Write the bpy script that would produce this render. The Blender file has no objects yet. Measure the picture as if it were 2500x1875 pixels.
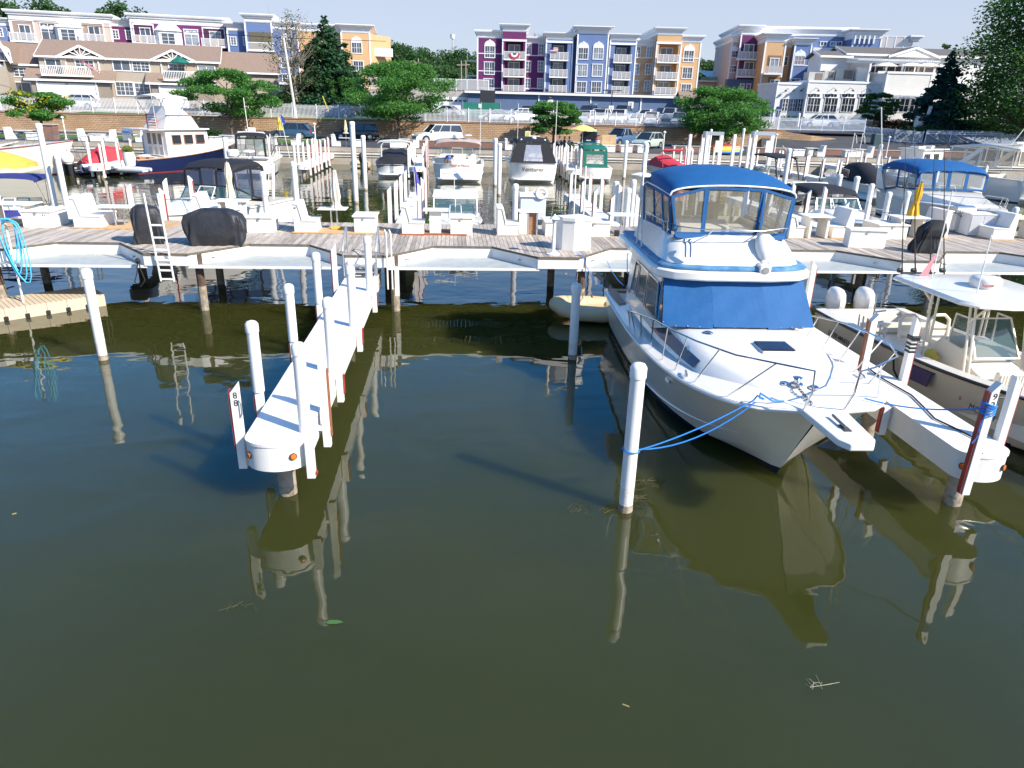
import bpy, bmesh, math, random
import numpy as np
from mathutils import Vector, Matrix
R_ = math.radians
random.seed(7)
sc = bpy.context.scene
col = sc.collection

# ---------------------------------------------------------------- camera
CAM_H, FPX = 5.8, 1740.0
PITCH, YAW, ROLL = R_(21.4), R_(4.8), R_(1.5)
_fw = Vector((math.sin(YAW) * math.cos(PITCH), math.cos(YAW) * math.cos(PITCH), -math.sin(PITCH)))
_r = Vector((math.cos(YAW), -math.sin(YAW), 0))
_u = _r.cross(_fw)
CR = _r * math.cos(ROLL) + _u * math.sin(ROLL)
CU = -_r * math.sin(ROLL) + _u * math.cos(ROLL)
cam = bpy.data.cameras.new('camera')
cam.sensor_width = 36.0
cam.lens = FPX / 2500 * 36.0
cam.clip_start = .1
cam.clip_end = 6000
co = bpy.data.objects.new('camera', cam)
col.objects.link(co)
m = Matrix.Identity(4)
for i in range(3):
    m[i][0], m[i][1], m[i][2] = CR[i], CU[i], -_fw[i]
m[2][3] = CAM_H
co.matrix_world = m
sc.camera = co
sc.render.resolution_x, sc.render.resolution_y = 1024, 768

# measured points: a spot read off the photograph put on a level (z) or on an upright plane (Y)
def _ray(px, py):
    return CR * ((px - 1250) / FPX) - CU * ((py - 937.5) / FPX) + _fw
def gnd(px, py, z=0.0):
    d = _ray(px, py); t = (z - CAM_H) / d.z
    return (d.x * t, d.y * t)
def at(px, py, Y):
    d = _ray(px, py); t = Y / d.y
    return (d.x * t, CAM_H + d.z * t)

# ---------------------------------------------------------------- light
SUN_AZ, SUN_EL = R_(127), R_(37)      # bearing clockwise from +Y
sv = Vector((math.sin(SUN_AZ) * math.cos(SUN_EL), math.cos(SUN_AZ) * math.cos(SUN_EL), math.sin(SUN_EL)))
sl = bpy.data.lights.new('sun', 'SUN')
sl.energy = 4.9
sl.angle = R_(.55)
sl.color = (1, .94, .84)
so = bpy.data.objects.new('sun', sl)
so.rotation_euler = sv.to_track_quat('Z', 'Y').to_euler()
so.location = (60, -40, 80)
col.objects.link(so)
w = bpy.data.worlds.new('World')
sc.world = w
w.use_nodes = True
nt = w.node_tree
nt.nodes.clear()
def N(t, **k):
    n = nt.nodes.new(t)
    for a, b in k.items():
        setattr(n, a, b)
    return n
out = N('ShaderNodeOutputWorld'); bg = N('ShaderNodeBackground')
sky = N('ShaderNodeTexSky', sky_type='NISHITA')
sky.sun_disc = False
sky.sun_elevation = SUN_EL
sky.sun_rotation = SUN_AZ
sky.air_density = 1.0; sky.dust_density = .5; sky.ozone_density = 4
tc = N('ShaderNodeTexCoord'); mp = N('ShaderNodeMapping')
mp.inputs['Scale'].default_value = (1.0, 1.3, 4.2)
mp.inputs['Rotation'].default_value = (0, 0, R_(25))
n1 = N('ShaderNodeTexNoise'); n1.inputs['Scale'].default_value = 1.55; n1.inputs['Detail'].default_value = 6; n1.inputs['Roughness'].default_value = .52
n1.inputs['Distortion'].default_value = .4
cr = N('ShaderNodeValToRGB')
cr.color_ramp.elements[0].position = .51; cr.color_ramp.elements[1].position = .78
cr.color_ramp.elements[0].color = (0, 0, 0, 1); cr.color_ramp.elements[1].color = (.55, .55, .55, 1)
sx = N('ShaderNodeSeparateXYZ')
hz = N('ShaderNodeMapRange'); hz.inputs['From Min'].default_value = .13; hz.inputs['From Max'].default_value = .3
hz.inputs['To Min'].default_value = .9; hz.inputs['To Max'].default_value = 0
mx = N('ShaderNodeMath', operation='MAXIMUM'); cl = N('ShaderNodeMath', operation='MAXIMUM')
cl.inputs[1].default_value = 0
mix = N('ShaderNodeMix', data_type='RGBA')
mix.inputs[7].default_value = (2.6, 2.83, 3.45, 1)
L = nt.links.new
L(tc.outputs['Generated'], mp.inputs[0]); L(mp.outputs[0], n1.inputs[0]); L(n1.outputs[0], cr.inputs[0])
L(tc.outputs['Generated'], sx.inputs[0]); L(sx.outputs[2], hz.inputs[0]); L(hz.outputs[0], cl.inputs[0])
hi = N('ShaderNodeMapRange'); hi.inputs['From Min'].default_value = .42; hi.inputs['From Max'].default_value = .75; hi.inputs['To Min'].default_value = 1; hi.inputs['To Max'].default_value = .15
L(sx.outputs[2], hi.inputs[0]); cm = N('ShaderNodeMath', operation='MULTIPLY'); L(cr.outputs[0], cm.inputs[0]); L(hi.outputs[0], cm.inputs[1])
L(cl.outputs[0], mx.inputs[0]); L(cm.outputs[0], mx.inputs[1]); L(mx.outputs[0], mix.inputs[0])
hs_ = N('ShaderNodeHueSaturation'); hs_.inputs['Saturation'].default_value = 1.35; L(sky.outputs[0], hs_.inputs['Color']); L(hs_.outputs[0], mix.inputs[6]); L(mix.outputs[2], bg.inputs[0])
bg.inputs[1].default_value = .15
L(bg.outputs[0], out.inputs[0])
vs = sc.view_settings
vs.view_transform = 'Standard'; vs.look = 'None'; vs.gamma = 1; vs.exposure = .66
vs.use_curve_mapping = False
sc.render.engine = 'CYCLES'
sc.cycles.max_bounces = 8; sc.cycles.transparent_max_bounces = 12

# ---------------------------------------------------------------- materials
MATS = {}
def mat(name, c, rough=.6, metal=0, var=0, vscale=3, bump=0, bscale=20, alpha=1, spec=.5, c2=None, stretch=None, coat=0, trans=0):
    """procedural material; var / c2 mottle the colour in object space"""
    if name in MATS: return MATS[name]
    m = bpy.data.materials.new(name); m.use_nodes = True
    t = m.node_tree; b = t.nodes['Principled BSDF']; o = t.nodes['Material Output']
    b.inputs['Base Color'].default_value = (*c, 1); b.inputs['Roughness'].default_value = rough
    b.inputs['Metallic'].default_value = metal; b.inputs['Specular IOR Level'].default_value = spec
    b.inputs['Coat Weight'].default_value = coat
    tcn = t.nodes.new('ShaderNodeTexCoord'); mpn = t.nodes.new('ShaderNodeMapping')
    t.links.new(tcn.outputs['Object'], mpn.inputs[0])
    if stretch: mpn.inputs['Scale'].default_value = stretch
    if var or c2:
        ns = t.nodes.new('ShaderNodeTexNoise'); ns.inputs['Scale'].default_value = vscale; ns.inputs['Detail'].default_value = 5
        ns.inputs['Roughness'].default_value = .62
        t.links.new(mpn.outputs[0], ns.inputs[0])
        rp = t.nodes.new('ShaderNodeValToRGB')
        rp.color_ramp.elements[0].position = .32; rp.color_ramp.elements[1].position = .68
        a = c2 if c2 else tuple(x * (1 - var) for x in c)
        e = c if c2 else tuple(min(1, x * (1 + var)) for x in c)
        rp.color_ramp.elements[0].color = (*a, 1); rp.color_ramp.elements[1].color = (*e, 1)
        t.links.new(ns.outputs[0], rp.inputs[0]); t.links.new(rp.outputs[0], b.inputs['Base Color'])
    if bump:
        nb = t.nodes.new('ShaderNodeTexNoise'); nb.inputs['Scale'].default_value = bscale; nb.inputs['Detail'].default_value = 4
        t.links.new(mpn.outputs[0], nb.inputs[0])
        bp = t.nodes.new('ShaderNodeBump'); bp.inputs['Strength'].default_value = min(1, bump); bp.inputs['Distance'].default_value = .03
        t.links.new(nb.outputs[0], bp.inputs['Height']); t.links.new(bp.outputs[0], b.inputs['Normal'])
    if alpha < 1:
        tr = t.nodes.new('ShaderNodeBsdfTransparent'); tr.inputs[0].default_value = (.96, .97, .97, 1)
        mxn = t.nodes.new('ShaderNodeMixShader'); mxn.inputs[0].default_value = alpha
        t.links.new(tr.outputs[0], mxn.inputs[1]); t.links.new(b.outputs[0], mxn.inputs[2]); t.links.new(mxn.outputs[0], o.inputs[0])
    if trans:
        tl = t.nodes.new('ShaderNodeBsdfTranslucent'); tl.inputs[0].default_value = (*[min(1, x * 1.3) for x in c], 1)
        mxn = t.nodes.new('ShaderNodeMixShader'); mxn.inputs[0].default_value = trans
        t.links.new(b.outputs[0], mxn.inputs[1]); t.links.new(tl.outputs[0], mxn.inputs[2]); t.links.new(mxn.outputs[0], o.inputs[0])
    MATS[name] = m
    return m

def banded(name, c, axis='Z', period=.15, depth=.012, dark=.8, rough=.6, brick=None, c2=None, mortar=None):
    """clapboard lines or courses of blocks too far off to be told apart"""
    m = bpy.data.materials.new(name); m.use_nodes = True
    t = m.node_tree; b = t.nodes['Principled BSDF']; b.inputs['Roughness'].default_value = rough
    tcn = t.nodes.new('ShaderNodeTexCoord')
    ns = t.nodes.new('ShaderNodeTexNoise'); ns.inputs['Scale'].default_value = .6; ns.inputs['Detail'].default_value = 5
    t.links.new(tcn.outputs['Object'], ns.inputs[0])
    if brick:
        br = t.nodes.new('ShaderNodeTexBrick')
        mpn = t.nodes.new('ShaderNodeMapping'); mpn.inputs['Rotation'].default_value = (R_(90), 0, 0)
        t.links.new(tcn.outputs['Object'], mpn.inputs[0]); t.links.new(mpn.outputs[0], br.inputs[0])
        br.inputs['Scale'].default_value = 1; br.inputs['Brick Width'].default_value = brick[0]; br.inputs['Row Height'].default_value = brick[1]
        br.inputs['Mortar Size'].default_value = brick[2]; br.inputs['Color1'].default_value = (*c, 1); br.inputs['Color2'].default_value = (*(c2 or c), 1)
        br.inputs['Mortar'].default_value = (*(mortar or tuple(x * .5 for x in c)), 1)
        mm = t.nodes.new('ShaderNodeMix'); mm.data_type = 'RGBA'; mm.blend_type = 'MULTIPLY'; mm.inputs[0].default_value = .55
        t.links.new(br.outputs[0], mm.inputs[6]); t.links.new(ns.outputs[0], mm.inputs[7])
        gain = t.nodes.new('ShaderNodeMix'); gain.data_type = 'RGBA'; gain.blend_type = 'MULTIPLY'; gain.inputs[0].default_value = 1
        gain.inputs[7].default_value = (1.28, 1.28, 1.28, 1)
        t.links.new(mm.outputs[2], gain.inputs[6]); t.links.new(gain.outputs[2], b.inputs['Base Color'])
        bp = t.nodes.new('ShaderNodeBump'); bp.inputs['Distance'].default_value = depth; bp.inputs['Strength'].default_value = 1
        iv = t.nodes.new('ShaderNodeMath'); iv.operation = 'SUBTRACT'; iv.inputs[0].default_value = 1
        t.links.new(br.outputs['Fac'], iv.inputs[1]); t.links.new(iv.outputs[0], bp.inputs['Height']); t.links.new(bp.outputs[0], b.inputs['Normal'])
    else:
        sp = t.nodes.new('ShaderNodeSeparateXYZ'); t.links.new(tcn.outputs['Object'], sp.inputs[0])
        dv = t.nodes.new('ShaderNodeMath'); dv.operation = 'DIVIDE'; dv.inputs[1].default_value = period
        fr = t.nodes.new('ShaderNodeMath'); fr.operation = 'FRACT'
        t.links.new(sp.outputs['XYZ'.index(axis)], dv.inputs[0]); t.links.new(dv.outputs[0], fr.inputs[0])
        rp = t.nodes.new('ShaderNodeValToRGB')
        rp.color_ramp.elements[0].position = .0; rp.color_ramp.elements[1].position = .22
        rp.color_ramp.elements[0].color = (dark, dark, dark, 1); rp.color_ramp.elements[1].color = (1, 1, 1, 1)
        t.links.new(fr.outputs[0], rp.inputs[0])
        mm = t.nodes.new('ShaderNodeMix'); mm.data_type = 'RGBA'; mm.blend_type = 'MULTIPLY'; mm.inputs[0].default_value = 1
        mm.inputs[7].default_value = (*c, 1)
        t.links.new(rp.outputs[0], mm.inputs[6])
        m2 = t.nodes.new('ShaderNodeMix'); m2.data_type = 'RGBA'; m2.blend_type = 'MULTIPLY'; m2.inputs[0].default_value = .18
        t.links.new(mm.outputs[2], m2.inputs[6]); t.links.new(ns.outputs[0], m2.inputs[7]); t.links.new(m2.outputs[2], b.inputs['Base Color'])
        bp = t.nodes.new('ShaderNodeBump'); bp.inputs['Distance'].default_value = depth; bp.inputs['Strength'].default_value = .8
        t.links.new(fr.outputs[0], bp.inputs['Height']); t.links.new(bp.outputs[0], b.inputs['Normal'])
    MATS[name] = m
    return m

WHITE = mat('white_paint', (.82, .79, .74), .5, c2=(.75, .72, .66), vscale=1.6, bump=.08, bscale=30)
PVC = mat('white_vinyl_sleeve', (.82, .8, .76), .38, c2=(.76, .73, .68), vscale=5, stretch=(1, 1, .3))
GEL = mat('white_gelcoat', (.82, .78, .71), .22, var=.02, vscale=1, coat=.4)
CREAM = mat('cream_gelcoat', (.72, .66, .55), .3, var=.03, coat=.3)
IVORY = mat('ivory_paint', (.8, .74, .63), .5, var=.05, vscale=3)
STEEL = mat('stainless_steel', (.62, .62, .62), .22, metal=1)
ALU = mat('aluminium', (.55, .56, .57), .42, metal=.8)
BLACK = mat('black_plastic', (.018, .018, .02), .45)
DARKG = mat('dark_glass', (.025, .03, .038), .06, spec=.8)
SMOKE = mat('tinted_windshield', (.05, .12, .13), .05, alpha=.5, spec=.8)
VINYL = mat('clear_vinyl', (.55, .54, .48), .12, alpha=.36, bump=.5, bscale=3, spec=.7, stretch=(3, 3, .6))
VINYL2 = mat('yellowed_vinyl', (.4, .35, .25), .1, alpha=.36, bump=.6, bscale=2.5, spec=.7, stretch=(3, 3, .5))
BLUEC = mat('royal_blue_canvas', (.002, .085, .25), .75, var=.05, vscale=2, bump=.8, bscale=2.2)
BLACKC = mat('black_canvas', (.012, .013, .017), .8, var=.2, vscale=3, bump=.3, bscale=6)
NAVYC = mat('navy_canvas', (.025, .03, .16), .75, var=.15)
GREENC = mat('green_canvas', (.004, .13, .095), .75, var=.15, bump=.2, bscale=5)
REDC = mat('red_canvas', (.5, .03, .045), .7, var=.15, bump=.3, bscale=5)
TANC = mat('taupe_canvas', (.42, .34, .3), .8, var=.1)
YELC = mat('yellow_canvas', (.58, .43, .06), .75, var=.1, bump=.2, bscale=8)
ORY = mat('orange_yellow_canvas', (.78, .42, .02), .75, var=.1)
YELP = mat('pale_yellow_canvas', (.78, .62, .18), .75, var=.1, bump=.2, bscale=8)
BEIGEC = mat('beige_canvas', (.68, .58, .42), .8, var=.1, bump=.3, bscale=8)
COVERG = mat('charcoal_cover', (.022, .023, .027), .55, var=.2, vscale=4, bump=.6, bscale=5)
NAVY = mat('navy_gelcoat', (.012, .02, .07), .15, coat=.5)
BOOT = mat('bottom_paint', (.02, .03, .06), .6)
REDP = mat('red_rub_strip', (.33, .045, .03), .6, var=.25, vscale=6)
BROWNS = mat('brown_rub_strip', (.3, .11, .05), .7, var=.25, vscale=6)
PLANK = mat('weathered_plank', (.42, .36, .3), .85, var=.3, vscale=2.2, bump=.5, bscale=14, stretch=(6, .7, 1))
PLANK2 = mat('weathered_plank_pale', (.5, .43, .36), .85, var=.25, vscale=2.2, bump=.5, bscale=14, stretch=(6, .7, 1))
PLANK3 = mat('weathered_plank_dark', (.33, .275, .23), .85, var=.3, vscale=2.2, bump=.5, bscale=14, stretch=(6, .7, 1))
TIMBER = mat('new_timber', (.55, .34, .17), .75, var=.15, vscale=2, stretch=(.6, 5, 5))
TEAK = mat('teak', (.35, .16, .07), .5, var=.2, vscale=4, stretch=(1, 6, 6))
EDGE = mat('mossy_edge', (.09, .075, .045), .9, c2=(.16, .13, .1), vscale=8, bump=.6, bscale=30)
PILE = mat('dark_timber_pile', (.1, .06, .04), .85, var=.4, vscale=4, bump=.5, bscale=12)
PILEL = mat('waterline_growth', (.42, .36, .27), .9, c2=(.16, .12, .08), vscale=7, bump=.5, bscale=18)
CONC = mat('concrete', (.38, .33, .26), .85, var=.18, vscale=1.2, bump=.4, bscale=9)
CONCD = mat('pile_concrete', (.42, .35, .27), .85, c2=(.24, .19, .14), vscale=3, bump=.5, bscale=14)
ASPH = mat('asphalt', (.055, .056, .062), .9, var=.2, vscale=.4, bump=.2, bscale=30)
GRASS = mat('lawn', (.07, .14, .025), .9, var=.35, vscale=1.5, bump=.6, bscale=12)
PAVE = mat('pale_paving', (.42, .37, .3), .85, var=.12, vscale=.7)
FLOAT = mat('tan_float_plastic', (.62, .5, .35), .6, var=.07, vscale=2, bump=.2, bscale=10)
DINGHY = mat('tan_hypalon', (.58, .46, .28), .55, var=.08)
GREYH = mat('grey_hypalon', (.5, .52, .54), .5, var=.05)
ROPEB = mat('blue_rope', (.02, .23, .68), .7, bump=.4, bscale=90)
ROPET = mat('turquoise_hose', (.08, .5, .72), .5)
ROPEK = mat('black_rope', (.02, .02, .022), .8)
ROPEY = mat('yellow_rope', (.6, .4, .06), .8)
ORANGE = mat('amber_reflector', (.75, .16, .015), .25)
SKIN = mat('skin', (.45, .25, .17), .6)
HAIR = mat('dark_hair', (.03, .02, .015), .7)
TYRE = mat('tyre_rubber', (.02, .02, .02), .8)
REDL = mat('tail_light_red', (.5, .01, .01), .25)
LAMPG = mat('headlight_glass', (.7, .72, .75), .12)
SHING = mat('brown_shingles', (.25, .175, .13), .9, var=.22, vscale=7, bump=.5, bscale=12)
SHINGD = mat('dark_shingles', (.13, .115, .105), .9, var=.25, vscale=7, bump=.5, bscale=12)
BARK = mat('grey_brown_bark', (.12, .09, .07), .9, var=.3, vscale=5, bump=.6, bscale=14)
BARKL = mat('pale_bark', (.33, .27, .22), .9, var=.25, vscale=5, bump=.4, bscale=14)
def leafmat(n, a, b, tr=.35): return mat(n, a, .65, c2=b, vscale=1.1, trans=tr, spec=.25)
LEAF1 = leafmat('locust_leaves', (.11, .27, .05), (.045, .15, .03))
LEAF2 = leafmat('dark_needles', (.04, .11, .04), (.016, .055, .025), .15)
LEAF3 = leafmat('blue_spruce_needles', (.02, .075, .06), (.008, .035, .035), .1)
LEAF4 = leafmat('maple_leaves', (.07, .17, .03), (.025, .075, .018))
LEAF5 = leafmat('wood_leaves', (.07, .15, .04), (.03, .075, .025))
LEAF6 = leafmat('golden_locust_leaves', (.5, .4, .03), (.06, .16, .02))
LEAF7 = leafmat('sparse_brown_leaves', (.11, .13, .04), (.12, .08, .04))
HEDGE = leafmat('hedge_leaves', (.05, .1, .022), (.02, .05, .012))
SHRUBR = leafmat('russet_shrub_leaves', (.13, .07, .03), (.05, .06, .02))
PURPLE = banded('purple_clapboard', (.15, .014, .12), period=.16, dark=.72)
BLUE = banded('blue_clapboard', (.13, .2, .4), period=.16, dark=.78)
BLUED = banded('garage_blue_clapboard', (.13, .19, .32), period=.2, dark=.7, depth=.03)
OCHRE = banded('ochre_clapboard', (.68, .41, .2), period=.16, dark=.82)
PEACH = banded('peach_clapboard', (.6, .47, .4), period=.16, dark=.86)
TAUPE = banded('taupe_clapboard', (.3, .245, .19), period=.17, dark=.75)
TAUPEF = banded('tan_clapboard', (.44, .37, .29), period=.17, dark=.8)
WCLAP = banded('white_clapboard', (.82, .8, .76), period=.19, dark=.88)
BLOCKW = banded('brown_block', (.52, .34, .2), brick=(.46, .2, .02), c2=(.44, .28, .16), mortar=(.27, .17, .1), depth=.04, rough=.9)
REDBR = banded('red_brick', (.31, .12, .07), brick=(.24, .09, .015), c2=(.22, .09, .06), mortar=(.3, .24, .2), depth=.02, rough=.9)

# ---------------------------------------------------------------- mesh helpers
class MB:
    def __init__(s): s.v = []; s.f = []; s.m = []
    def add(s, vs, fs, mi=0):
        o = len(s.v); s.v += [tuple(p) for p in vs]; s.f += [tuple(i + o for i in f) for f in fs]; s.m += [mi] * len(fs)
        return s
    def box(s, x0, x1, y0, y1, z0, z1, mi=0):
        return s.add([(x0, y0, z0), (x1, y0, z0), (x1, y1, z0), (x0, y1, z0), (x0, y0, z1), (x1, y0, z1), (x1, y1, z1), (x0, y1, z1)],
                     [(3, 2, 1, 0), (4, 5, 6, 7), (0, 1, 5, 4), (1, 2, 6, 5), (2, 3, 7, 6), (3, 0, 4, 7)], mi)
    def bar(s, a, b, w, h, mi=0, up=(0, 0, 1)):
        a = Vector(a); b = Vector(b); d = (b - a).normalized(); upv = Vector(up)
        if abs(d.dot(upv)) > .98: upv = Vector((1, 0, 0))
        sd = d.cross(upv).normalized() * (w / 2); u = sd.cross(d).normalized() * (h / 2)
        vs = [p + q for p in (a, b) for q in (-sd - u, sd - u, sd + u, -sd + u)]
        return s.add(vs, [(3, 2, 1, 0), (4, 5, 6, 7), (0, 1, 5, 4), (1, 2, 6, 5), (2, 3, 7, 6), (3, 0, 4, 7)], mi)
    def tube(s, pts, r, n=7, mi=0, closed=False):
        pts = [Vector(p) for p in pts]; k = len(pts); rings = []
        rr = r if isinstance(r, (list, tuple)) else [r] * k
        ref = None
        for i, p in enumerate(pts):
            if closed: d = pts[(i + 1) % k] - pts[i - 1]
            else: d = pts[min(i + 1, k - 1)] - pts[max(i - 1, 0)]
            d.normalize()
            if ref is None: ref = Vector((0, 0, 1)) if abs(d.z) < .9 else Vector((1, 0, 0))
            a = d.cross(ref).normalized(); b = a.cross(d).normalized(); ref = b
            rings.append([p + (a * math.cos(2 * math.pi * j / n) + b * math.sin(2 * math.pi * j / n)) * rr[i] for j in range(n)])
        s.loft(rings, caps=not closed, mi=mi, wrap=closed)
        return s
    def loft(s, rings, caps=True, mi=0, wrap=False, closed=True):
        n = len(rings[0]); o = len(s.v); fs = []
        for r in rings: s.v += [tuple(p) for p in r]
        k = len(rings)
        for i in range(k if wrap else k - 1):
            for j in range(n if closed else n - 1):
                a = o + i * n + j; b = o + i * n + (j + 1) % n; c = o + ((i + 1) % k) * n + (j + 1) % n; d = o + ((i + 1) % k) * n + j
                fs.append((a, b, c, d))
        if caps and not wrap and closed:
            fs.append(tuple(o + j for j in range(n))[::-1]); fs.append(tuple(o + (k - 1) * n + j for j in range(n)))
        s.f += fs; s.m += [mi] * len(fs)
        return s
    def prism(s, poly, z0, z1, mi=0):
        return s.loft([[(x, y, z0) for x, y in poly], [(x, y, z1) for x, y in poly]], mi=mi)
    def prism_y(s, poly, y0, y1, mi=0):
        return s.loft([[(x, y0, z) for x, z in poly], [(x, y1, z) for x, z in poly]], mi=mi)
    def prism_x(s, poly, x0, x1, mi=0):
        return s.loft([[(x0, y, z) for y, z in poly], [(x1, y, z) for y, z in poly]], mi=mi)
    def lathe(s, prof, cx=0, cy=0, n=14, mi=0):
        return s.loft([[(cx + r * math.cos(2 * math.pi * j / n), cy + r * math.sin(2 * math.pi * j / n), z) for j in range(n)] for r, z in prof], mi=mi)
    def ball(s, c, r, n=10, mi=0, sc_=(1, 1, 1)):
        pr = [[(c[0] + r * sc_[0] * math.sin(a) * math.cos(2 * math.pi * j / n), c[1] + r * sc_[1] * math.sin(a) * math.sin(2 * math.pi * j / n), c[2] + r * sc_[2] * -math.cos(a)) for j in range(n)]
              for a in [math.pi * i / 7 + (.02 if i == 0 else (-.02 if i == 7 else 0)) for i in range(8)]]
        return s.loft(pr, mi=mi)
    def quad(s, a, b, c, d, mi=0): return s.add([a, b, c, d], [(0, 1, 2, 3)], mi)
    def plate(s, pts, th, mi=0):
        """flat polygon given thickness along its normal"""
        p = [Vector(q) for q in pts]; nn = (p[1] - p[0]).cross(p[-1] - p[0]).normalized() * th
        return s.loft([[q for q in p], [q + nn for q in p]], mi=mi)
    def build(s, name, mats, parent=None, smooth=False, ang=35, loc=None, bevel=0):
        me = bpy.data.meshes.new(name); me.from_pydata(s.v, [], s.f)
        if not isinstance(mats, (list, tuple)): mats = [mats]
        for q in mats: me.materials.append(q)
        if len(mats) > 1: me.polygons.foreach_set('material_index', s.m)
        bm = bmesh.new(); bm.from_mesh(me); bmesh.ops.recalc_face_normals(bm, faces=bm.faces); bm.to_mesh(me); bm.free()
        if smooth:
            me.polygons.foreach_set('use_smooth', [True] * len(me.polygons)); me.set_sharp_from_angle(angle=R_(ang))
        o = bpy.data.objects.new(name, me); col.objects.link(o)
        if parent: o.parent = parent
        if loc: o.location = loc
        if bevel:
            b = o.modifiers.new('bevel', 'BEVEL'); b.width = bevel; b.segments = 2; b.limit_method = 'ANGLE'
        return o

def tag(o, label=None, cat=None, group=None, kind=None):
    if label: o['label'] = label
    if cat: o['category'] = cat
    if group: o['group'] = group
    if kind: o['kind'] = kind
    return o
def thing(name, label, cat, loc=(0, 0, 0), rz=0, group=None):
    o = bpy.data.objects.new(name, None); col.objects.link(o); o.location = loc; o.rotation_euler.z = rz
    o.empty_display_size = .2
    return tag(o, label, cat, group)
def dup(root, loc=None, rz=None, label=None, group=None):
    r = root.copy(); col.objects.link(r)
    if loc: r.location = loc
    if rz is not None: r.rotation_euler.z = rz
    if label: r['label'] = label
    if group: r['group'] = group
    for ch in list(root.children):
        c = ch.copy(); col.objects.link(c); c.parent = r
        for g in list(ch.children):
            d = g.copy(); col.objects.link(d); d.parent = c
    return r
def share(name, me, parent, loc=(0, 0, 0), rz=0):
    o = bpy.data.objects.new(name, me); col.objects.link(o); o.parent = parent; o.location = loc; o.rotation_euler.z = rz
    return o
def text(s, size, mat_, loc, rot, parent, name='lettering', shear=0, thick=.004, align='CENTER', sx=1):
    cu = bpy.data.curves.new(name, 'FONT'); cu.body = s; cu.size = size; cu.align_x = align; cu.align_y = 'CENTER'; cu.extrude = thick; cu.shear = shear
    cu.resolution_u = 3
    t = bpy.data.objects.new(name, cu); col.objects.link(t)
    dg = bpy.context.evaluated_depsgraph_get(); me = bpy.data.meshes.new_from_object(t.evaluated_get(dg))
    bpy.data.objects.remove(t)
    me.materials.clear(); me.materials.append(mat_)
    o = bpy.data.objects.new(name, me); col.objects.link(o); o.parent = parent; o.location = loc; o.rotation_euler = rot; o.scale = (sx, 1, 1)
    return o
def sag(a, b, drop, n=10):
    a = Vector(a); b = Vector(b)
    return [a.lerp(b, i / n) - Vector((0, 0, drop * 4 * (i / n) * (1 - i / n))) for i in range(n + 1)]
# ================================================================ SETTING
# ---- water
def water_mat():
    m = bpy.data.materials.new('harbour_water'); m.use_nodes = True
    t = m.node_tree; b = t.nodes['Principled BSDF']
    b.inputs['Roughness'].default_value = .015; b.inputs['IOR'].default_value = 1.49
    b.inputs['Subsurface Weight'].default_value = 1; b.inputs['Subsurface Radius'].default_value = (1, 1, .6); b.inputs['Subsurface Scale'].default_value = 1.2; b.subsurface_method = 'BURLEY'
    tcn = t.nodes.new('ShaderNodeTexCoord')
    def noise(scale, det, sc3, dist=0):
        mp = t.nodes.new('ShaderNodeMapping'); mp.inputs['Scale'].default_value = sc3
        n = t.nodes.new('ShaderNodeTexNoise'); n.inputs['Scale'].default_value = scale; n.inputs['Detail'].default_value = det; n.inputs['Distortion'].default_value = dist
        t.links.new(tcn.outputs['Object'], mp.inputs[0]); t.links.new(mp.outputs[0], n.inputs[0]); return n
    big = noise(.08, 3, (1, .6, 1)); fine = noise(1.5, 2, (1, 1, 1), .3); mid = noise(.6, 2, (.8, 1.2, 1), .5)
    vf = noise(7, 2, (1, .8, 1))
    rp = t.nodes.new('ShaderNodeValToRGB'); rp.color_ramp.elements[0].position = .3; rp.color_ramp.elements[1].position = .7
    rp.color_ramp.elements[0].color = (.031, .034, .007, 1); rp.color_ramp.elements[1].color = (.04, .0425, .0105, 1)
    t.links.new(big.outputs[0], rp.inputs[0]); t.links.new(rp.outputs[0], b.inputs['Base Color'])
    sp = t.nodes.new('ShaderNodeSeparateXYZ'); t.links.new(tcn.outputs['Object'], sp.inputs[0])
    far = t.nodes.new('ShaderNodeMapRange'); far.inputs['From Min'].default_value = 32; far.inputs['From Max'].default_value = 50
    far.inputs['To Min'].default_value = .12; far.inputs['To Max'].default_value = 1
    t.links.new(sp.outputs[1], far.inputs[0])
    mu = t.nodes.new('ShaderNodeMath'); mu.operation = 'MULTIPLY'; t.links.new(vf.outputs[0], mu.inputs[0]); t.links.new(far.outputs[0], mu.inputs[1])
    b1 = t.nodes.new('ShaderNodeBump'); b1.inputs['Distance'].default_value = .024; b1.inputs['Strength'].default_value = 1
    b2 = t.nodes.new('ShaderNodeBump'); b2.inputs['Distance'].default_value = .0045; b2.inputs['Strength'].default_value = 1
    b3 = t.nodes.new('ShaderNodeBump'); b3.inputs['Distance'].default_value = .0016; b3.inputs['Strength'].default_value = 1
    t.links.new(mid.outputs[0], b1.inputs['Height']); t.links.new(fine.outputs[0], b2.inputs['Height']); t.links.new(b1.outputs[0], b2.inputs['Normal'])
    t.links.new(mu.outputs[0], b3.inputs['Height']); t.links.new(b2.outputs[0], b3.inputs['Normal']); t.links.new(b3.outputs[0], b.inputs['Normal'])
    return m
SEAY, SEAZ = 73.4, 1.55
MB().quad((-160, -60, 0), (170, -60, 0), (170, SEAY + .3, 0), (-160, SEAY + .3, 0)).build('water', water_mat())['kind'] = 'structure'
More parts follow.
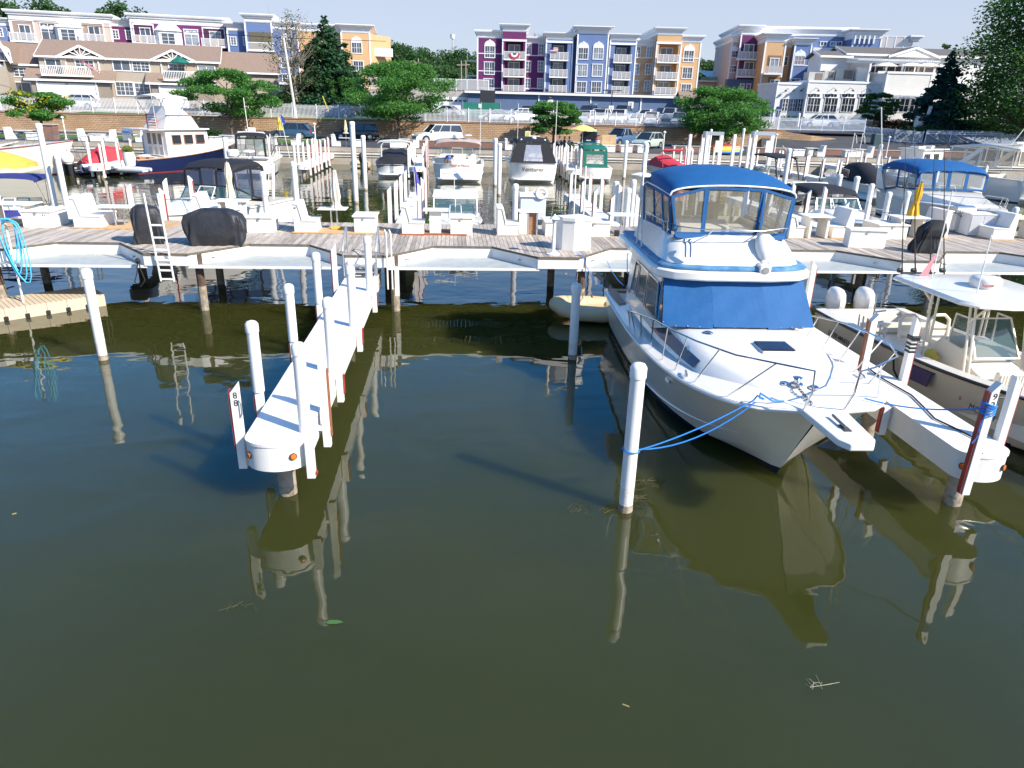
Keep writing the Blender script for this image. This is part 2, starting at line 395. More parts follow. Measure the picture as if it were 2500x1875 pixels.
# ---- ground sheet: lower lot, bank, upper lot, rising on to the horizon
def lotz(y):     # level of the land behind the sea wall
    P = [(73, SEAZ), (78, 1.62), (88.6, 1.8)]
    Q = [(90.4, 3.42), (112, 4.72), (150, 5.0), (400, 5.2), (4000, 5.2)]
    pts = P if y < 89.5 else Q
    for (a, za), (b, zb) in zip(pts, pts[1:]):
        if y <= b: return za + (zb - za) * max(0, y - a) / (b - a)
    return pts[-1][1]
g = MB(); ys = [73.6, 78, 88.6]
for y0, y1 in zip(ys, ys[1:]):
    g.quad((-160, y0, lotz(y0)), (46, y0, lotz(y0)), (46, y1, lotz(y1)), (-160, y1, lotz(y1)))
g.quad((46, 73.6, SEAZ), (170, 73.6, SEAZ), (170, 88.6, 1.8), (46, 88.6, 1.8))
tag(g.build('lower_car_park', ASPH), kind='structure')
g = MB(); ys = [90, 112, 150, 400, 4000]
for y0, y1 in zip(ys, ys[1:]):
    wd = 260 if y1 < 300 else 4000
    g.quad((-wd, y0, lotz(y0 + .4)), (wd, y0, lotz(y0 + .4)), (wd, y1, lotz(y1)), (-wd, y1, lotz(y1)))
tag(g.build('upper_car_park', ASPH), kind='structure')
# ramp on the right that climbs from the lower lot through the gate
rx = [at(2010, 350, 84)[0], at(2320, 370, 84)[0]]
g = MB(); g.quad((36, 86, 1.83), (64, 80, 1.66), (64, 91.5, 3.5), (38, 91.5, 3.5))
tag(g.build('entrance_ramp', ASPH), kind='structure')
# lake bed, banks under the land so that nothing is hollow
tag(MB().box(-160, 170, SEAY, SEAY + .28, -1.5, SEAZ - .35).box(-160, 170, SEAY - .06, SEAY + .5, SEAZ - .38, SEAZ).build('sea_wall', CONC), kind='structure')
tag(MB().box(-160, 170, SEAY + .5, 76.2, SEAZ - .2, SEAZ + .004).build('promenade', PAVE), kind='structure')
# joints of the sea wall: every cast panel is a piece standing a little proud
sw = bpy.data.objects['sea_wall']
pm = MB().box(-2.68, 2.68, -.03, .03, -.55, .78).box(-2.68, 2.68, -.06, .0, .80, 1.12).build('panel', CONC, sw, bevel=.02)
pm.location = (0, SEAY - .03, 0)
for i in range(-12, 14):
    if i: share('panel', pm.data, sw, (i * 5.4, SEAY - .03, 0))
# rail along the wall
r = MB(); r.tube([(-90, SEAY - .22, 1.0), (95, SEAY - .22, 1.0)], .05, 6)
r.box(-160, 170, SEAY - .16, SEAY - .05, .72, .78)
tag(r.build('mooring_rail', WHITE), 'white pipe mooring rail running along the face of the concrete sea wall', 'rail')
# retaining wall
XL, XR = -120, 39.5
rw = thing('retaining_wall', 'long brown block retaining wall between the lower car park and the upper fence', 'wall', (0, 89, 0))
MB().box(XL, XR, 0, .9, 1.5, 3.62).build('block_face', BLOCKW, rw)
cp = MB()
x = XL
cap = MB().box(0, .74, -.06, .5, 3.625, 3.74).build('coping_stone', mat('coping', (.3, .16, .09), .9, var=.2), rw, bevel=.015); cap.location = (-44, 0, 0)
for i in range(1, 112): share('coping_stone', cap.data, rw, (-44 + i * .75, 0, 0))
MB().box(XL, -44.02, -.06, .5, 3.625, 3.74).build('coping_run', MATS['coping'], rw)
# curved end of the block wall falling with the ramp
MB().loft([[(39.5, .0, 1.5), (39.5, .9, 1.5), (39.5, .9, 3.6), (39.5, 0, 3.6)], [(43, -.6, 1.5), (43, .5, 1.5), (43, .5, 3.2), (43, -.6, 3.2)], [(46.5, .2, 1.5), (46.5, 1.3, 1.5), (46.5, 1.3, 2.9), (46.5, .2, 2.9)]]).build('wall_end', BLOCKW, rw)
# curb + painted lot lines + grass strip on lower lot
tag(MB().box(-120, 38, 88.0, 88.3, 1.7, 1.92).build('kerb', PAVE), kind='structure')
g = MB()
for i in range(-12, 12): g.box(i * 2.9 + .0, i * 2.9 + .1, 83, 87.8, 1.73, 1.7745 + .04)
tag(g.build('bay_markings', WHITE), kind='structure')
tag(MB().box(-120, -14, 77.6, 82.4, 1.55, 1.74).build('lawn_strip', GRASS), kind='structure')
tag(MB().box(-120, -14, 82.4, 83, 1.55, 1.78).build('kerb', PAVE), kind='structure')
# low brick planter walls behind the promenade benches
def brickwall(x0, x1, y, lab):
    t = thing('low_brick_wall', lab, 'wall', (x0, y, SEAZ))
    MB().box(0, x1 - x0, 0, .35, 0, .62).build('brickwork', REDBR, t)
    MB().box(-.05, x1 - x0 + .05, -.05, .4, .625, .7).build('coping', PAVE, t)
brickwall(-6.5, 5.5, 76.6, 'long low red brick wall behind the benches left of the white suv')
brickwall(12.5, 19.5, 76.8, 'low red brick wall beside the pale green suv')
brickwall(22.6, 29.2, 76.8, 'low red brick wall behind the red covered speedboat')
brickwall(31.5, 35.2, 76.8, 'short low red brick wall next to the inflatable banana tube')
brickwall(38.5, 56, 77.2, 'low red brick wall behind the benches at the foot of the ramp')
# lawn at upper left by the houses, driveway
tag(MB().quad((-90, 90.9, 3.62), (-28, 90.9, 3.62), (-28, 100, 4.08), (-90, 100, 4.08)).build('driveway', PAVE), kind='structure')
tag(MB().quad((-44, 91.2, 3.66), (-34, 91.2, 3.66), (-34, 96, 3.9), (-44, 96, 3.9)).quad((-24, 91.2, 3.6), (-6, 91.2, 3.6), (-6, 104, 4.4), (-24, 104, 4.4)).build('lawn', GRASS), kind='structure')
tag(MB().quad((64, 97, 4.0), (130, 97, 4.0), (130, 101, 4.2), (64, 101, 4.2)).build('lawn', GRASS), kind='structure')

# ---- fences of pickets
def fence(pts, h, lab, mt, sp=.145, zoff=0, tall_post=.12, pst=2.4):
    """pts: (x, y, z) run"""
    t = thing('picket_fence', lab, 'fence', pts[0])
    o = Vector(pts[0]); pk = MB(); rl = MB(); pi = 0
    for a, b in zip(pts, pts[1:]):
        a = Vector(a) - o; b = Vector(b) - o; d = b - a; n = max(1, int(d.length / sp))
        for i in range(n):
            p = a + d * (i / n); pk.box(p.x - .026, p.x + .026, p.y - .015, p.y + .015, p.z + .05, p.z + h)
        for zz in (.14, h - .32, h - .16): rl.bar(a + Vector((0, 0, zz)), b + Vector((0, 0, zz)), .03, .05)
        np_ = max(1, int(d.length / pst))
        for i in range(np_ + 1):
            if pi < 110:
                p = a + d * (i / np_)
                if pi == 0:
                    pm = MB().box(-.045, .045, -.045, .045, 0, h + tall_post).build('post', mt, t); pm.location = p
                else: share('post', pm.data, t, p)
                pi += 1
    tag(pk.build('picket', mt, t), kind='stuff'); rl.build('rail', mt, t)
    return t
FW = mat('white_fence_paint', (.78, .78, .78), .5)
FG = mat('grey_white_fence_paint', (.5, .55, .62), .5)
zf = 3.75
fence([(-75, 89.2, zf + .35), (-48, 89.2, zf + .1), (-18.6, 89.2, zf)], 1.55, 'white picket fence on the retaining wall in front of the tan houses', FW)
fence([(-18.4, 89.2, zf), (39, 89.2, zf)], 1.45, 'white picket fence along the retaining wall in front of the parked cars', FW)
fence([(39.2, 89.4, 3.7), (50.5, 90.2, 3.7)], 1.45, 'white picket fence right of the round tree ending beside the gate', FG)
fence([(50.6, 90.2, 2.9), (53.4, 88.2, 2.7), (55.4, 87.6, 2.6), (56.8, 87.9, 2.5)], 1.45, 'short fence return with a swing gate at the top of the ramp', FG)
# sliding gate with diagonal braces
def gate(x0, x1, y, z, h, lab):
    t = thing('sliding_gate', lab, 'gate', (x0, y, z)); L_ = x1 - x0
    fr = MB()
    for zz in (.12, h - .12, h - .32): fr.bar((0, 0, zz), (L_, 0, zz), .06, .07)
    for i in range(4): fr.bar((L_ * i / 3, 0, .1), (L_ * i / 3, 0, h), .08, .08)
    fr.build('gate_frame', FG, t)
    for i in range(3):
        a, b = (h - .3, .15) if i != 2 else (.15, h - .3)
        MB().bar((L_ * i / 3, -.04, a), (L_ * (i + 1) / 3, -.04, b), .05, .05).build('brace', FG, t)
    pk = MB()
    for i in range(int(L_ / .16)): pk.box(i * .16, i * .16 + .035, -.02, .02, .1, h + .1)
    tag(pk.build('picket', FG, t), kind='stuff')
gate(57, 66.5, 87.6, 2.35, 1.75, 'grey white sliding gate with diagonal braces across the ramp')
fence([(66.7, 87.6, 2.2), (81, 86.6, 1.9)], 1.75, 'grey white picket fence between the ramp gate and the chain link fence', FG, .17)
fence([(76, 92.5, 3.0), (81, 86.8, 1.9)], 1.6, 'grey picket fence run turning back from the corner by the spruce', FG, .2)
# chain link
t = thing('chain_link_fence', 'blue grey chain link fence with tall posts at the right edge', 'fence', (81.2, 86.5, 1.75))
for i in range(10): MB().box(-.04, .04, -.04, .04, 0, 1.9).build('post', FG, t, loc=(i * 2.6, -i * .3, 0))
MB().bar((0, 0, 1.85), (26, -3, 1.85), .05, .05).build('rail', FG, t)
mesh_ = mat('chain_link_mesh', (.16, .22, .32), .6, alpha=.4)
MB().plate([(0, 0, .05), (26, -3, .05), (26, -3, 1.8), (0, 0, 1.8)], .01).build('mesh_panel', mesh_, t)
tag(MB().box(-.55, .55, -.4, .4, 0, 1.5).build('electric_cabinet', mat('dark_slate_cabinet', (.03, .07, .08), .5), bevel=.04), 'dark green utility cabinet standing at the sliding gate', 'cabinet').location = (at(2140, 345, 87)[0], 87, 2.1)

# ================================================================ MAIN DOCK
DZ, DS = 1.7, .891     # deck level; DS scales the dock and its furniture about the camera
def front(x):   # front edge of the deck: teeth every 6.2 m
    u = ((x - (-9.05) + 3.1) % 6.2) - 3.1; a = abs(u)
    if a < .68: return 23.0
    if a < 2.1: return 23.0 + (a - .68) / 1.42 * 1.75
    return 24.75
BACK = 29.6
dock = thing('main_dock', 'wide weathered plank dock with white zigzag fascia crossing the whole harbour', 'dock', (0, 0, .632))
dock.scale = (DS, DS, DS); ND = 1.2
x = -19.6; i = 0; pw = .148
rnd = random.Random(3)
over = []
while x < 38:
    f0, f1 = front(x) + .0, front(x + pw - .01)
    jit = rnd.uniform(-.03, .03); dz = rnd.uniform(-.006, .006)
    mb = MB().loft([[(x, f0 + jit, ND - .05 + dz), (x, BACK, ND - .05 + dz), (x, BACK, ND + dz), (x, f0 + jit, ND + dz)],
                    [(x + pw - .012, f1 + jit, ND - .05 + dz), (x + pw - .012, BACK, ND - .05 + dz), (x + pw - .012, BACK, ND + dz), (x + pw - .012, f1 + jit, ND + dz)]])
    if i < 296: mb.build('plank', rnd.choice([PLANK, PLANK, PLANK2, PLANK3, PLANK2]), dock)
    else: over.append(mb)
    x += pw; i += 1
big = MB()
for q in over: big.add(q.v, q.f)
x = -34
while x < -19.6:
    big.box(x, min(x + pw - .012, -19.61), front(x), BACK, ND - .05, ND); x += pw
tag(big.build('plank_run', PLANK, dock), kind='stuff')
# zigzag edge board and white fascia
xs = []
k0 = -9.05 - 6.2 * 4
for k in range(12):
    c = k0 + 6.2 * k
    xs += [(c - 2.1, 24.75), (c - .68, 23.0), (c + .68, 23.0), (c + 2.1, 24.75)]
ed = MB()
for (a, ya), (b, yb) in zip(xs, xs[1:]):
    MB().loft([[(a, ya - .05, .82), (a, ya - .002, .82), (a, ya - .002, 1.14), (a, ya - .05, 1.14)], [(b, yb - .05, .82), (b, yb - .002, .82), (b, yb - .002, 1.14), (b, yb - .05, 1.14)]]).build('fascia_board', WHITE, dock)
    ed.loft([[(a, ya - .075, 1.145), (a, ya + .0, 1.145), (a, ya + .0, 1.205), (a, ya - .06, 1.205)], [(b, yb - .075, 1.145), (b, yb + .0, 1.145), (b, yb + .0, 1.205), (b, yb - .06, 1.205)]])
ed.build('mossy_lip', EDGE, dock)
# sloping skirt under the bays
SKIRT = mat('skirt_paint', (.34, .37, .36), .55, c2=(.45, .46, .43), vscale=3, stretch=(1, 1, .5))
for k in range(11):
    c = k0 + 6.2 * k
    p = [(c + .68, 23.02, .82), (c + 2.1, 24.74, .82), (c + 4.1, 24.74, .82), (c + 5.52, 23.02, .82)]
    MB().loft([[q for q in p], [(q[0], q[1], q[2] - .02) for q in p]]).build('soffit_panel', SKIRT, dock)
    MB().box(c + .62, c + 5.58, 22.98, 23.05, .74, .818).build('cross_beam', WHITE, dock)
MB().box(-34, 44, 29.45, 29.62, .75, 1.14).build('rear_fascia', WHITE, dock)
MB().box(-34, 44, 26.2, 26.4, .72, 1.14).box(-34, 44, 28.6, 28.8, .72, 1.14).build('joist', PILE, dock)
# supporting piles
pt = MB().lathe([(.13, .1), (.13, 1.14)], n=10).build('pile', PILE, dock)
pl = MB().lathe([(.14, -2.2), (.14, .1)], n=10).build('pile_foot', PILEL, dock)
spots = []
for k in range(11):
    c = k0 + 6.2 * k
    spots += [(c + .85, 23.3), (c + .3, 26.9)]
for j, (a, b) in enumerate(spots):
    if j == 0: pt.location = (a, b, 0); pl.location = (a, b, 0)
    else: share('pile', pt.data, dock, (a, b, 0)); share('pile_foot', pl.data, dock, (a, b, 0))
# cleats
def cleat_mb():
    m = MB(); m.tube([(-.16, 0, .05), (-.08, 0, .075), (.08, 0, .075), (.16, 0, .05)], .018, 6); m.tube([(-.05, 0, 0), (-.05, 0, .07)], .018, 6); m.tube([(.05, 0, 0), (.05, 0, .07)], .018, 6); return m
c0 = cleat_mb().build('cleat', mat('galvanised', (.3, .3, .32), .5, metal=.7), dock)
cl_pts = []
for k in range(1, 11):
    c = k0 + 6.2 * k; cl_pts += [(c - 1.25, 23.68, .98, .89), (c + 1.25, 23.68, .98, -.89)]
for j, (a, b, z, s) in enumerate(cl_pts):
    o = c0 if j == 0 else share('cleat', c0.data, dock)
    o.location = (a, b - .04, z); o.rotation_euler = (R_(90), 0, s)

# ================================================================ FINGER PIERS
def sleeve(parent, x, y, z0, z1, r=.1):
    m = MB().lathe([(r, z0), (r, z1 - .2)], x, y, 18)
    o = m.build('sleeve', PVC, parent, True)
    c = MB().lathe([(r + .012, z1 - .2), (r + .012, z1 - .06), (r * .8, z1 - .018), (r * .35, z1)], x, y, 18).build('cap', PVC, parent, True, 50)
    return o
def sqpost(parent, x, y, z0, z1, side, strip=REDP, slant=True, sw=.13, s0=None, s1=None):
    """white square fender post with a coloured rub strip on its outer side"""
    w_ = sw / 2; zt = z1 - .16 if slant else z1
    m = MB()
    v = [(x - w_, y - w_, z0), (x + w_, y - w_, z0), (x + w_, y + w_, z0), (x - w_, y + w_, z0),
         (x - w_, y - w_, z1 if side > 0 else zt), (x + w_, y - w_, zt if side > 0 else z1), (x + w_, y + w_, zt if side > 0 else z1), (x - w_, y + w_, z1 if side > 0 else zt)]
    m.add(v, [(3, 2, 1, 0), (4, 5, 6, 7), (0, 1, 5, 4), (1, 2, 6, 5), (2, 3, 7, 6), (3, 0, 4, 7)])
    m.build('fender_post', WHITE, parent, bevel=.006)
    xo = x + side * w_
    a, b = (xo + .002, xo + .03) if side > 0 else (xo - .03, xo - .002)
    MB().box(a, b, y - .045, y + .045, (s0 if s0 is not None else z0 + .25), (s1 if s1 is not None else zt - .05)).build('rub_strip', strip, parent)
def pier_body(name, lab, x0, x1, y0, y1, z, refl=True, far=False):
    t = thing(name, lab, 'pier', (0, 0, 0))
    if not far: t.scale = (.925,) * 3; t.location.z = .435     # near piers scaled about the camera position, hence the raised origin
    cx = (x0 + x1) / 2; r = (x1 - x0) / 2; n = 8 if far else 20
    arc = [(cx - r * math.cos(math.pi * i / n), y0 - r * .72 * math.sin(math.pi * i / n)) for i in range(n + 1)]
    poly = arc + [(x1, y1), (x0, y1)]
    DK = mat('white_pier_deck', (.8, .77, .72), .6, var=.03, bump=.1, bscale=60)
    MB().prism(poly, z - .05, z).build('walkway', DK, t)
    MB().prism([(a + (.012 if a < cx else -.012), b + .012) for a, b in poly], z - (.36 if far else .48), z - .052).build('fascia', WHITE, t, True, 30)
    MB().lathe([(.15, -2.2), (.15, -.28)], cx + .02, y0 + .3, 16).build('pile_foot', PILEL, t, True)
    MB().lathe([(.148, -.28), (.148, z - .36)], cx + .02, y0 + .3, 16).build('pile', CONCD, t, True)
    if refl and not far:
        for a in (35, 128):
            an = R_(a); px_, py_ = cx - r * math.cos(an), y0 - r * .72 * math.sin(an)
            nrm = Vector((-math.cos(an) * .72, -math.sin(an), 0)).normalized()
            m = MB().lathe([(.062, 0), (.062, .012), (.05, .013)], n=16); o = m.build('reflector_rim', BLACK, t)
            o.location = (px_, py_, z - .24); o.rotation_euler = nrm.to_track_quat('Z', 'Y').to_euler()
            m = MB().lathe([(.048, .0135), (.044, .022), (.02, .026)], n=16).build('reflector', ORANGE, o)
    return t
p88 = pier_body('finger_pier', 'white finger pier numbered 88 with tall round posts in open water', -3.38, -2.4, 10.62, 23.0, .75)
PX = dict(l=-3.5, r=-2.42)
for (y, z1) in ((10.78, 2.28), (13.55, 2.28), (16.7, 2.22), (20.2, 2.3)): sleeve(p88, -2.46, y, .62, z1)
for y in (13.55, 16.7, 20.2): sqpost(p88, -2.33, y - .02, .12, .72, 1, REDP, False, s0=.3, s1=.7)
for (y, z1) in ((12.05, 2.25), (14.95, 2.2), (18.1, 2.25)):
    sleeve(p88, -3.5, y, .95, z1); sqpost(p88, -3.5, y, .15, .95, -1, REDP, False, s0=.2, s1=.9)
sqpost(p88, -3.5, 10.75, .12, 1.62, -1, REDP, s0=.42, s1=1.5)
sqpost(p88, -2.34, 10.42, .1, .72, 1, REDP, False, s0=.15, s1=.2)
sqpost(p88, -2.27, 11.55, .1, 1.72, 1, BROWNS, s0=.3, s1=1.55)
MB().box(-2.42, -2.2, 11.5, 11.6, .42, .5).build('bracket', WHITE, p88)
sqpost(p88, -3.47, 20.6, .2, 2.0, -1, REDP)
for yy in (12.5, 15.6, 18.8):
    MB().lathe([(.14, -2.2), (.14, -.28)], -2.9, yy, 12).build('pile_foot', PILEL, p88, True); MB().lathe([(.138, -.28), (.138, .39)], -2.9, yy, 12).build('pile', CONCD, p88, True)
for i, ch in enumerate('88'): text(ch, .15, BLACK, (-3.5 + .02, 10.75 - .068, 1.42 - i * .13), (R_(90), 0, 0), p88, 'pier_number', thick=.002)
MB().tube([(-3.43, 10.68, 1.35), (-3.4, 10.66, 1.3), (-3.4, 10.66, 1.12), (-3.43, 10.68, 1.05)], .014, 6).build('rope_hook', ALU, p88)
# steps and handrails between pier 88 and the dock
st = thing('dock_steps', 'small white steps with aluminium handrails joining pier 88 to the dock', 'steps', (-2.65, 20.3, .55)); st.scale = (.9,) * 3
for i in range(2): MB().box(-.42, .42, -.05 - i * .28, .2 - i * .28, .98 - i * .15, 1.02 - i * .15).build('tread', ALU, st)
MB().box(-.46, -.42, -.4, .35, .76, 1.1).box(.42, .46, -.4, .35, .76, 1.1).build('stringer', ALU, st)
for s in (-.5, .5): MB().tube([(s, -.45, .76), (s, -.5, 1.55), (s, -.35, 1.75), (s, .35, 2.15), (s, .55, 2.1), (s, .55, 1.2)], .024, 8).build('handrail', ALU, st, True)
t = thing('grab_rails', 'pair of slim white upright rails at the dock end right of pier 88', 'rail', (-1.95, 20.35, 0))
for s_ in (0, .13): MB().tube([(s_, 0, .75), (s_, 0, 2.35), (s_ - .05, .15, 2.42), (s_ - .05, .3, 2.2), (s_ - .05, .3, 1.7)], .022, 7).build('rail', WHITE, t, True)
MB().box(.2, .32, 0, .1, .55, 1.3).build('fender_post', WHITE, t)
p92 = pier_body('finger_pier', 'white finger pier numbered 92 with brown striped post beside the blue canopied yacht', 8.12, 9.02, 9.9, 23.0, .75)
sqpost(p92, 8.2, 9.55, .1, 2.05, -1, REDP, s0=.12, s1=1.9)
for i, ch in enumerate('92'): text(ch, .15, BLACK, (8.2 + .01, 9.55 - .068, 1.82 - i * .14), (R_(90), 0, 0), p92, 'pier_number', thick=.002)
sqpost(p92, 9.12, 10.2, .1, 1.9, 1, REDP); sqpost(p92, 9.1, 12.95, .1, 2.1, 1, REDP); sqpost(p92, 8.22, 13.0, .1, 2.15, -1, BROWNS, s0=.9, s1=2)
sqpost(p92, 9.1, 17.4, .1, 2.3, 1, REDP); sqpost(p92, 8.1, 17.6, .1, 1.2, -1, REDP); sqpost(p92, 8.02, 11.7, .15, .72, -1, REDP, False, s0=.2, s1=.7)
for zz in (1.52, 1.44, 1.36): MB().box(9.02, 9.18, 12.87, 13.03, zz, zz + .055).build('rope_wrap', BLACK, p92, bevel=.02)
MB().box(9.02, 9.2, 12.85, 13.05, 1.62, 1.72).build('rope_wrap', BLACK, p92, bevel=.02)
for yy in (12.9, 16, 19.5):
    MB().lathe([(.14, -2.2), (.14, -.28)], 8.55, yy, 12).build('pile_foot', PILEL, p92, True); MB().lathe([(.138, -.28), (.138, .39)], 8.55, yy, 12).build('pile', CONCD, p92, True)
MB().tube([(8.75, 13.9, .775), (8.68, 13, .775), (8.75, 12.1, .775), (8.62, 11.5, .775), (8.5, 11.0, .775), (8.62, 10.5, .775), (8.7, 10.1, .775)], .016, 6).build('hose', ROPEK, p92)
MB().tube([(8.31, 9.6, .77), (8.28, 9.66, .84), (8.4, 9.62, .78)], .012, 6).build('loop', BLACK, p92)

# free-standing piles in the near basin
def pile(px, pz, x, y, top, lab, r=.108, foot=.42, foot2=.12, grp='white sleeved mooring piles in the near basin', tilt=None):
    t = thing('mooring_pile', lab, 'pile', (x, y, 0), group=grp)
    MB().lathe([(r, foot), (r, top - .22)], n=20).build('sleeve', PVC, t, True)
    MB().lathe([(r + .014, top - .22), (r + .014, top - .07), (r * .85, top - .02), (r * .4, top)], n=20).build('cap', PVC, t, True, 50)
    MB().lathe([(r * .98, foot2), (r * .98, foot)], n=20).build('stained_band', mat('stained_vinyl', (.66, .58, .48), .7, c2=(.76, .72, .66), vscale=6, bump=.3), t, True)
    MB().lathe([(r * 1.02, -1.2), (r * 1.04, .03), (r * 1.0, foot2)], n=20).build('waterline_growth', PILEL, t, True)
    return t
pile(0, 0, -8.26, 16.45, 2.16, 'round white pile standing left of pier 88 near the tan float')
pile(0, 0, 2.6, 9.4, 2.42, 'large round white pile with blue ropes tied round it')
pile(0, 0, 2.86, 16.45, 1.9, 'round white pile left of the yacht near the tan dinghy')
# far right white rope-wrapped corner post of pier 92 already built
rp = MB(); rp.tube([(2.6 + .125 * math.cos(a), 9.4 + .125 * math.sin(a), 1.02 + .03 * math.sin(a * .5)) for a in [i * .5 for i in range(13)]], .011, 6)
rp.tube(sag((2.72, 9.38, 1.04), (4.46, 9.6, 1.74), .07), .011, 6); rp.tube(sag((2.72, 9.44, 1.02), (4.48, 9.56, 1.73), .2), .011, 6)
rp.tube([(4.46, 9.6, 1.74), (4.52, 9.62, 1.81), (4.6, 9.56, 1.78), (4.5, 9.5, 1.82), (4.57, 9.64, 1.84), (4.76, 9.6, 1.73), (4.95, 9.62, 1.72)], .014, 6)
tag(rp.build('mooring_rope', ROPEB, None, True), 'bright blue rope doubled from the yacht deck to the large white pile', 'rope')
rp = MB(); rp.tube(sag((6.3, 9.75, 1.7), (7.6, 8.8, 1.95), .1), .011, 6)
for k in range(6): rp.tube([(7.585 + .095 * math.cos(a), 8.83 + .095 * math.sin(a), 1.86 + k * .028 + .02 * math.sin(a + k)) for a in [i * .6 for i in range(11)]], .012, 5, closed=True)
rp.tube([(7.5, 8.74, 1.86), (7.45, 8.73, 1.66), (7.48, 8.73, 1.56), (7.4, 8.72, 1.42)], .01, 5)
tag(rp.build('mooring_rope', ROPEB, None, True), 'blue bow rope wound round the striped post of pier 92', 'rope')
rp = MB(); rp.tube(sag((3.8, 20.45, 1.5), (4.2, 18.9, 1.2), .25), .011, 6); rp.tube(sag((4.55, 21.2, 1.5), (4.6, 18.9, 1.25), .1), .011, 6); rp.tube([(3.75, 20.7, 1.72), (3.6, 20.6, 1.75), (3.5, 20.65, 1.73), (3.7, 20.55, 1.74), (3.78, 20.42, 1.5), (3.8, 20.4, 1.0)], .013, 6)
tag(rp.build('mooring_rope', ROPEB, None, True), 'blue stern ropes from the dock edge to the yacht behind the tan dinghy', 'rope')

# modular tan float at the left edge
t = thing('floating_dock', 'tan ribbed plastic floating dock at the left edge', 'float', (-10.7, 21.75, 0), R_(40))
mod = MB().box(-.5, -.01, -.7, .7, -.15, .3).build('float_module', FLOAT, t, bevel=.03)
for k in range(1, 9): share('float_module', mod.data, t, (-.5 * k, 0, 0))
sl_ = MB().box(-.118, -.008, -.68, .68, .302, .33).build('slat', FLOAT, t, bevel=.01)
for k in range(1, 36): share('slat', sl_.data, t, (-.125 * k, 0, 0))
pin = MB().box(-.05, .05, -.75, -.702, .02, .12).build('coupling_pin', BLACK, t)
pin.location = (-.5, 0, 0)
for k in range(2, 9): share('coupling_pin', pin.data, t, (-.5 * k, 0, 0))
# turquoise hose looped on the tall pipe at left
t = thing('water_hose', 'turquoise hose hanging in long loops at the left edge of the dock', 'hose', (0, 0, 0))
x0, Yh = at(22, 560, 20.3)[0], 20.3
MB().tube([(x0 - .12, Yh + .1, .1), (x0 - .12, Yh + .1, 2.5)], .028, 8).build('stand_pipe', WHITE, t)
for k in range(5):
    a = .16 + .035 * k; dp = 1.05 + .12 * k; zt_ = at(22, 545, Yh)[1] - .1
    pts = [(x0 + a * math.cos(u) + .05 * math.sin(k * 2.1) + .07 * (k - 1) * (math.sin(u) < 0) * -math.sin(u), Yh - .03 * k, zt_ + .03 * math.cos(k * 3) + (.2 if math.sin(u) > 0 else dp) * math.sin(u)) for u in [i * math.pi / 9 for i in range(19)]]
    MB().tube(pts, .017, 6).build('hose_loop', ROPET, t, True)
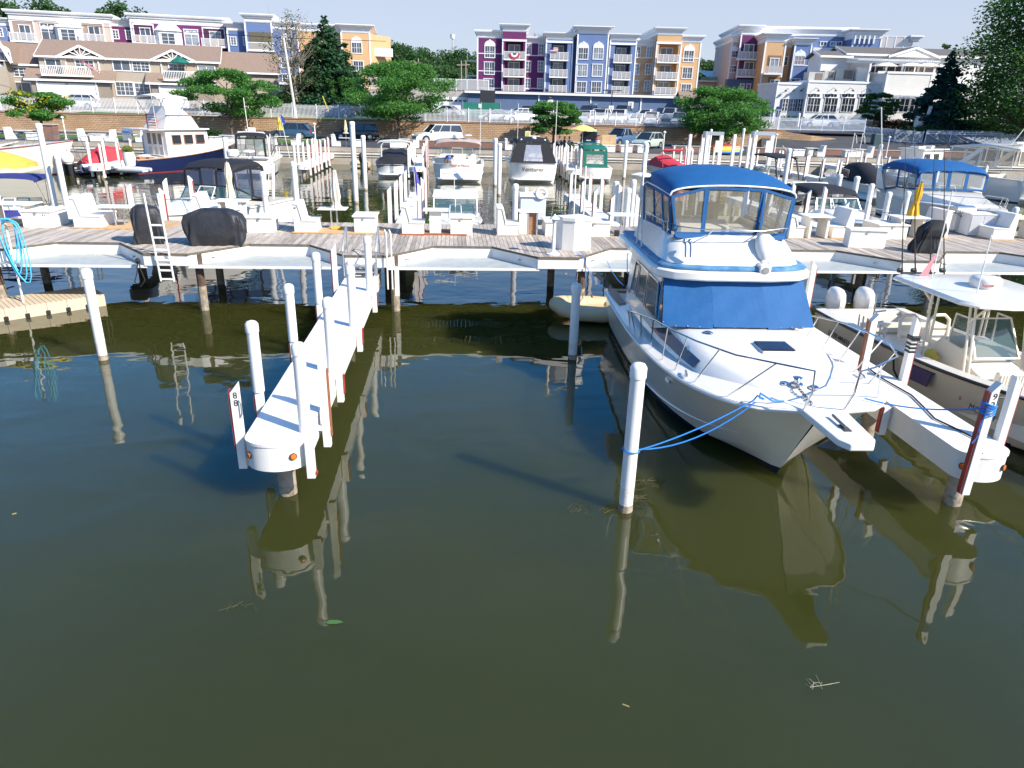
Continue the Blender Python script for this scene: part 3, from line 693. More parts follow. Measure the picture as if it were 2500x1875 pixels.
# ================================================================ BOATS
def lerp(a, b, t): return a + (b - a) * t
def hullparams(L_, B, fs, fb, p=2.3, tb=.42, tr=.92, q=1):
    def hb(t): return B / 2 * (lerp(tr, 1, min(1, t / tb)) if t < tb else max(.012, max(0, 1 - ((t - tb) / (1 - tb)) ** p) ** q))
    def zs(t): return fs + (fb - fs) * t ** 1.7
    return hb, zs
def hull(t, L_, B, fs, fb, top=GEL, stripe=None, boot=BOOT, cock=.45, sole=.35, gun=.2, rake=.1, flare=.82, deckm=GEL, p=2.3, crown=.06, rub=None, tr=.92, bootz=.08, low=None, stripe_w=(.8, .9), q=1):
    """planing hull, bow along +Y, origin at the transom on the waterline"""
    hb, zs = hullparams(L_, B, fs, fb, p, tr=tr, q=q)
    n = 26 if q == 1 else 44; names = 'keel k2 ch bt wl s0 s1 sh'.split(); D_ = {k: [] for k in names}
    for i in range(n + 1):
        u = i / n; y = L_ * u; b = hb(u); z = zs(u)
        cb = b * lerp(flare + .06, .28, u ** 2.2); cz = lerp(-.12, .42 * fb, max(0, (u - .45) / .55) ** 2)
        yk = y - L_ * rake * u ** 3.2; yc = y - L_ * rake * .55 * u ** 3
        kz = lerp(-.5, -.12, max(0, (u - .55) / .45) ** 1.6)
        K = Vector((0, yk, kz)); C_ = Vector((cb, yc, cz)); S_ = Vector((b, y, z)); bul = Vector((b * .012, 0, 0))
        fk = min(.97, max(.03, (bootz - kz) / max(.01, cz - kz))) if cz > bootz else .97
        fc = min(.9, max(.03, (bootz - cz) / (z - cz)))
        for k, v in zip(names, (K, K.lerp(C_, fk), C_, C_.lerp(S_, fc), C_.lerp(S_, lerp(fc, 1, .5)) + bul, C_.lerp(S_, stripe_w[0]), C_.lerp(S_, stripe_w[1]), S_)): D_[k].append(tuple(v))
    rows = [D_[k] for k in names]; sh = D_['sh']
    def mrow(ri, i): return [0, 1 if D_['ch'][i][2] > bootz else 0, 0 if D_['ch'][i][2] < bootz else 1, 1, 1, 2, 1][ri]
    mb = MB()
    for sgn in (1, -1):
        for ri in range(7):
            for i in range(n):
                a, b_, c, d = rows[ri][i], rows[ri][i + 1], rows[ri + 1][i + 1], rows[ri + 1][i]
                mb.quad(*[(q[0] * sgn, q[1], q[2]) for q in (a, b_, c, d)], mi=mrow(ri, i))
    # transom
    ring = [(q[0][0], q[0][1], q[0][2]) for q in rows] + [(-q[0][0], q[0][1], q[0][2]) for q in rows[::-1][:-1]]
    mb.add(ring, [tuple(range(len(ring)))], 1)
    h = mb.build('hull', [boot, top, stripe or top], t, True, 40)
    bm = bmesh.new(); bm.from_mesh(h.data); bmesh.ops.remove_doubles(bm, verts=bm.verts, dist=.002); bmesh.ops.recalc_face_normals(bm, faces=bm.faces); bm.to_mesh(h.data); bm.free()
    # deck, gunwale, cockpit
    dk = MB(); ic = int(n * cock)
    for i in range(n):
        a0, a1 = sh[i], sh[i + 1]
        if i < ic:
            g0, g1 = a0[0] - gun, a1[0] - gun
            for s in (1, -1):
                dk.quad((s * a0[0], a0[1], a0[2] + .005), (s * a1[0], a1[1], a1[2] + .005), (s * g1, a1[1], a1[2] + .02), (s * g0, a0[1], a0[2] + .02))
                dk.quad((s * g0, a0[1], a0[2] + .02), (s * g1, a1[1], a1[2] + .02), (s * g1, a1[1], sole), (s * g0, a0[1], sole))
            dk.quad((-g0, a0[1], sole), (g0, a0[1], sole), (g1, a1[1], sole), (-g1, a1[1], sole))
        else:
            m0, m1 = (0, a0[1], a0[2] + crown * a0[0]), (0, a1[1], a1[2] + crown * a1[0])
            for s in (1, -1):
                dk.quad((s * a0[0], a0[1], a0[2] + .005), (s * a1[0], a1[1], a1[2] + .005), (s * a1[0] * .5, a1[1], a1[2] + .005 + crown * .8 * a1[0]), (s * a0[0] * .5, a0[1], a0[2] + .005 + crown * .8 * a0[0]))
                dk.quad((s * a0[0] * .5, a0[1], a0[2] + .005 + crown * .8 * a0[0]), (s * a1[0] * .5, a1[1], a1[2] + .005 + crown * .8 * a1[0]), m1, m0)
    if ic:
        a = sh[ic]; g_ = a[0] - gun
        dk.quad((-g_, a[1], sole), (g_, a[1], sole), (g_, a[1], a[2] + .03), (-g_, a[1], a[2] + .03))
        a = sh[0]; g_ = a[0] - gun
        dk.box(-g_, g_, 0.01, .25, sole, a[2] - .0)
    dk.build('deck', deckm, t, True, 40)
    rb = MB()
    for s in (1, -1): rb.tube([(s * (q[0] + .01), q[1], q[2] - .03) for q in sh], .032, 6)
    rb.build('rub_rail', rub or WHITE, t, True)
    return hb, zs
def cabin(t, rings, mt=GEL, name='cabin', ang=35):
    """rings: (y, halfwidth bottom, z bottom, halfwidth top, z top, crown)"""
    R = []
    for (y, wb, zb, wt, zt, cw) in rings:
        R.append([(wb, y, zb), (wt, y, zt), (wt * .8, y, zt + cw * .6), (wt * .35, y, zt + cw), (-wt * .35, y, zt + cw), (-wt * .8, y, zt + cw * .6), (-wt, y, zt), (-wb, y, zb)])
    return MB().loft(R).build(name, mt, t, True, ang)
def panel(t, p, fr, cl, bw=.05, name='window', bars=0, th=.015):
    """framed pane: p = bottom left, bottom right, top right, top left"""
    P = [Vector(q) for q in p]; c = sum(P, Vector()) / 4
    mb = MB()
    nrm = (P[1] - P[0]).cross(P[3] - P[0]).normalized() * th
    I = []
    for i, q in enumerate(P):
        a = (P[(i + 1) % 4] - q); b = (P[i - 1] - q)
        I.append(q + a.normalized() * min(bw, a.length * .4) + b.normalized() * min(bw, b.length * .4))
    for i in range(4):
        j = (i + 1) % 4
        mb.loft([[P[i] - nrm, P[i] + nrm, I[i] + nrm, I[i] - nrm], [P[j] - nrm, P[j] + nrm, I[j] + nrm, I[j] - nrm]])
    for k in range(bars):
        f = (k + 1) / (bars + 1)
        mb.bar(I[0].lerp(I[1], f), I[3].lerp(I[2], f), bw * .6, th * 2)
    o = mb.build(name, fr, t)
    MB().quad(*I).build('pane', cl, o)
    return o
def arched_top(t, ys, w_, z, crown, mt, name='canopy', lip=.1, n=12, th=.03):
    """bimini style canvas roof; ys list of (y, halfwidth, edge z, crown)"""
    R = []
    for (y, hw, ze, cw) in ys:
        o = [(hw * math.cos(math.pi * j / n), y, ze + cw * math.sin(math.pi * j / n) ** .75) for j in range(n + 1)]
        o = [(hw * 1.0, y, ze - lip)] + o + [(-hw, y, ze - lip)]
        inn = [(x * .985, yy, zz - th) for x, yy, zz in o]
        R.append(o + inn[::-1])
    return MB().loft(R).build(name, mt, t, True, 50)
def railrun(t, pts, base, r=.014, n=6, name='bow_rail'):
    """stainless rail through pts with stanchions down to the base points"""
    m = MB().tube(pts, r, n)
    m.build(name, STEEL, t, True)
    for a, b in base: MB().tube([a, b], r * .85, 6).build('stanchion', STEEL, t, True)
def outboard(t, x, y, z, cm=GEL, s=1.0):
    m = MB().loft([[(x + s * w_ * math.cos(a), y - s * .42 + s * d_ * math.sin(a) - s * (zz - 0) * .08, z + s * zz) for a in [i * math.pi / 5 for i in range(10)]] for (zz, w_, d_) in ((0, .13, .2), (.1, .19, .3), (.38, .2, .36), (.56, .18, .33), (.66, .13, .24), (.7, .05, .1))])
    o = m.build('outboard_cowl', cm, t, True, 50)
    MB().box(x - .1 * s, x + .1 * s, y - .45 * s, y - .2 * s, z - .75 * s, z + .02).box(x - .05, x + .05, y - .3 * s, y + .02, z - .2 * s, z + .05).build('outboard_leg', BLACK if cm is not BLACK else BLACK, t)
    MB().loft([[(x + s * w_ * 1.02 * math.cos(a), y - s * .42 + s * d_ * 1.02 * math.sin(a) - s * zz * .08, z + s * zz) for a in [i * math.pi / 5 for i in range(10)]] for (zz, w_, d_) in ((.1, .19, .3), (.13, .192, .307))]).build('cowl_band', BLACK, t, True)

WARMG = mat('warm_white_gelcoat', (.78, .73, .63), .2, coat=.4, var=.03)
# ---------------------------------------------------------------- the yacht with the blue flybridge canopy
Y = thing('motor_yacht', 'large white flybridge yacht with royal blue canopy and blue windscreen cover moored bow out', 'yacht', (5.75, 18.75, 0), R_(178.0))
HB, ZS = hull(Y, 9.45, 3.66, 1.12, 1.68, top=WARMG, boot=NAVY, cock=.18, sole=.5, gun=.22, rake=.13, flare=.8, p=3.6, q=.36, crown=.05, rub=WHITE, bootz=.2)
MB().box(-1.6, -1.42, .05, 1.6, 1.165, 1.2).box(1.42, 1.6, .05, 1.6, 1.165, 1.2).box(-1.6, 1.6, .0, .22, 1.145, 1.19).build('covering_board', TEAK, Y)
# raised trunk cabin on the fore deck, dark stripe down its sides
def tk(y): return min(1.5, HB(y / 9.45) - .33, (9.45 - y) * .72)
rings = []
for y, h in ((1.75, .62), (3.5, .60), (5.6, .53), (6.6, .44), (7.5, .31), (8.1, .2), (8.45, .09), (8.62, .01)):
    zb = ZS(y / 9.45) + .01; wv = tk(y)
    rings.append((y, wv, zb - .05, wv * .84, zb + h * .72, .05 + h * .06))
cabin(Y, rings, name='trunk_cabin', ang=50)
for s in (1, -1):
    m = MB(); q = []
    for y in (1.9, 3.2, 4.4, 5.6, 6.3, 6.9, 7.25):
        zb = ZS(y / 9.45); wv = tk(y); hh = {1.9: .62, 3.2: .6, 4.4: .57, 5.6: .53, 6.3: .47, 6.9: .4, 7.25: .345}[y] * .72 + .05
        q.append([(s * (lerp(wv, wv * .84, .34) + .012), y, zb - .04 + hh * .38), (s * (lerp(wv, wv * .84, .86) + .012), y, zb - .04 + hh * .82)])
    for a, b in zip(q, q[1:]): m.quad(a[0], b[0], b[1], a[1])
    m.build('window_band', mat('slate_stripe', (.035, .045, .09), .25), Y)
# deck house
def hs(y): return 1.5 if y < 4.6 else 1.5
cabin(Y, [(1.7, 1.46, 1.3, 1.4, 2.66, .02), (4.6, 1.5, 1.5, 1.42, 2.66, .02), (4.84, 1.48, 1.55, 1.4, 2.66, .02), (5.38, 1.44, 1.72, 1.43, 1.8, .02)], name='deck_house')
for s in (1, -1):
    a = [(2.3, 2.9), (2.95, 3.85), (3.9, 4.75)]
    for i, (y0, y1) in enumerate(a):
        zb = lerp(1.75, 1.72, i / 2)
        p = [(s * 1.49, y0, 1.72), (s * 1.51, y1 + (.28 if i == 2 else 0), 1.76), (s * 1.45, y1, 2.5), (s * 1.445, y0 + (.2 if i == 0 else 0), 2.5)]
        panel(Y, p, STEEL, DARKG, .03, 'side_window')
    MB().tube([(s * 1.5, 1.85, 2.5), (s * 1.56, 1.9, 2.52), (s * 1.56, 2.1, 2.1), (s * 1.5, 2.05, 2.05)], .015, 6).build('grab_rail', STEEL, Y)
text('Sea Craft', .14, mat('silver_script', (.25, .25, .3), .4), (1.48, 1.95, 1.66), (R_(88), 0, R_(90)), Y, 'name_script', shear=.3)
# blue cover over the windscreen in three facets
T0, T1, zT, zB = 5.0, 5.62, 2.66, 1.86
xs_ = [-1.46, -.52, .52, 1.46]; yo = [-.03, .13, .13, -.03]
for i in range(3):
    a, b = xs_[i], xs_[i + 1]; ya, yb = yo[i], yo[i + 1]
    nu, nv = 9, 8; m = MB(); g = []
    for v in range(nv + 1):
        row = []
        for u in range(nu + 1):
            fu, fv = u / nu, v / nv
            x = lerp(a, b, fu) * lerp(1.04, .97, fv); yy = lerp(T1 + .0, T0, fv) + lerp(ya, yb, fu) + .03 + .012 * math.sin(fu * math.pi) * math.sin(3 * fv + i) + .006 * math.sin(9 * fu + 5 * fv * (i + 1))
            row.append((x, yy, lerp(zB - .045 * math.sin(math.pi * (x + 1.5) / 3) * 0, zT, fv) - (.03 if i != 1 and v == 0 else 0)))
        g.append(row)
    for v in range(nv):
        for u in range(nu): m.quad(g[v][u], g[v][u + 1], g[v + 1][u + 1], g[v + 1][u])
    m.build('windscreen_cover', BLUEC, Y, True, 60)
for s in (1, -1): MB().plate([(s * 1.46, 4.75, 1.78), (s * 1.5, 5.56, 1.8), (s * 1.42, 5.0, 2.6), (s * 1.4, 4.8, 2.62)], .01).build('quarter_window', DARKG, Y)
sn = MB()
for i in range(14):
    f = i / 13; sn.ball((lerp(-1.5, 1.5, f), 5.66 + .1 * math.sin(math.pi * f), 1.855), .012, 5)
for i in range(6):
    for s in (1, -1): sn.ball((s * lerp(1.5, 1.42, i / 5), lerp(5.58, 5.0, i / 5), lerp(1.9, 2.6, i / 5)), .012, 5)
sn.build('snap_fastener', STEEL, Y)
# brow / bridge deck overhang with the faded blue stripe
def brow(y0, z0, z1, grow, name, mt, notch=0):
    R = []
    for z, g_ in ((z0, -.03), (z0 + .03, 0), (z1 - .03, 0), (z1, -.04)):
        w_ = 1.62 + g_ - grow
        R.append([(w_, 1.0, z), (w_, 4.5, z), (w_ * .96, 4.95, z), (w_ * .78, 5.24 + g_ - grow, z), (w_ * .4, 5.36 + g_ - grow, z), (-w_ * .4, 5.36 + g_ - grow, z), (-w_ * .78, 5.24 + g_ - grow, z), (-w_ * .96, 4.95, z), (-w_, 4.5, z), (-w_, 1.0, z)])
    return MB().loft(R).build(name, mt, Y, True, 40)
brow(0, 2.66, 2.84, 0, 'bridge_deck', GEL)
FADED = mat('faded_blue_stripe', (.02, .14, .32), .5, c2=(.16, .32, .46), vscale=3.5)
brow(0, 2.842, 2.93, .09, 'blue_stripe', FADED)
# flybridge coaming, hollow
R = []
for z, yf, w_ in ((2.93, 5.12, 1.4), (3.12, 4.92, 1.34), (3.42, 4.5, 1.22)):
    R.append([(w_, 1.7, z), (w_, yf - .75, z), (w_ * .95, yf - .3, z), (w_ * .75, yf - .08, z), (w_ * .35, yf, z), (-w_ * .35, yf, z), (-w_ * .75, yf - .08, z), (-w_ * .95, yf - .3, z), (-w_, yf - .75, z), (-w_, 1.7, z)])
inner = [[(x * .93, y - .06, z) for x, y, z in r] for r in R[::-1]]
MB().loft(R + inner, caps=False).build('flybridge_coaming', GEL, Y, True, 40)
MB().box(-1.28, 1.28, 1.7, 4.4, 2.935, 2.96).build('bridge_sole', CREAM, Y)
MB().prism_x([(3.2, 2.97), (3.95, 2.97), (3.95, 3.5), (3.6, 3.62), (3.3, 3.55)], -.15, .9).build('helm_console', IVORY, Y, bevel=.02)
MB().tube([(.35 + .16 * math.cos(a), 3.2 + .05 * math.sin(a), 3.5 + .16 * math.sin(a)) for a in [i * math.pi / 6 for i in range(12)]], .012, 5, closed=True).build('steering_wheel', STEEL, Y)
for xx in (.75, -.1): MB().box(xx - .25, xx + .25, 2.5, 2.95, 3.25, 3.38).box(xx - .25, xx + .25, 2.42, 2.52, 3.3, 3.85).build('helm_seat', mat('khaki_seat', (.27, .22, .15), .7), Y, bevel=.04)
MB().box(-1.15, -.5, 2.0, 3.8, 2.97, 3.3).build('bench_seat', IVORY, Y, bevel=.03)
# blue canopy
arched_top(Y, [(1.55, 1.26, 4.1, .2), (1.75, 1.3, 4.22, .3), (2.4, 1.33, 4.28, .38), (3.3, 1.33, 4.27, .4), (4.1, 1.3, 4.24, .32), (4.32, 1.28, 4.2, .22)], 0, 0, 0, BLUEC, 'canopy', lip=.05)
for yy, hw, z, cw in ((4.34, 1.29, 4.19, .2),):
    MB().tube([(hw * math.cos(math.pi * j / 14), yy, z + cw * math.sin(math.pi * j / 14) ** .75) for j in range(15)], .02, 6).build('piping', WHITE, Y, True)
for s in (1, -1): MB().tube([(s * 1.3, 1.6, 4.08), (s * 1.34, 2.4, 4.25), (s * 1.34, 3.4, 4.24), (s * 1.29, 4.34, 4.18)], .016, 6).build('piping', WHITE, Y, True)
# front enclosure: four panels, side panels three a side
fx = [-1.27, -.62, .55, 1.27]; fz = [4.17, 4.34, 4.36, 4.17]
fxb = [-1.14, -.58, .56, 1.14]
for i in range(3):
    o = panel(Y, [(fxb[i], 4.36 + .08 * (i != 1), 3.42), (fxb[i + 1], 4.36 + .08 * (i != 1), 3.42), (fx[i + 1], 4.33, fz[i + 1]), (fx[i], 4.33, fz[i])], BLUEC, VINYL2, .05, 'enclosure_panel')
MB().loft([[(-1.16, 4.36, 3.34), (-1.14, 4.5, 3.36), (-1.14, 4.44, 3.45)], [(0, 4.5, 3.3), (0, 4.6, 3.32), (0, 4.5, 3.42)], [(1.16, 4.36, 3.34), (1.14, 4.5, 3.36), (1.14, 4.44, 3.45)]]).build('enclosure_skirt', BLUEC, Y, True)
for s in (1, -1):
    yy = [4.32, 3.75, 2.95, 1.9]
    for i in range(3):
        panel(Y, [(s * 1.2, yy[i] + (.0 if i else .03), 3.4), (s * 1.22, yy[i + 1], 3.4 - .12 * (i == 2)), (s * 1.32, yy[i + 1], 4.22), (s * 1.3, yy[i], 4.18)], BLUEC, VINYL2, .06, 'enclosure_panel')
    MB().plate([(s * 1.24, 1.95, 3.5), (s * 1.26, 1.1, 2.86), (s * 1.26, 1.9, 2.9)], .012).plate([(s * 1.22, 2.95, 3.44), (s * 1.24, 1.8, 3.5), (s * 1.24, 1.2, 2.9), (s * 1.22, 2.9, 3.2)], .012).build('enclosure_skirt', BLUEC, Y)
panel(Y, [(-1.25, 1.75, 3.0), (1.25, 1.75, 3.0), (1.28, 1.65, 4.1), (-1.28, 1.65, 4.1)], BLUEC, VINYL2, .1, 'rear_curtain', bars=3)
MB().plate([(-1.2, 1.35, 1.3), (1.2, 1.35, 1.3), (1.2, 1.55, 2.66), (-1.2, 1.55, 2.66)], .02).build('cockpit_curtain', BLUEC, Y)
for s in (1, -1):
    for (a, b) in (((s * 1.25, 4.0, 3.43), (s * 1.26, 3.1, 4.3)), ((s * 1.25, 2.6, 3.43), (s * 1.27, 3.8, 4.3)), ((s * 1.25, 4.25, 3.43), (s * 1.26, 4.3, 4.2))):
        MB().tube([a, b], .014, 6).build('canopy_bow', STEEL, Y)
# rail round the coaming
pts = [(1.3, 2.4, 3.42), (1.34, 2.6, 3.62), (1.3, 4.0, 3.62), (1.12, 4.55, 3.6), (.5, 4.86, 3.58), (-.5, 4.86, 3.58), (-1.12, 4.55, 3.6), (-1.3, 4.0, 3.62), (-1.34, 2.6, 3.62)]
railrun(Y, pts, [((1.12, 4.55, 3.6), (1.1, 4.3, 3.4)), ((-1.12, 4.55, 3.6), (-1.1, 4.3, 3.4)), ((.5, 4.86, 3.58), (.48, 4.5, 3.42)), ((-.5, 4.86, 3.58), (-.48, 4.5, 3.42))], .013, name='coaming_rail')
# covered search light, horns, hailer
MB().loft([[( -.62 + r * math.cos(a) * 1.1, yy + r * math.sin(a), z) for a in [i * math.pi / 5 for i in range(10)]] for (z, r, yy) in ((3.0, .1, 5.0), (3.08, .17, 4.95), (3.25, .2, 4.85), (3.42, .17, 4.74), (3.5, .08, 4.7))]).build('search_light_cover', WHITE, Y, True, 60)
MB().ball((-.5, 5.14, 3.0), .07, 10, sc_=(1, 1, .8)).build('search_light', GEL, Y, True)
MB().box(-.6, -.38, 5.14, 5.34, 2.78, 3.0).build('hailer', GEL, Y, bevel=.02)
MB().lathe([(.07, 0), (.07, .01), (.03, .012)], n=12).build('hailer_face', mat('hailer_grey', (.25, .25, .24), .5), Y, loc=(-.49, 5.35, 2.89)).rotation_euler = (R_(-90), 0, 0)
for dx in (0, .1):
    MB().tube([(.95 + dx, 4.86, 3.36), (.95 + dx, 4.98, 3.3), (.95 + dx, 5.1, 3.08)], [.035, .02, .03], 8).ball((.95 + dx, 4.9, 3.36), .05, 8).build('horn', STEEL, Y, True)
# antennas, outriggers
for s, y_, lean in ((1, 3.1, .35), (1, 2.6, -.1)):
    MB().tube([(s * 1.5, y_, 2.9), (s * 1.52, y_ - lean, 4.4), (s * 1.54, y_ - lean * 1.2, 4.9)], [.018, .014, .008], 6).build('antenna', WHITE, Y)
MB().lathe([(.02, 4.15), (.02, 4.36), (.26, 4.37), (.26, 4.4), (.1, 4.44)], 1.45, 2.35, 14).build('gps_dish', WHITE, Y, True)
# fore deck: hatch, vent, windlass, cleats
hz_ = 2.14
o = MB().box(-.52, .1, 6.65, 7.22, 1.77, 1.85).build('hatch_frame', GEL, Y, bevel=.02); o2 = MB().box(-.5, .08, 6.68, 7.18, 1.855, 1.88).build('hatch_lens', mat('smoked_acrylic', (.012, .018, .04), .12), Y, bevel=.01); pass
MB().lathe([(.11, 0), (.11, .03), (.06, .06), (.02, .065)], n=16).build('deck_vent', STEEL, Y, True, loc=(.72, 6.0, 1.78))
MB().lathe([(.1, 0), (.1, .03), (.055, .05), (.055, .1), (.08, .13), (.03, .14)], n=16).build('windlass', STEEL, Y, True, loc=(.02, 8.5, 1.73))
MB().lathe([(.08, 0), (.08, .02), (.05, .04)], n=16).build('deck_switch', STEEL, Y, True, loc=(-.25, 8.55, 1.7)); MB().lathe([(.05, 0), (.05, .02), (.03, .04)], n=16).build('deck_switch', STEEL, Y, True, loc=(.2, 8.45, 1.71))
m = MB()
for i in range(14): m.tube([(.05 + .005 * i + .02 * math.cos(a), 8.62 + .05 * i + .03 * math.cos(a + 1), 1.74 + .02 * math.sin(a) * (i % 2)) for a in [j * 1.05 for j in range(6)]], .008, 4, closed=True)
m.build('anchor_chain', mat('chain_steel', (.2, .2, .2), .5, metal=.8), Y)
for s in (1, -1):
    for yy in (7.6, 4.6):
        m = cleat_mb(); o = m.build('cleat', STEEL, Y, True); o.location = (s * (HB(yy / 9.45) - .12), yy, ZS(yy / 9.45) + .01); o.rotation_euler.z = R_(80)
# pulpit with anchor
m = MB(); wp = .27
m.prism([(-.62, 8.95), (.62, 8.95), (.33, 9.4), (.26, 10.45), (.16, 10.62), (-.16, 10.62), (-.26, 10.45), (-.33, 9.4)], 1.61, 1.71)
m.build('pulpit', WHITE, Y, bevel=.02)
MB().box(-.05, .05, 10.0, 10.22, 1.715, 1.725).build('anchor_slot', mat('painted_slot_shadow', (.06, .06, .06), .8), Y)  # dark plate paints the shade inside the slot
MB().bar((.02, 9.75, 1.76), (.02, 10.15, 1.75), .03, .04).build('anchor_shank', mat('chain_steel', (.2, .2, .2)), Y, bevel=.01)
MB().loft([[(-.22, 9.85, 1.3), (0, 9.95, 1.5), (.22, 9.85, 1.3), (0, 9.7, 1.34)], [(-.1, 10.2, 1.42), (0, 10.4, 1.58), (.1, 10.2, 1.42), (0, 10.25, 1.42)]]).build('anchor_fluke', MATS['chain_steel'], Y)
# bow rail, split in front
def edge(y, s, dz=.02, inn=.1): return (s * (HB(y / 9.45) - inn), y, ZS(y / 9.45) + dz)
for s in (1, -1):
    top = [edge(3.6, s), (s * 1.82, 3.85, 1.62), (s * 1.86, 4.3, 1.74), (s * 1.84, 5.2, 1.92), (s * 1.8, 6.2, 2.1), (s * 1.74, 7.2, 2.22), (s * 1.6, 8.1, 2.32), (s * 1.25, 8.95, 2.38), (s * .6, 9.5, 2.4), (s * .33, 9.62, 2.38), (s * .31, 9.62, 2.05), (s * .3, 9.45, 1.72)]
    base = [((s * 1.86, 4.3, 1.74), edge(4.2, s)), ((s * 1.84, 5.1, 1.9), edge(4.9, s)), ((s * 1.8, 6.0, 2.06), edge(5.7, s)), ((s * 1.76, 6.9, 2.19), edge(6.5, s)), ((s * 1.66, 7.8, 2.29), edge(7.2, s)), ((s * 1.4, 8.65, 2.36), edge(7.95, s)), ((s * .78, 9.35, 2.4), edge(8.75, s))]
    railrun(Y, top, base, .015)
MB().lathe([(.05, 0), (.05, .01)], n=10).build('navigation_light', STEEL, Y, loc=(1.5, 6.4, 1.2))
for s in (1,): MB().ball((1.62, 6.75, 1.12), .1, 8, sc_=(.4, 1.3, .5)).build('hull_scoop', GEL, Y, True)
# fine crease / spray rails of the bow
for s in (1, -1):
    for f0 in (.25,):
        pts = []
        for i in range(12):
            u = .5 + .45 * i / 11; b = HB(u); y = 9.45 * u; z = ZS(u); cb = b * lerp(.86, .28, u ** 2.2); cz = lerp(-.12, .42 * 1.78, max(0, (u - .45) / .55) ** 2); yc = y - 9.45 * .13 * .55 * u ** 3
            pts.append((s * (lerp(cb, b, f0) + .01 * b), lerp(yc, y, f0), lerp(cz, z, f0)))
        MB().tube(pts, .018, 5).build('spray_rail', GEL, Y, True)

# ---------------------------------------------------------------- centre console boat on the right
Bt = thing('centre_console_boat', 'cream centre console fishing boat with white hard top and twin white outboards', 'fishing boat', (10.88, 17.9, 0), R_(181.5))
hb2, zs2 = hull(Bt, 9.2, 2.75, .9, 1.4, top=mat('beige_hull', (.62, .53, .4), .25, coat=.4), stripe=mat('beige_hull', (0, 0, 0)), boot=NAVY, cock=.86, sole=.3, gun=.26, rake=.08, deckm=CREAM, rub=BLACK, p=2.6, bootz=.06, flare=.86)
for s in (1, -1): outboard(Bt, s * .42, -.05, .58, GEL, 1.1)
MB().box(-1.1, 1.1, .0, .35, .3, .8).build('transom_bench', CREAM, Bt, bevel=.04)
cab = cabin(Bt, [(3.7, .5, .3, .48, 1.15, .02), (3.9, .52, .3, .5, 1.35, .02), (4.5, .55, .3, .5, 1.3, .02), (5.0, .56, .3, .52, 1.0, .03), (5.6, .5, .3, .46, .8, .03)], CREAM, 'console')
MB().prism_x([(5.6, .3), (6.2, .3), (6.2, .62), (5.6, .7)], -.5, .5).build('console_seat', CREAM, Bt, bevel=.05)
b_ = MB().prism_x([(5.45, .75), (5.62, .75), (5.62, 1.15), (5.5, 1.15)], -.45, .45).build('seat_cushion', CREAM, Bt, bevel=.04)
rib = MB()
for i in range(13): rib.box(-.42 + i * .066, -.39 + i * .066, 5.62, 5.64, .8, 1.1)
rib.build('cushion_rib', IVORY, Bt)
panel(Bt, [(-.5, 4.95, 1.2), (.5, 4.95, 1.2), (.46, 4.5, 1.95), (-.46, 4.5, 1.95)], CREAM, SMOKE, .03, 'windshield')
for s in (1, -1): panel(Bt, [(s * .5, 4.95, 1.2), (s * .5, 4.1, 1.3), (s * .47, 4.1, 1.95), (s * .46, 4.5, 1.95)], CREAM, SMOKE, .03, 'windshield_side')
MB().box(-.2, .02, 5.58, 5.6, .42, .7).build('console_door', IVORY, Bt, bevel=.01)
MB().box(-.9, -.68, 4.2, 4.22, .3, .32).build('deck_plate', IVORY, Bt)
# tower legs and hard top
for s in (1, -1):
    for (a, b) in (((s * .62, 3.6, .3), (s * .66, 3.5, 2.36)), ((s * .66, 5.05, .35), (s * .62, 4.6, 2.36)), ((s * .62, 3.75, .3), (s * .62, 3.65, 2.36)), ((s * .66, 5.2, .35), (s * .62, 4.75, 2.36)), ((s * .6, 5.1, .9), (-s * .6, 5.1, .9) if s > 0 else (s * .6, 3.9, .9)), ((s * .64, 4.7, 1.9), (s * .7, 5.2, 2.36)), ((s * .64, 3.55, 2.0), (s * .7, 3.0, 2.36))):
        MB().tube([a, b], .026, 7).build('tower_leg', CREAM, Bt, True)
pl_ = [(-1.22, 2.85), (-1.0, 2.7), (1.0, 2.7), (1.22, 2.85), (1.22, 5.0), (1.0, 5.3), (.4, 5.45), (-.4, 5.45), (-1.0, 5.3), (-1.22, 5.0)]
MB().loft([[(x * .97, y, 2.36) for x, y in pl_], [(x, y, 2.4) for x, y in pl_], [(x * .96, y * .98 + .08, 2.46) for x, y in pl_], [(x * .6, (y - 4) * .6 + 4, 2.5) for x, y in pl_]]).build('hard_top', GEL, Bt, True, 40)
MB().lathe([(.28, 2.49), (.3, 2.53), (.3, 2.66), (.26, 2.72), (.1, 2.74)], .0, 4.1, 20).build('radar_dome', GEL, Bt, True, 50)
text('Raymarine', .1, REDP, (.12, 4.405, 2.6), (R_(90), 0, R_(186)), Bt, 'radar_lettering', thick=.003)
for x, y, h in ((.7, 3.4, 1.9), (-.6, 3.2, .9), (.55, 4.6, .7)):
    MB().tube([(x, y, 2.46), (x, y, 2.46 + h)], .012, 6).build('antenna', WHITE, Bt)
MB().ball((-.6, 3.2, 3.4), .03, 6).build('anchor_light', WHITE, Bt)
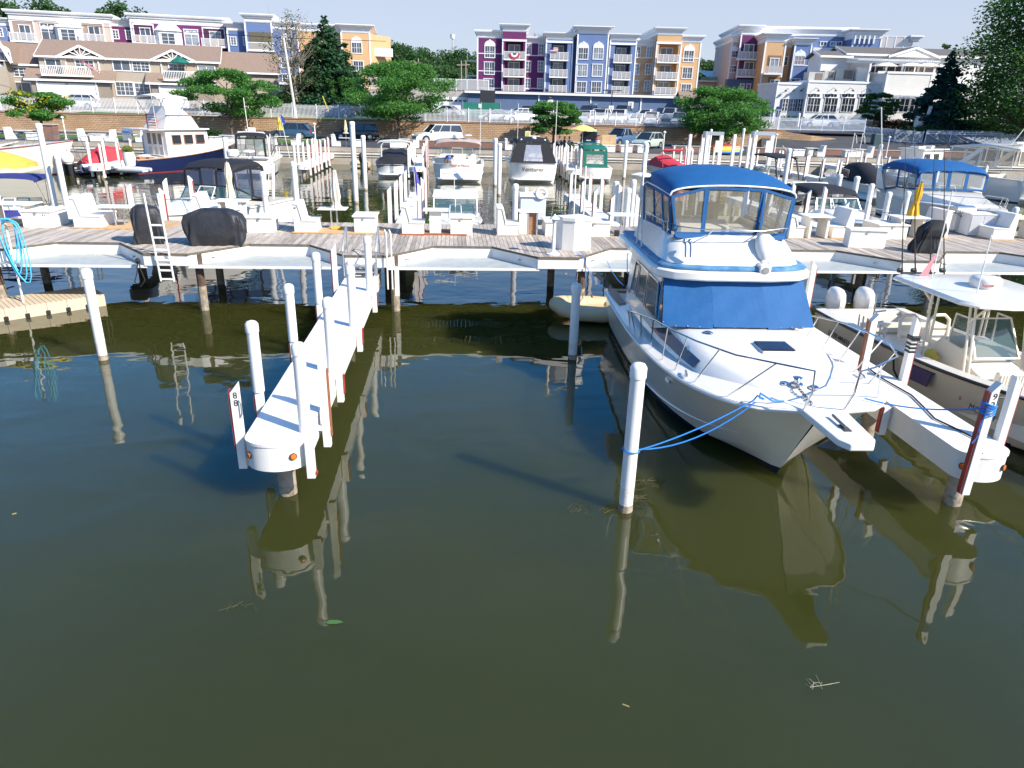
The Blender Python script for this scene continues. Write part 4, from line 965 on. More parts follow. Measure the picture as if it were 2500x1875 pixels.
# rods in the rocket launchers
RODM = mat('rod_black', (.03, .025, .02), .4)
for i, (x, l, dx) in enumerate(((.88, 3.0, .5), (.55, 2.9, .6), (.2, 2.9, .5), (-.15, 3.0, .65))):
    rd = MB().tube([(x, 2.7, 2.3), (x + dx * .35, 2.62, 2.3 + l * .35), (x + dx * .8, 2.55, 2.3 + l * .8), (x + dx, 2.5, 2.3 + l)], [.018, .011, .007, .004], 6).build('fishing_rod', RODM, Bt)
    MB().lathe([(.05, -.05), (.055, 0), (.05, .05)], n=10).build('reel', BLACK, rd, loc=(x + .03, 2.6, 2.52)).rotation_euler = (0, R_(90), 0)
MB().loft([[(.72, 3.05, 2.48), (.5, 3.0, 2.5), (.52, 3.0, 2.52), (.74, 3.05, 2.5)], [(.42, 2.95, 2.92), (.38, 2.95, 2.9), (.38, 2.96, 2.92), (.42, 2.96, 2.94)]]).build('burgee', mat('faded_red_cloth', (.5, .18, .2), .8), Bt)
# leaning posts / seats
for x in (-.38, .38):
    s_ = MB().box(x - .25, x + .25, 2.7, 3.1, .86, .95).box(x - .06, x + .06, 2.85, 2.95, .3, .86).build('helm_chair', CREAM, Bt, bevel=.03)
    MB().tube([(x - .22, 2.66, .95), (x - .23, 2.58, 1.35), (x - .12, 2.55, 1.45), (x + .12, 2.55, 1.45), (x + .23, 2.58, 1.35), (x + .22, 2.66, .95)], .04, 8).box(x - .2, x + .2, 2.58, 2.62, 1.15, 1.22).box(x - .2, x + .2, 2.6, 2.64, .98, 1.1).build('chair_back', CREAM, s_, True)
MB().box(-1.05, .95, 1.6, 1.75, .9, 1.0).build('rod_shelf', CREAM, Bt)
for i in range(7): MB().tube([(.95, 1.6 + i * .18, .35), (1.0, 1.58 + i * .18, 1.2)], .022, 6).build('rod_holder', ALU, Bt)
MB().tube([(1.12, 2.3, .8), (1.15, 2.35, 1.9), (1.1, 2.5, 2.0), (1.05, 2.4, 1.6)], .018, 6).build('t_pole', ALU, Bt)
for k in range(4): MB().tube([(1.12, 2.35, .95 + k * .26), (.9, 2.4, 1.0 + k * .26)], .02, 6).build('t_pole', ALU, Bt)
m = MB().loft([[(.62 + .02 * math.sin(i * 2.), 3.75 + i * .09, 1.02 + .05 * math.sin(i)) for i in range(6)], [(.7, 3.75 + i * .09, .98) for i in range(6)], [(.75 + .02 * math.sin(i * 3), 3.8 + i * .07, .65) for i in range(6)]], caps=False, closed=False).build('yellow_towel', YELC, Bt, True)
MB().plate([(1.22, 4.3, .93), (1.22, 5.0, .96), (1.4, 5.0, .9), (1.4, 4.3, .86)], .02).plate([(1.4, 4.3, .88), (1.4, 5.0, .92), (1.41, 4.95, .62), (1.41, 4.35, .58)], .02).build('purple_towel', mat('purple_cloth', (.07, .045, .1), .9), Bt)
MB().tube([(1.3, 3.65, .86), (1.4, 3.75, .84), (1.44, 3.9, .6), (1.42, 4.1, .45), (1.4, 4.25, .5), (1.38, 4.32, .8)], .022, 6).build('dock_line', ROPEK, Bt, True)
text('LADY-WHITE', .17, BLACK, (1.285, 1.35, .52), (R_(87), 0, R_(90)), Bt, 'boat_name', thick=.004)
text('MC 9583', .17, BLACK, (1.39, 6.5, .72), (R_(78), 0, R_(93)), Bt, 'registration', thick=.004)
text('*', .2, REDP, (1.395, 5.9, .72), (R_(78), 0, R_(93)), Bt, 'registration_star', thick=.004)
for s in (1, -1): railrun(Bt, [(s * 1.25, 6.6, 1.05), (s * 1.22, 7.0, 1.25), (s * .9, 8.3, 1.4), (s * .2, 9.05, 1.48)], [((s * 1.1, 7.6, 1.33), (s * 1.02, 7.6, 1.15)), ((s * .6, 8.7, 1.44), (s * .55, 8.6, 1.2))], .014)
MB().ball((.95, 2.0, .62), .05, 6).box(.88, .97, 1.9, 2.15, .62, .75).build('red_bag', REDC, Bt, bevel=.03)
for s in (-1,): MB().box(-1.0, -.8, 4.9, 5.1, 1.1, 1.9).build('life_vest', REDC, Bt, bevel=.05)
# second row boat that hides behind: rope fender
# ---------------------------------------------------------------- tan dinghy behind the yacht
D = thing('inflatable_dinghy', 'tan inflatable dinghy floating under the dock edge behind the yacht', 'dinghy', (4.75, 20.0, 0), R_(88))
m = MB()
tp = [(.62, -1.2, .28), (.62, .6, .28), (.55, 1.2, .3), (.32, 1.65, .36), (0, 1.82, .42), (-.32, 1.65, .36), (-.55, 1.2, .3), (-.62, .6, .28), (-.62, -1.2, .28)]
m.tube(tp, [.1, .23, .23, .23, .23, .23, .23, .23, .1], 12); m.build('tube', DINGHY, D, True)
MB().box(-.55, .55, -1.1, 1.4, .08, .14).build('floor', DINGHY, D); MB().box(-.5, .5, -1.1, -1.0, .1, .5).build('transom_board', DINGHY, D)
MB().lathe([(.05, .4), (.06, .52), (.02, .56)], .3, .1, 10).build('valve', BLACK, D, True)
for y_ in (-.5, .7): MB().tube([(.62 + .235 * math.cos(a), y_, .28 + .235 * math.sin(a)) for a in [i * .3 for i in range(0, 8)]], .03, 5).build('patch', BROWNS, D)

# ---------------------------------------------------------------- generic cruisers beyond the dock
def express(name, lab, cat, x, y, rz, L_, B, fs, fb, canv, clear=VINYL, zt=2.9, wl_=.62, stripe=None, cock=.45, full=True, bimini=True, arch=True, top=GEL, boot=BOOT, rub=None, aft=True, hw=None, ww=None, name_txt=None, stripe_w=(.8, .9), sole=.45, ya=.35):
    """sports cruiser: windshield at wl_ of the length and canvas enclosure behind it"""
    t = thing(name, lab, cat, (x, y, 0), rz)
    hb, zs = hull(t, L_, B, fs, fb, top=top, stripe=stripe, boot=boot, cock=cock, sole=sole, rub=rub, rake=.1, stripe_w=stripe_w)
    yw = L_ * wl_; w0 = hb(wl_) * .8; zb = zs(wl_)
    cabin(t, [(yw - .15, w0, zb - .05, w0 * .92, zb + .28, .04), (yw + .5, w0, zb - .05, w0 * .86, zb + .3, .06), (yw + L_ * .16, hb(wl_ + .16) * .72, zs(wl_ + .16) - .05, hb(wl_ + .16) * .6, zs(wl_ + .16) + .14, .06), (yw + L_ * .27, hb(min(.97, wl_ + .27)) * .5, zs(.9) - .04, hb(min(.97, wl_ + .27)) * .3, zs(.9) + .01, .02)], name='trunk_cabin', ang=45)
    hwv = hw or w0 * .92; h0 = zb + .26; h1 = zb + .26 + (.55 if L_ > 6.5 else .4)
    yt = yw - .25
    xs3 = [-hwv * .98, -hwv * .33, hwv * .33, hwv * .98]
    for i in range(3): panel(t, [(xs3[i], yw + (.38 if i == 1 else .1) + (0 if i == 1 else .0), h0), (xs3[i + 1], yw + (.38 if i == 1 else .1), h0), (xs3[i + 1] * .9, yt + (.12 if i == 1 else 0), h1), (xs3[i] * .9, yt + (.12 if i == 1 else 0), h1)], WHITE if i == 1 else STEEL, SMOKE, .03, 'windshield')
    for s in (1, -1): panel(t, [(s * hwv, yw + .1, h0), (s * hwv * 1.02, yw - 1.3, h0 - .1), (s * hwv, yw - 1.3, h1 - .1), (s * hwv * .9, yt, h1)], STEEL, SMOKE, .03, 'side_glass')
    if canv:
        if bimini:
            arched_top(t, [(ya, hwv * .92, zt - .32, .1), (ya + .4, hwv * .97, zt - .2, .2), ((ya + yt) / 2, hwv, zt - .17, .24), (yt - .35, hwv * .97, zt - .2, .2), (yt - .0, hwv * .9, zt - .34, .12)], 0, 0, 0, canv, 'canopy', lip=.08)
            if full:
                for i in range(3): panel(t, [(xs3[i] * .9, yt + .02, h1), (xs3[i + 1] * .9, yt + .02, h1), (xs3[i + 1] * .92, yt - .02, zt - (.2 if i == 1 else .32)), (xs3[i] * .92, yt - .02, zt - (.2 if i == 1 else .32))], canv, clear, .05, 'enclosure_panel')
                for s in (1, -1):
                    ym = (yt + ya) / 2
                    panel(t, [(s * hwv * .98, yt, h1 - .05), (s * hwv, ym, h0), (s * hwv, ym, zt - .22), (s * hwv * .92, yt, zt - .36)], canv, clear, .07, 'enclosure_panel')
                    panel(t, [(s * hwv, ym, h0), (s * hwv * .98, ya - .1, fs + .05), (s * hwv * .92, ya, zt - .38), (s * hwv, ym, zt - .22)], canv, clear, .09, 'enclosure_panel')
                if aft:
                    panel(t, [(-hwv * .97, ya - .12, fs), (hwv * .97, ya - .12, fs), (hwv * .9, ya, zt - .36), (-hwv * .9, ya, zt - .36)], canv, clear, .3 if aft == 'dark' else .12, 'rear_curtain', bars=2 if aft != 'dark' else 0)
    if arch:
        MB().tube([(hwv * 1.02, 1.5, fs + .1), (hwv, 1.2, zt - .3), (hwv * .8, 1.1, zt - .02), (-hwv * .8, 1.1, zt - .02), (-hwv, 1.2, zt - .3), (-hwv * 1.02, 1.5, fs + .1)], .07, 8).build('radar_arch', GEL, t, True)
    # swim platform, rail
    MB().prism([(-B * .42, .05), (B * .42, .05), (B * .38, -.5), (B * .3, -.62), (-B * .3, -.62), (-B * .38, -.5)], .22, .34).build('swim_platform', GEL, t, bevel=.02)
    for s in (1, -1):
        tp = [(s * (hb(u) - .06), L_ * u, zs(u) + h) for u, h in ((wl_, .05), (wl_ + .05, .4), (.8, .52), (.92, .56), (.985, .56))]
        railrun(t, tp, [((s * (hb(u) - .06), L_ * u, zs(u) + .52), (s * (hb(u - .02) - .1), L_ * (u - .02), zs(u) + .02)) for u in (.72, .82, .92)], .014)
    return t, hb, zs, hwv
def pxy(px, py, z): return gnd(px, py, z)

# 1 sport cruiser, black canvas, behind the grill covers (bow pointing to the left front)
a = gnd(345, 480, 1.5); 
t, hb, zs, hv = express('sport_cruiser', 'white sport cruiser with black canopy docked behind the two covered grills', 'cabin cruiser', -9.34, 36.9, R_(163), 9.2, 3.5, 1.3, 1.6, BLACKC, mat('smoky_vinyl', (.06, .09, .16), .08, alpha=.55, spec=.9), zt=3.2, wl_=.5, cock=.4, ya=1.9)
MB().lathe([(.24, 3.25), (.28, 3.3), (.28, 3.5), (.22, 3.58)], .3, 1.9, 16).build('radar_dome', GEL, t, True)
MB().lathe([(.03, 3.2), (.03, 3.48), (.3, 3.5), (.28, 3.56), (.05, 3.6)], -.5, 1.9, 16).build('satellite_dish', GEL, t, True)
MB().tube([(-1.35, 2.0, 1.6), (-1.5, 1.6, 4.3)], .02, 6).build('antenna', WHITE, t)
# 2 small runabout with navy bimini at the left
t, hb, zs, hv = express('runabout', 'small runabout under a flat navy bimini behind the high backed bench', 'motor boat', -19.8, 36.6, R_(188), 6.2, 2.3, .75, .95, None, zt=2.3, wl_=.55, arch=False)
arched_top(t, [(1.2, 1.15, 2.2, .14), (2.2, 1.2, 2.26, .18), (3.4, 1.15, 2.2, .14)], 0, 0, 0, NAVYC, 'bimini', lip=.03)
for s in (1, -1):
    for yy in (1.3, 2.2, 3.3): MB().tube([(s * 1.15, yy, 2.22), (s * 1.1, 2.2, .85)], .016, 6).build('bimini_frame', STEEL, t)
MB().loft([[(1.0, 5.0, .95), (-1.0, 5.0, .95), (-.9, 5.0, 1.2), (.9, 5.0, 1.2)], [(.6, 6.0, 1.0), (-.6, 6.0, 1.0), (-.5, 6.0, 1.12), (.5, 6.0, 1.12)]]).build('bow_cover', NAVYC, t, True)
# 3 small white boat seen from the stern of its windshield, behind table in the middle
t, hb, zs, hv = express('runabout', 'small white boat with boxy framed windshield behind the pedestal table', 'motor boat', .0, 36.5, R_(180), 6.4, 2.4, .75, .95, None, zt=2.2, wl_=.5, arch=False)
for s in (0,): panel(t, [(-1.02, 3.3, .98), (1.02, 3.3, .98), (1.0, 3.0, 1.78), (-1.0, 3.0, 1.78)], GEL, SMOKE, .05, 'front_screen', bars=1)
MB().loft([[(-1.05, 3.05, 1.78), (1.05, 3.05, 1.78), (1.05, 3.05, 1.86), (-1.05, 3.05, 1.86)], [(-1.0, 1.9, 1.95), (1.0, 1.9, 1.95), (1.0, 1.9, 2.03), (-1.0, 1.9, 2.03)]]).build('hard_top', GEL, t, bevel=.02)
MB().tube([(.05, 2.4, 2.0), (.05, 2.35, 2.6)], .015, 6).build('antenna', WHITE, t)
# 4 black canvas cruiser, stern to us
x, y = gnd(645, 428, 0)
t, hb, zs, hv = express('cabin_cruiser', 'white cabin cruiser with tall black enclosure and clear windows left of the far pier', 'cabin cruiser', -16.1, 60.3, R_(5), 9.2, 3.5, 1.15, 1.4, BLACKC, VINYL, zt=3.25, wl_=.6)
MB().box(-.25, .35, 1.2, 1.35, 3.15, 3.6).box(-.4, -.3, 1.2, 1.3, 3.1, 3.5).build('radar_mount', GEL, t, bevel=.03)
MB().tube([(-.2, 1.2, 3.3), (-.3, 1.2, 5.8)], .03, 6).build('antenna', WHITE, t); MB().box(-.8, .8, .3, .4, .55, 1.1).build('cockpit_seat', GEL, t, bevel=.05)
MB().box(.1, .9, 1.5, 1.54, 2.1, 2.6).build('turquoise_towel', mat('turquoise_cloth', (.1, .5, .45), .8), t)
# 5 dark covered boat with white arch
t, hb, zs, hv = express('cabin_cruiser', 'white express boat with black cockpit cover under an open white arch', 'cabin cruiser', -4.9, 61.4, R_(3), 7.4, 3.4, 1.0, 1.25, None, zt=2.7, wl_=.62)
m = MB()
R_c = []
for yy, zz, ww in ((-.02, .95, 1.55), (.3, 1.5, 1.4), (1.6, 1.75, 1.35), (3.6, 2.05, 1.3), (4.9, 2.0, 1.15), (5.4, 1.4, 1.0)):
    R_c.append([(ww, yy, min(1.3, zz)), (ww * .92, yy, zz - .25), (ww * .5, yy, zz), (0, yy, zz - .08), (-ww * .5, yy, zz - .03), (-ww * .92, yy, zz - .25), (-ww, yy, min(1.3, zz))])
m.loft(R_c); m.build('cockpit_cover', BLACKC, t, True, 60)
arched_top(t, [(1.0, 1.4, 2.6, .2), (1.5, 1.42, 2.65, .22)], 0, 0, 0, GEL, 'arch_top', lip=.02)
MB().box(1.15, 1.25, -.1, .1, .6, 1.5).build('fender', GEL, t, bevel=.04)
# 6 boat with taupe bimini and a person aboard
t, hb, zs, hv = express('cabin_cruiser', 'white cruiser with taupe bimini and a person in blue in the cockpit', 'cabin cruiser', .25, 58.6, R_(1), 9.0, 4.3, 1.35, 1.55, None, zt=3.2, wl_=.62, arch=False, sole=.9, cock=.5)
BEI = t
arched_top(t, [(.9, 1.8, 2.7, .3), (1.5, 1.85, 2.8, .36), (2.6, 1.85, 2.85, .36), (3.9, 1.8, 2.75, .3)], 0, 0, 0, TANC, 'bimini', lip=.05)
MB().lathe([(.26, 3.2), (.3, 3.28), (.3, 3.44), (.2, 3.54)], -.1, 1.5, 16).build('radar_dome', GEL, t, True); MB().lathe([(.03, 3.1), (.03, 3.4), (.36, 3.42), (.34, 3.48), (.06, 3.5)], .75, 1.6, 16).build('satellite_dish', GEL, t, True)
MB().tube([(1.75, 1.5, 2.0), (1.8, 1.5, 5.6)], .022, 6).build('antenna', WHITE, t)
MB().box(-.55, .6, .9, 1.4, .9, 1.45).box(-.55, .6, 1.35, 1.5, 1.4, 1.9).build('cockpit_seat', IVORY, t, bevel=.05); MB().box(.8, 1.4, 1.6, 2.2, .9, 2.0).build('cockpit_seat', IVORY, t, bevel=.05)
MB().bar((-1.2, -.45, .75), (-.1, -.5, .82), .05, .05).build('boat_hook', TEAK, t)
for yy in (.55, .42): pass
MB().prism_x([(-.55, .34), (.05, .34), (.05, .95), (-.1, .95)], -1.45, 1.45).build('transom_step', GEL, t, bevel=.04)
text('Pour n More', .3, REDP, (.05, -.02, 1.22), (R_(90), 0, 0), t, 'boat_name', shear=.3)
MB().ball((1.85, 1.0, .7), .16, 8, sc_=(1, 1, 1.3)).build('fender', GEL, t, True)
# 7 Venturer
t, hb, zs, hv = express('cabin_cruiser', 'white cabin cruiser with black canvas enclosure named on its transom', 'cabin cruiser', 6.2, 59.2, R_(-1), 9.2, 4.2, 1.5, 1.65, BLACKC, VINYL, zt=3.3, wl_=.62, aft='x', arch=False)
for ch in list(t.children):
    if ch.name.startswith('rear_curtain'):
        for c in list(ch.children): bpy.data.objects.remove(c)
        bpy.data.objects.remove(ch)
P = [(-1.88, -.08, 1.51), (1.88, -.08, 1.51), (1.3, .38, 3.0), (-1.3, .38, 3.0)]
def pq(u, v): 
    a = Vector(P[0]).lerp(Vector(P[1]), u); b = Vector(P[3]).lerp(Vector(P[2]), u); return a.lerp(b, v)
MB().plate([pq(0, 0), pq(.29, 0), pq(.27, 1), pq(0, 1)], .02).plate([pq(.71, 0), pq(1, 0), pq(1, 1), pq(.73, 1)], .02).plate([pq(.29, .9), pq(.71, .9), pq(.73, 1), pq(.27, 1)], .02).plate([pq(.29, 0), pq(.71, 0), pq(.71, .08), pq(.29, .08)], .02).build('rear_curtain', BLACKC, t)
MB().quad(pq(.29, .08), pq(.71, .08), pq(.71, .9), pq(.29, .9)).build('rear_window', mat('cloudy_vinyl', (.4, .42, .5), .15, alpha=.65, bump=1, bscale=2, stretch=(5, 1, .5)), t)
text('Venturer', .5, BLACK, (.0, -.055, 1.0), (R_(90), 0, 0), t, 'boat_name')
MB().box(-.35, .55, .9, 1.1, 3.46, 3.53).lathe([(.17, 3.2), (.2, 3.35), (.1, 3.46)], .1, 1.0, 12).build('radar_scanner', GEL, t, True)
for s in (-.95, .95): MB().ball((s, .7, 3.2), .09, 8).build('deck_light', GEL, t, True)
MB().tube([(-1.2, 1.5, 2.8), (-1.2, 1.5, 5.9)], .022, 6).build('antenna', WHITE, t); MB().tube([(2.0, 2.5, 1.5), (2.0, 2.5, 6.2)], .03, 6).build('antenna', WHITE, t)
# 8 green canvas boat
t, hb, zs, hv = express('cuddy_boat', 'small white boat with dark green canvas hood right of the far numbered pier', 'motor boat', 11.6, 61.2, R_(-2), 6.3, 3.2, 1.05, 1.2, GREENC, VINYL, zt=2.75, wl_=.6, aft='dark', arch=False)
arched_top(t, [(2.9, 1.0, 2.65, .2), (3.6, 1.05, 2.7, .2)], 0, 0, 0, GREENC, 'bimini', lip=.02)
# 9 red covered boat
x9, y9 = at(1650, 420, 63)[0], 63
t, hb, zs, hv = express('speedboat', 'white and orange speedboat under a bright red cover right of the green boat', 'speedboat', x9 + .3, 62.6, R_(14), 6.3, 2.4, .95, 1.05, None, zt=2.6, wl_=.6, arch=False, stripe=mat('orange_stripe', (.6, .12, .04), .3), stripe_w=(.35, .6))
R_c = []
for yy, zz, ww in ((-.05, .9, 1.15), (.3, 1.35, 1.15), (1.6, 1.5, 1.1), (3.2, 1.95, .95), (4.4, 1.5, .95), (5.6, 1.15, .7)):
    R_c.append([(ww, yy, min(1.0, zz)), (ww * .8, yy, zz - .15), (ww * .4, yy, zz), (-ww * .4, yy, zz - .03), (-ww * .8, yy, zz - .15), (-ww, yy, min(1.0, zz))])
MB().loft(R_c).build('boat_cover', REDC, t, True, 30)
MB().tube([(1.1, 1.2, 1.0), (1.05, 1.6, 2.3), (.9, 1.6, 2.45), (-.9, 1.6, 2.45), (-1.05, 1.6, 2.3), (-1.1, 1.2, 1.0)], [.04, .04, .1, .1, .04, .04], 8).build('rolled_bimini', REDC, t, True)
# 10 dark hulled bowrider with arch
t, hb, zs, hv = express('bowrider', 'bowrider with dark hull side and black bimini arch behind the blue canopied yacht', 'motor boat', at(1965, 440, 52)[0], 52.5, R_(24), 7.2, 2.6, .95, 1.15, None, zt=2.7, wl_=.58, arch=False, top=mat('dark_olive_hull', (.05, .045, .035), .15), stripe=GEL, stripe_w=(.55, .99))
MB().tube([(1.15, 1.2, 1.0), (1.1, 1.7, 2.4), (.9, 1.9, 2.6), (-.9, 1.9, 2.6), (-1.1, 1.7, 2.4), (-1.15, 1.2, 1.0)], .06, 8).build('wake_tower', BLACK, t, True)
arched_top(t, [(1.6, 1.1, 2.55, .12), (3.2, 1.1, 2.75, .12), (4.0, 1.0, 2.7, .1)], 0, 0, 0, BLACKC, 'bimini', lip=.02)
MB().box(-.9, .9, .3, .8, .5, .95).build('rear_bench', IVORY, t, bevel=.05)
# 11 black covered boat
t, hb, zs, hv = express('cuddy_boat', 'white boat under a sagging black cover beside the big blue canopied cruiser', 'motor boat', at(2165, 450, 50)[0], 50, R_(8), 7.2, 2.7, 1.1, 1.3, None, zt=2.8, wl_=.6, arch=False, stripe=BLACK, stripe_w=(.2, .5))
R_c = []
for yy, zz, ww in ((-.0, 1.1, 1.2), (.3, 1.6, 1.1), (1.6, 2.05, 1.05), (2.8, 2.5, .95), (4.0, 2.3, .85), (5.2, 1.6, .7)):
    R_c.append([(ww, yy, min(1.15, zz)), (ww * .9, yy, zz - .4), (ww * .5, yy, zz - .05), (-ww * .5, yy, zz), (-ww * .9, yy, zz - .4), (-ww, yy, min(1.15, zz))])
MB().loft(R_c).build('boat_cover', BLACKC, t, True, 50)
# 12 boat with black topped clear enclosure just right of the yacht, close behind the dock
t, hb, zs, hv = express('sport_cruiser', 'low white cruiser with smoked canopy windows just right of the yacht', 'cabin cruiser', at(1950, 480, 39)[0], 39.2, R_(182), 8.6, 3.3, 1.0, 1.2, BLACKC, VINYL, zt=2.3, wl_=.5)
# 13 big cruiser with blue canopy on the right
t, hb, zs, hv = express('cabin_cruiser', 'large white cruiser with blue framed clear enclosure and blue top on the right', 'cabin cruiser', at(2292, 520, 40)[0], 43.5, R_(172), 10.5, 3.9, 1.35, 1.55, None, VINYL, zt=3.9, wl_=.45, arch=False, cock=.3)
arched_top(t, [(.3, 1.85, 2.85, .3), (1.2, 1.95, 3.0, .42), (3.2, 1.95, 3.02, .46), (4.6, 1.9, 2.95, .4), (5.1, 1.8, 2.8, .25)], 0, 0, 0, BLUEC, 'canopy', lip=.1)
fx = [-1.85, -.75, .2, 1.0, 1.85]
for i in range(4): panel(t, [(fx[i] * .95, 5.15, 2.0), (fx[i + 1] * .95, 5.15, 2.0), (fx[i + 1], 5.0, 2.9 + (.2 if i in (1, 2) else .08)), (fx[i], 5.0, 2.9 + (.08 if i in (1, 2) else 0))], BLUEC, VINYL, .09, 'enclosure_panel')
for s in (1, -1):
    panel(t, [(s * 1.85, 5.0, 1.95), (s * 1.9, 2.8, 1.85), (s * 1.95, 2.8, 2.95), (s * 1.88, 5.0, 2.85)], BLUEC, VINYL, .1, 'enclosure_panel'); panel(t, [(s * 1.9, 2.8, 1.85), (s * 1.85, .8, 1.5), (s * 1.9, .4, 2.8), (s * 1.95, 2.8, 2.95)], BLUEC, VINYL, .1, 'enclosure_panel')
cabin(t, [(.5, 1.8, 1.1, 1.78, 1.7, .02), (5.0, 1.75, 1.2, 1.7, 1.9, .04), (6.0, 1.6, 1.3, 1.4, 1.75, .06), (8.4, 1.1, 1.4, .8, 1.6, .05)], name='cabin_top')
MB().loft([[(1.7, .1, 1.6), (1.95, .1, 1.6), (1.95, 1.3, 1.6), (1.7, 1.3, 1.2)], [(1.75, -.1, 2.6), (1.97, -.1, 2.6), (1.97, .5, 2.6), (1.75, .5, 2.6)], [(1.5, .0, 3.0), (1.7, .0, 3.0), (1.7, .45, 3.0), (1.5, .45, 3.0)]]).build('radar_arch', GEL, t, True)
MB().tube([(1.9, .3, 2.8), (2.6, .2, 6.2)], .03, 6).build('antenna', WHITE, t)
for dx in (-.1, .15): MB().lathe([(.06, 0), (.06, .05), (.1, .1)], n=8).build('windlass', STEEL, t, loc=(-.6 + dx, 9.2, 1.6))
# 14 white pilot house boat far right
t = thing('pilot_house_boat', 'white pilothouse boat with round porthole moored in front of the ramp fence', 'motor boat', (at(2235, 400, 63)[0] - 3.2, 61, 0), R_(-62))
hb, zs = hull(t, 8.2, 2.8, 1.2, 1.6, stripe=None, cock=.3, sole=.5)
cabin(t, [(2.4, 1.05, 1.3, 1.0, 3.0, .05), (5.6, 1.0, 1.4, .95, 3.0, .05)], name='pilot_house')
MB().box(-1.2, 1.2, 2.1, 6.1, 3.02, 3.12).build('roof', GEL, t, bevel=.03); MB().box(-.4, .4, 2.6, 3.6, 3.14, 3.3).box(-.3, .5, 4.4, 4.9, 3.14, 3.35).build('roof_box', GEL, t, bevel=.03)
for s in (1, -1):
    for y0, y1 in ((2.6, 3.5), (4.2, 4.9)): panel(t, [(s * 1.05, y0, 2.1), (s * 1.05, y1, 2.1), (s * 1.02, y1, 2.7), (s * 1.02, y0, 2.7)], BLACK, DARKG, .05, 'side_window', bars=1)
    MB().lathe([(.17, 0), (.17, .03), (.12, .035)], n=14).build('porthole', BLACK, t, loc=(s * 1.15, 6.4, 1.35)).rotation_euler = (0, s * R_(90), 0)
for i in range(3): panel(t, [(-1 + i * .67, 5.62, 2.0), (-.33 + i * .67, 5.62, 2.0), (-.33 + i * .67, 5.6, 2.8), (-1 + i * .67, 5.6, 2.8)], GEL, DARKG, .05, 'windshield')
for s in (1, -1): railrun(t, [(s * 1.3, 5.6, 2.3), (s * 1.1, 6.8, 2.35), (s * .3, 8.1, 2.4)], [((s * 1.2, 6.2, 2.32), (s * 1.2, 6.2, 1.5)), ((s * .6, 7.6, 2.38), (s * .6, 7.6, 1.6))])
# 15 big white express at far right edge
t, hb, zs, hv = express('cabin_cruiser', 'big white express cruiser with hard top cut by the right edge of the picture', 'cabin cruiser', at(2480, 470, 52)[0] + .6, 50.5, R_(12), 12, 4.2, 1.6, 1.8, None, zt=3.90, wl_=.6, arch=False, cock=.4)
MB().loft([[(-1.9, .8, 3.60), (1.9, .8, 3.60), (1.9, .8, 3.72), (-1.9, .8, 3.72)], [(-1.9, 3.80, 3.80), (1.9, 3.80, 3.80), (1.8, 3.80, 3.95), (-1.8, 3.80, 3.95)], [(-1.6, 7.2, 3.50), (1.6, 7.2, 3.50), (1.5, 7.2, 3.60), (-1.5, 7.2, 3.60)]]).build('hard_top', GEL, t, bevel=.03)
for s in (1, -1):
    for y0 in (1.2, 2.6, 4.0, 5.4): panel(t, [(s * 1.8, y0, 2.3), (s * 1.8, y0 + 1.35, 2.3), (s * 1.8, y0 + 1.35, 3.60), (s * 1.85, y0, 3.58)], GEL, VINYL2, .06, 'side_window')
    MB().loft([[(s * 1.9, 5.6, 2.1), (s * 1.9, 6.3, 2.1), (s * 1.75, 6.3, 2.1), (s * 1.75, 5.6, 2.1)], [(s * 1.85, 3.70, 3.70), (s * 1.85, 4.10, 3.70), (s * 1.7, 4.10, 3.70), (s * 1.7, 3.70, 3.70)]]).build('hardtop_strut', GEL, t)
for i in range(4): panel(t, [(-1.8 + i * .9, .75, 2.6), (-.9 + i * .9, .75, 2.6), (-.9 + i * .9, .8, 3.60), (-1.8 + i * .9, .8, 3.60)], GEL, VINYL2, .05, 'rear_window')
MB().box(-.7, .9, 2.2, 2.5, 4.05, 4.15).lathe([(.25, 3.80), (.2, 4.05)], .1, 2.35, 12).build('radar_scanner', GEL, t, True); MB().tube([(-1.5, 2, 3.90), (.2, 1.4, 7.2)], .03, 6).build('antenna', WHITE, t)
text('STELLA', .42, REDP, (-.2, -.02, 1.2), (R_(90), 0, 0), t, 'boat_name', shear=.25, align='CENTER')
# 16 red striped cruiser at left
t, hb, zs, hv = express('cabin_cruiser', 'long white cruiser with red sheer stripe and flared bow at the far left', 'cabin cruiser', -40.6, 56.2, R_(-76), 12.2, 3.9, 1.5, 2.5, None, zt=3.4, wl_=.42, arch=False, cock=.34, rub=REDP, boot=mat('red_boot', (.3, .03, .04), .5), top=mat('ivory_gelcoat', (.74, .7, .62), .25, coat=.4))
for s in (1, -1): MB().loft([[(s * 1.85, 8.4, 1.45), (s * 1.8, 9.6, 1.65), (s * 1.8, 9.6, 1.7), (s * 1.85, 8.4, 1.5)]] * 2, caps=False).build('stripe', REDP, t)
# 17 RIB with twin white engines and red cover
t = thing('inflatable_rib', 'navy and white inflatable with twin white outboards under a red cover', 'motor boat', (-28.9, 58.6, 0), R_(-38))
tp = [(1.1, .1, .55), (1.1, 3.8, .6), (.9, 5.0, .75), (.4, 5.9, .95), (0, 6.1, 1.0), (-.4, 5.9, .95), (-.9, 5.0, .75), (-1.1, 3.8, .6), (-1.1, .1, .55)]
MB().tube(tp, .3, 12).build('tube', GEL, t, True); MB().tube([(x * 1.16 + .0, y, z - .05) for x, y, z in tp], .2, 8).build('tube_stripe', NAVY, t, True)
MB().loft([[(0, .1, -.4), (.9, .1, .2), (-.9, .1, .2)], [(0, 4, -.3), (.85, 4, .3), (-.85, 4, .3)], [(0, 5.8, .5), (.3, 5.8, .8), (-.3, 5.8, .8)]]).build('keel', NAVY, t)
for s in (.4, -.4): outboard(t, s, .1, .85, GEL, 1.3)
R_c = []
